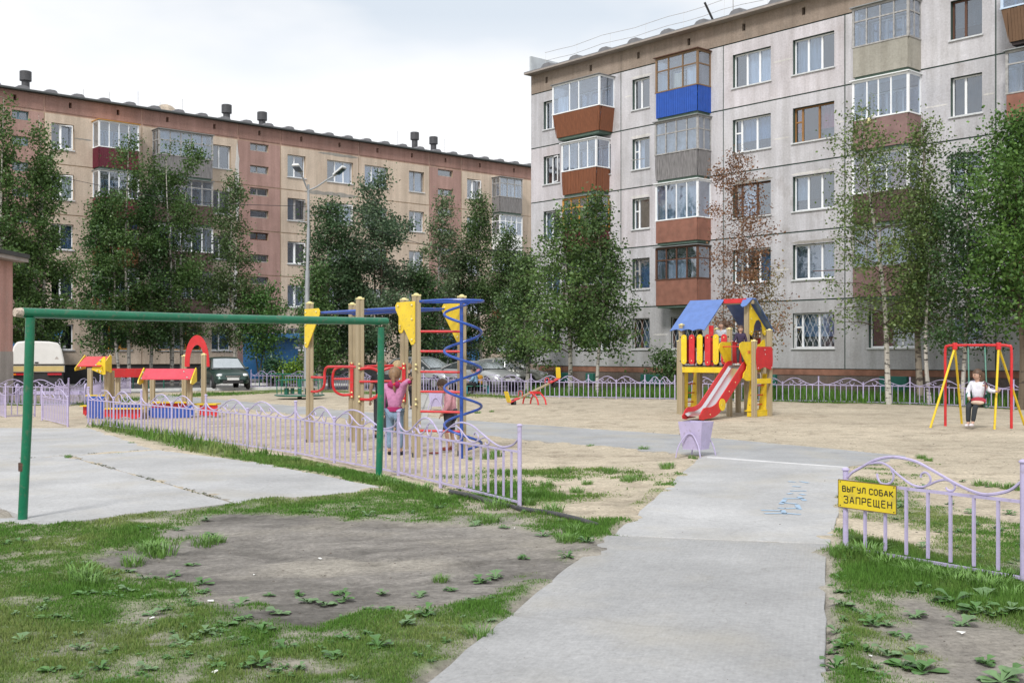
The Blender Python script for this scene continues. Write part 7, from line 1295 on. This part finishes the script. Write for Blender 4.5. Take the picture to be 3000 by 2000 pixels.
# ------------------------------------------------------------ weeds, tufts, litter
def leafcol(c): return mat('weed_%.2f' % c[1], c, 0.5, var=0.3, vscale=12)
WM = leafcol((0.075, 0.18, 0.04)); WM2 = leafcol((0.13, 0.23, 0.09)); TM = leafcol((0.12, 0.24, 0.045))
def rosette(seed, n=13, r=0.10):
    rd = random.Random(seed); mb = MB()
    for i in range(n):
        a = i*2.4+rd.uniform(-.3, .3); L_ = r*rd.uniform(0.45, 1.1); w = L_*rd.uniform(0.24, 0.40); el = rd.uniform(0.15, 1.2); d = Vector((math.cos(a), math.sin(a), 0)); sdv = Vector((-math.sin(a), math.cos(a), 0)); b = len(mb.v); prev = None
        for k, (u, ww) in enumerate(((0.05, 0.10), (0.35, 0.35), (0.6, 1.0), (0.86, 0.85), (1.0, 0.2))):
            z = 0.004+L_*(u*math.tan(el)*0.6-u*u*0.38*math.tan(el)); c = d*(L_*u)+Vector((0, 0, max(0.003, z))); mb.v += [c-sdv*w*ww+Vector((0, 0, 0.006*ww)), c, c+sdv*w*ww+Vector((0, 0, 0.006*ww))]
            if k: q = b+3*k; mb.f += [(q-3, q-2, q+1, q), (q-2, q-1, q+2, q+1)]
    return mb.mesh('weed', WM if seed % 3 else WM2, True, 80)
def tuft(seed, n=110, r=0.09, h=0.12):
    rd = random.Random(seed); mb = MB()
    for i in range(n):
        a = rd.uniform(0, 6.28); rr = r*math.sqrt(rd.random()); x, y = rr*math.cos(a), rr*math.sin(a); hh = h*rd.uniform(0.5, 1.15); ln = rd.uniform(0.15, 0.9); t_ = a+rd.gauss(0, 0.6); w = 0.0035; p = Vector((x, y, 0)); q = p+Vector((math.cos(t_)*hh*ln*0.35, math.sin(t_)*hh*ln*0.35, hh*0.6)); s_ = p+Vector((math.cos(t_)*hh*ln, math.sin(t_)*hh*ln, hh*(1-ln*0.35))); sd_ = Vector((-math.sin(t_), math.cos(t_), 0))*w
        b = len(mb.v); mb.v += [p-sd_, p+sd_, q+sd_*0.8, q-sd_*0.8, s_]; mb.f += [(b, b+1, b+2, b+3), (b+3, b+2, b+4)]
    return mb.mesh('grass_tuft', TM, False)
WMS = [rosette(i, 10+i, 0.095) for i in range(6)]; TMS = [tuft(i) for i in range(4)]
rd = random.Random(5)
wp_ = [(375,1672),(560,1658),(590,1716),(540,1752),(455,1750),(480,1792),(445,1812),(600,1735),(555,1770),(700,1773),(790,1752),(880,1745),(900,1770),(720,1815),(770,1850),(600,1855),(720,1880),(830,1895),(950,1775),(1000,1740),(1010,1765),(1120,1740),(1320,1733),(1405,1700),(1455,1695),(1130,1785),(1250,1810),(1190,1835),(330,1700),(270,1690),(380,1740),(250,1750),(320,1750),(240,1900),(330,1905),(290,1960),(60,1880),(140,1820),(520,1560),(600,1520),(420,1560),(620,1580),(1045,1430),(900,1500),(1040,1490),(1080,1510),(1210,1500),(1290,1490),(1390,1540),(1480,1550),(1590,1570),(1640,1530),(1540,1500),(1720,1600),(530,1890),(640,1960),(760,1950),(880,1960),(1010,1870),(1110,1900),(430,1960),(150,1970),(980,1930),(1230,1750),(1530,1640),(1660,1640),(820,1800),(660,1830),(510,1680),(420,1700),(60,1590),(15,1600),
 (2470,1780),(2510,1790),(2560,1830),(2600,1835),(2620,1860),(2545,1905),(2600,1920),(2650,1945),(2700,1960),(2680,1800),(2760,1760),(2790,1765),(2880,1760),(2920,1790),(2860,1790),(2960,1800),(2890,1940),(2960,1975),(2930,1990),(2610,1720),(2700,1735),(2820,1830),(2460,1700),(2480,1650),(2700,1600),(2780,1650),(2800,1560),(2860,1540),(2920,1550),(2700,1430),(2820,1410),(2890,1430),(2960,1500),(2640,1480),(2560,1500),(2780,1470),(2840,1500),(2740,1540),(2990,1600),(2450,1850),(2470,1900),(2450,1960),(2530,1970),(2480,1745)]
for _ in range(420):
    x, y = rd.uniform(0, 1500), rd.uniform(1640, 2000)
    if rd.random() < 0.5: x, y = rd.uniform(2430, 3000), rd.uniform(1440, 2000)
    p = G(x, y); q = dens(np.array([p.x]), np.array([p.y]))
    if q[3][0] > 0.25 and (len(wp_) < 300): wp_.append((x, y, 0.5))
for k, w3 in enumerate(wp_):
    x, y = w3[:2]; p = G(x+rd.uniform(-4, 4), y+rd.uniform(-3, 3)); big = (1.25 if (x > 2640 and y > 1700) else 0.8)*(w3[2] if len(w3) > 2 else 1)
    if abs(p.x) > 40: continue
    z = float(ground_z(np.array([p.x]), np.array([p.y]))[0]); o = link('weed', WMS[k % 6], None, (p.x, p.y, z)); s_ = rd.uniform(0.6, 1.15)*big; o.scale = (s_, s_, s_*rd.uniform(0.8, 1.3)); o.rotation_euler = (0, 0, rd.uniform(0, 6.28))
    wz = (('broad leaved weed behind the fence with the yellow sign', 'weeds behind the sign fence') if (x > 2450 and y < 1620) else ('broad leaved weed right of the path in front of the sign fence', 'weeds right of the path') if x > 2400 else ('broad leaved weed on the strip between the slabs and the dark soil', 'weeds above the dark soil') if y < 1625 else ('broad leaved weed in the short grass along the bottom left of the path', 'weeds in the grass left of the path') if y > 1800 else ('broad leaved weed rosette on the bare dark soil patch', 'weeds on the dark soil patch'))
    tag(o, wz[0], 'weed', wz[1])
tp_ = [(1445,1335,1.3),(1432,1345,1.2),(1380,1345,0.7),(1560,1460,1.3),(1545,1480,1.1),(1690,1440,1.2),(1720,1420,1),(1600,1420,1.1),(1450,1420,1),(1480,1390,1),(1650,1385,1),(1790,1385,1),(1840,1410,.9),(1620,1500,1.2),(1450,1490,1.3),(1430,1530,1),(1680,1560,1.2),(1660,1590,1),(1590,1510,1),(390,1652,1.2),(240,1705,1.3),(270,1720,1.1),(470,1630,1.2),(440,1620,1.2),(600,1600,1.1),(640,1590,.9),(540,1290,.8),(385,1300,.6),(160,1345,.6),(345,1332,.7),(415,1328,.6),(200,1345,.6),(2600,1345,1),(2560,1350,1.1),(2700,1345,1),(2720,1350,.8),(1770,1305,.7),(1730,1308,.7),(1885,1318,.9),(1955,1375,1),(1960,1365,.9),(2030,1345,1),(2075,1345,.9),(1340,1228,.8),(1400,1210,.9),(1440,1206,.8),(2540,1640,1.3),(2600,1665,1.3),(2680,1690,1.3),(2750,1700,1.3),(2820,1720,1.4),(2900,1735,1.4),(2970,1760,1.4),(2470,1640,1.2),(2500,1600,1),(2850,1700,1.2),(2940,1700,1.2),(1400,1868,1),(1290,1700,.9),(1385,1460,1.1),(1340,1455,1.1),(1110,1415,1.2),(1150,1425,1.3),(1190,1432,1.3),(1240,1440,1.2),(1300,1470,1.1),(1000,1385,1.2),(940,1370,1.2),(860,1355,1.2),(760,1335,1.2),(680,1320,1.1),(600,1305,1.1),(520,1290,1),(440,1275,1),(380,1265,.9),(2870,1420,1),(2910,1425,1.1),(2950,1430,1),(2990,1435,1)]
for k, (x, y, s_) in enumerate(tp_):
    p = G(x, y); z = float(ground_z(np.array([p.x]), np.array([p.y]))[0])-0.005; o = link('grass_tuft', TMS[k % 4], None, (p.x, p.y, z)); s_ *= rd.uniform(0.6, 1.0); o.scale = (s_*1.2, s_*1.2, s_); o.rotation_euler = (0, 0, rd.uniform(0, 6.28))
    wz = (('grass tuft near the fence with the yellow sign', 'tufts by the sign fence') if x > 2400 else ('grass tuft at the foot of the lilac fence beside the slabs', 'tufts along the lilac fence') if 360 < x < 1310 and 1240 < y < 1480 else ('grass tuft growing in a joint of the paved slabs', 'tufts in the slab joints') if x < 600 and y < 1400 else ('grass tuft on the soil left of the path', 'tufts on the foreground soil') if y > 1560 else ('grass tuft standing in the sand between the fence end and the path', 'tufts in the sand'))
    tag(o, wz[0], 'grass tuft', wz[1])
# weeds in the slab joint
jm = MB(); rj = random.Random(3)
for a_, b_, n in (((-6.95, 17.45), (-2.93, 11.85), 300), ((-7.5, 17.0), (-5.95, 18.55), 60)):
    for i in range(n):
        k = rj.random(); 
        if math.sin(k*23+1) < -0.2: continue
        x = a_[0]+(b_[0]-a_[0])*k+rj.gauss(0, 0.02); y = a_[1]+(b_[1]-a_[1])*k+rj.gauss(0, 0.02); s_ = rj.uniform(0.012, 0.035); t_ = rj.uniform(0, 6.28); b = len(jm.v); jm.v += [Vector((x, y, 0.02)), Vector((x+s_*math.cos(t_), y+s_*math.sin(t_), 0.03)), Vector((x+s_*1.6*math.cos(t_+.5), y+s_*1.6*math.sin(t_+.5), 0.026)), Vector((x+s_*math.cos(t_+1), y+s_*math.sin(t_+1), 0.028))]; jm.f.append((b, b+1, b+2, b+3))
tag(jm.build('moss', leafcol((0.09, 0.10, 0.04)), None, smooth=False), 'thin line of weeds growing in the joint between the slabs', 'weeds', kind='stuff')
# chalk scribble on the path
ck = MB(); rc = random.Random(9)
chk = [[(2310,1415),(2330,1417)],[(2345,1415),(2368,1419)],[(2322,1429),(2345,1431)],[(2315,1443),(2362,1443)],[(2345,1452),(2358,1455)],[(2308,1452),(2320,1450)],[(2295,1465),(2356,1466)],[(2340,1460),(2358,1472)],[(2290,1477),(2335,1482)],[(2280,1493),(2300,1495),(2338,1494)],[(2230,1500),(2290,1502)],[(2240,1510),(2300,1509),(2345,1513)],[(2292,1500),(2300,1512)],[(2335,1484),(2342,1498)],[(2300,1468),(2288,1482)]]
for l_ in chk:
    P = [G(x, y) for x, y in l_]
    for a_, b_ in zip(P, P[1:]):
        d = (b_-a_); n = Vector((-d.y, d.x, 0)).normalized()*0.026; z = Vector((0, 0, 0.0265)); ck.prism([(0, -1), (1, -1), (1, 1), (0, 1)], lambda u, v, w: a_+d*u+n*v+z-Vector((0, 0, 0.003-w)), 0.0015)
tag(ck.build('chalk_writing', mat('blue_chalk', (0.33, 0.45, 0.58), 0.95, var=0.15, vscale=30), None, smooth=False), kind='structure')
# scattered stones and litter
sm2 = [MB().sphere((0, 0, 0), 0.012, 6, 4, (1, rd.uniform(.6, 1), .6)).mesh('pebble', mat('pebble_grey', (0.12, 0.11, 0.10), 0.9)) for _ in range(1)]; st = MB(); rr = random.Random(8)
for i in range(900):
    Y = 5*(24/5)**rr.random(); X_ = rr.uniform(-0.5, 0.5)*Y; z = float(ground_z(np.array([X_]), np.array([Y]))[0]); s_ = rr.uniform(0.003, 0.009)*(0.6+Y/14); 
    if sdpoly(np.array([X_]), np.array([Y]), PATH_A)[0] < 0.05 or sdpoly(np.array([X_]), np.array([Y]), PATH_B)[0] < 0.05:
        if rr.random() < 0.88: continue
        z = 0.022; s_ *= 0.6
    st.sphere((X_, Y, z), s_, 5, 3, (1.2, 0.9, 0.6))
tag(st.build('pebbles', mat('pebble_dark', (0.14, 0.12, 0.10), 0.9, vscale=40, var=0.6), None), 'small pebbles and crumbs scattered over the ground', 'pebbles', kind='stuff')
PW = mat('paper_white', (0.75, 0.75, 0.72), 0.8)
for k, (x, y) in enumerate([(1135,1515),(1508,1550),(575,1686),(745,1682),(940,1638),(620,1766),(450,1820),(628,1978),(2545,1922),(2815,1860),(1590,1200),(2220,1432),(1175,1318)]):
    p = G(x, y); z = float(ground_z(np.array([p.x]), np.array([p.y]))[0])+0.004; b = MB(); b.v = [Vector((rd.uniform(-.5, .5)*.03+math.cos(a)*.012, math.sin(a)*.014, rd.uniform(0, .012))) for a in (0, 1.3, 2.5, 3.8, 5)]; b.f = [(0, 1, 2), (0, 2, 3), (0, 3, 4)]
    o = b.build('paper_scrap', PW, None, (p.x, p.y, z)); o.scale = (1.2,)*3 if y > 1300 else (2,)*3; tag(o, 'scrap of white paper lying on the ground', 'litter', 'scraps of white paper')
lab_ = ['red brown mound of dead leaves on the right edge of the path']
tag(MB().sphere((0, 0, 0), 0.5, 8, 5, (0.22, 0.1, 0.03)).build('shed_sandals', cloth('sandal', (0.30, 0.08, 0.05)), None, (-1.26, 18.05, 0.01)), 'flat brown board lying in the sand by the red ladder rungs', 'board')
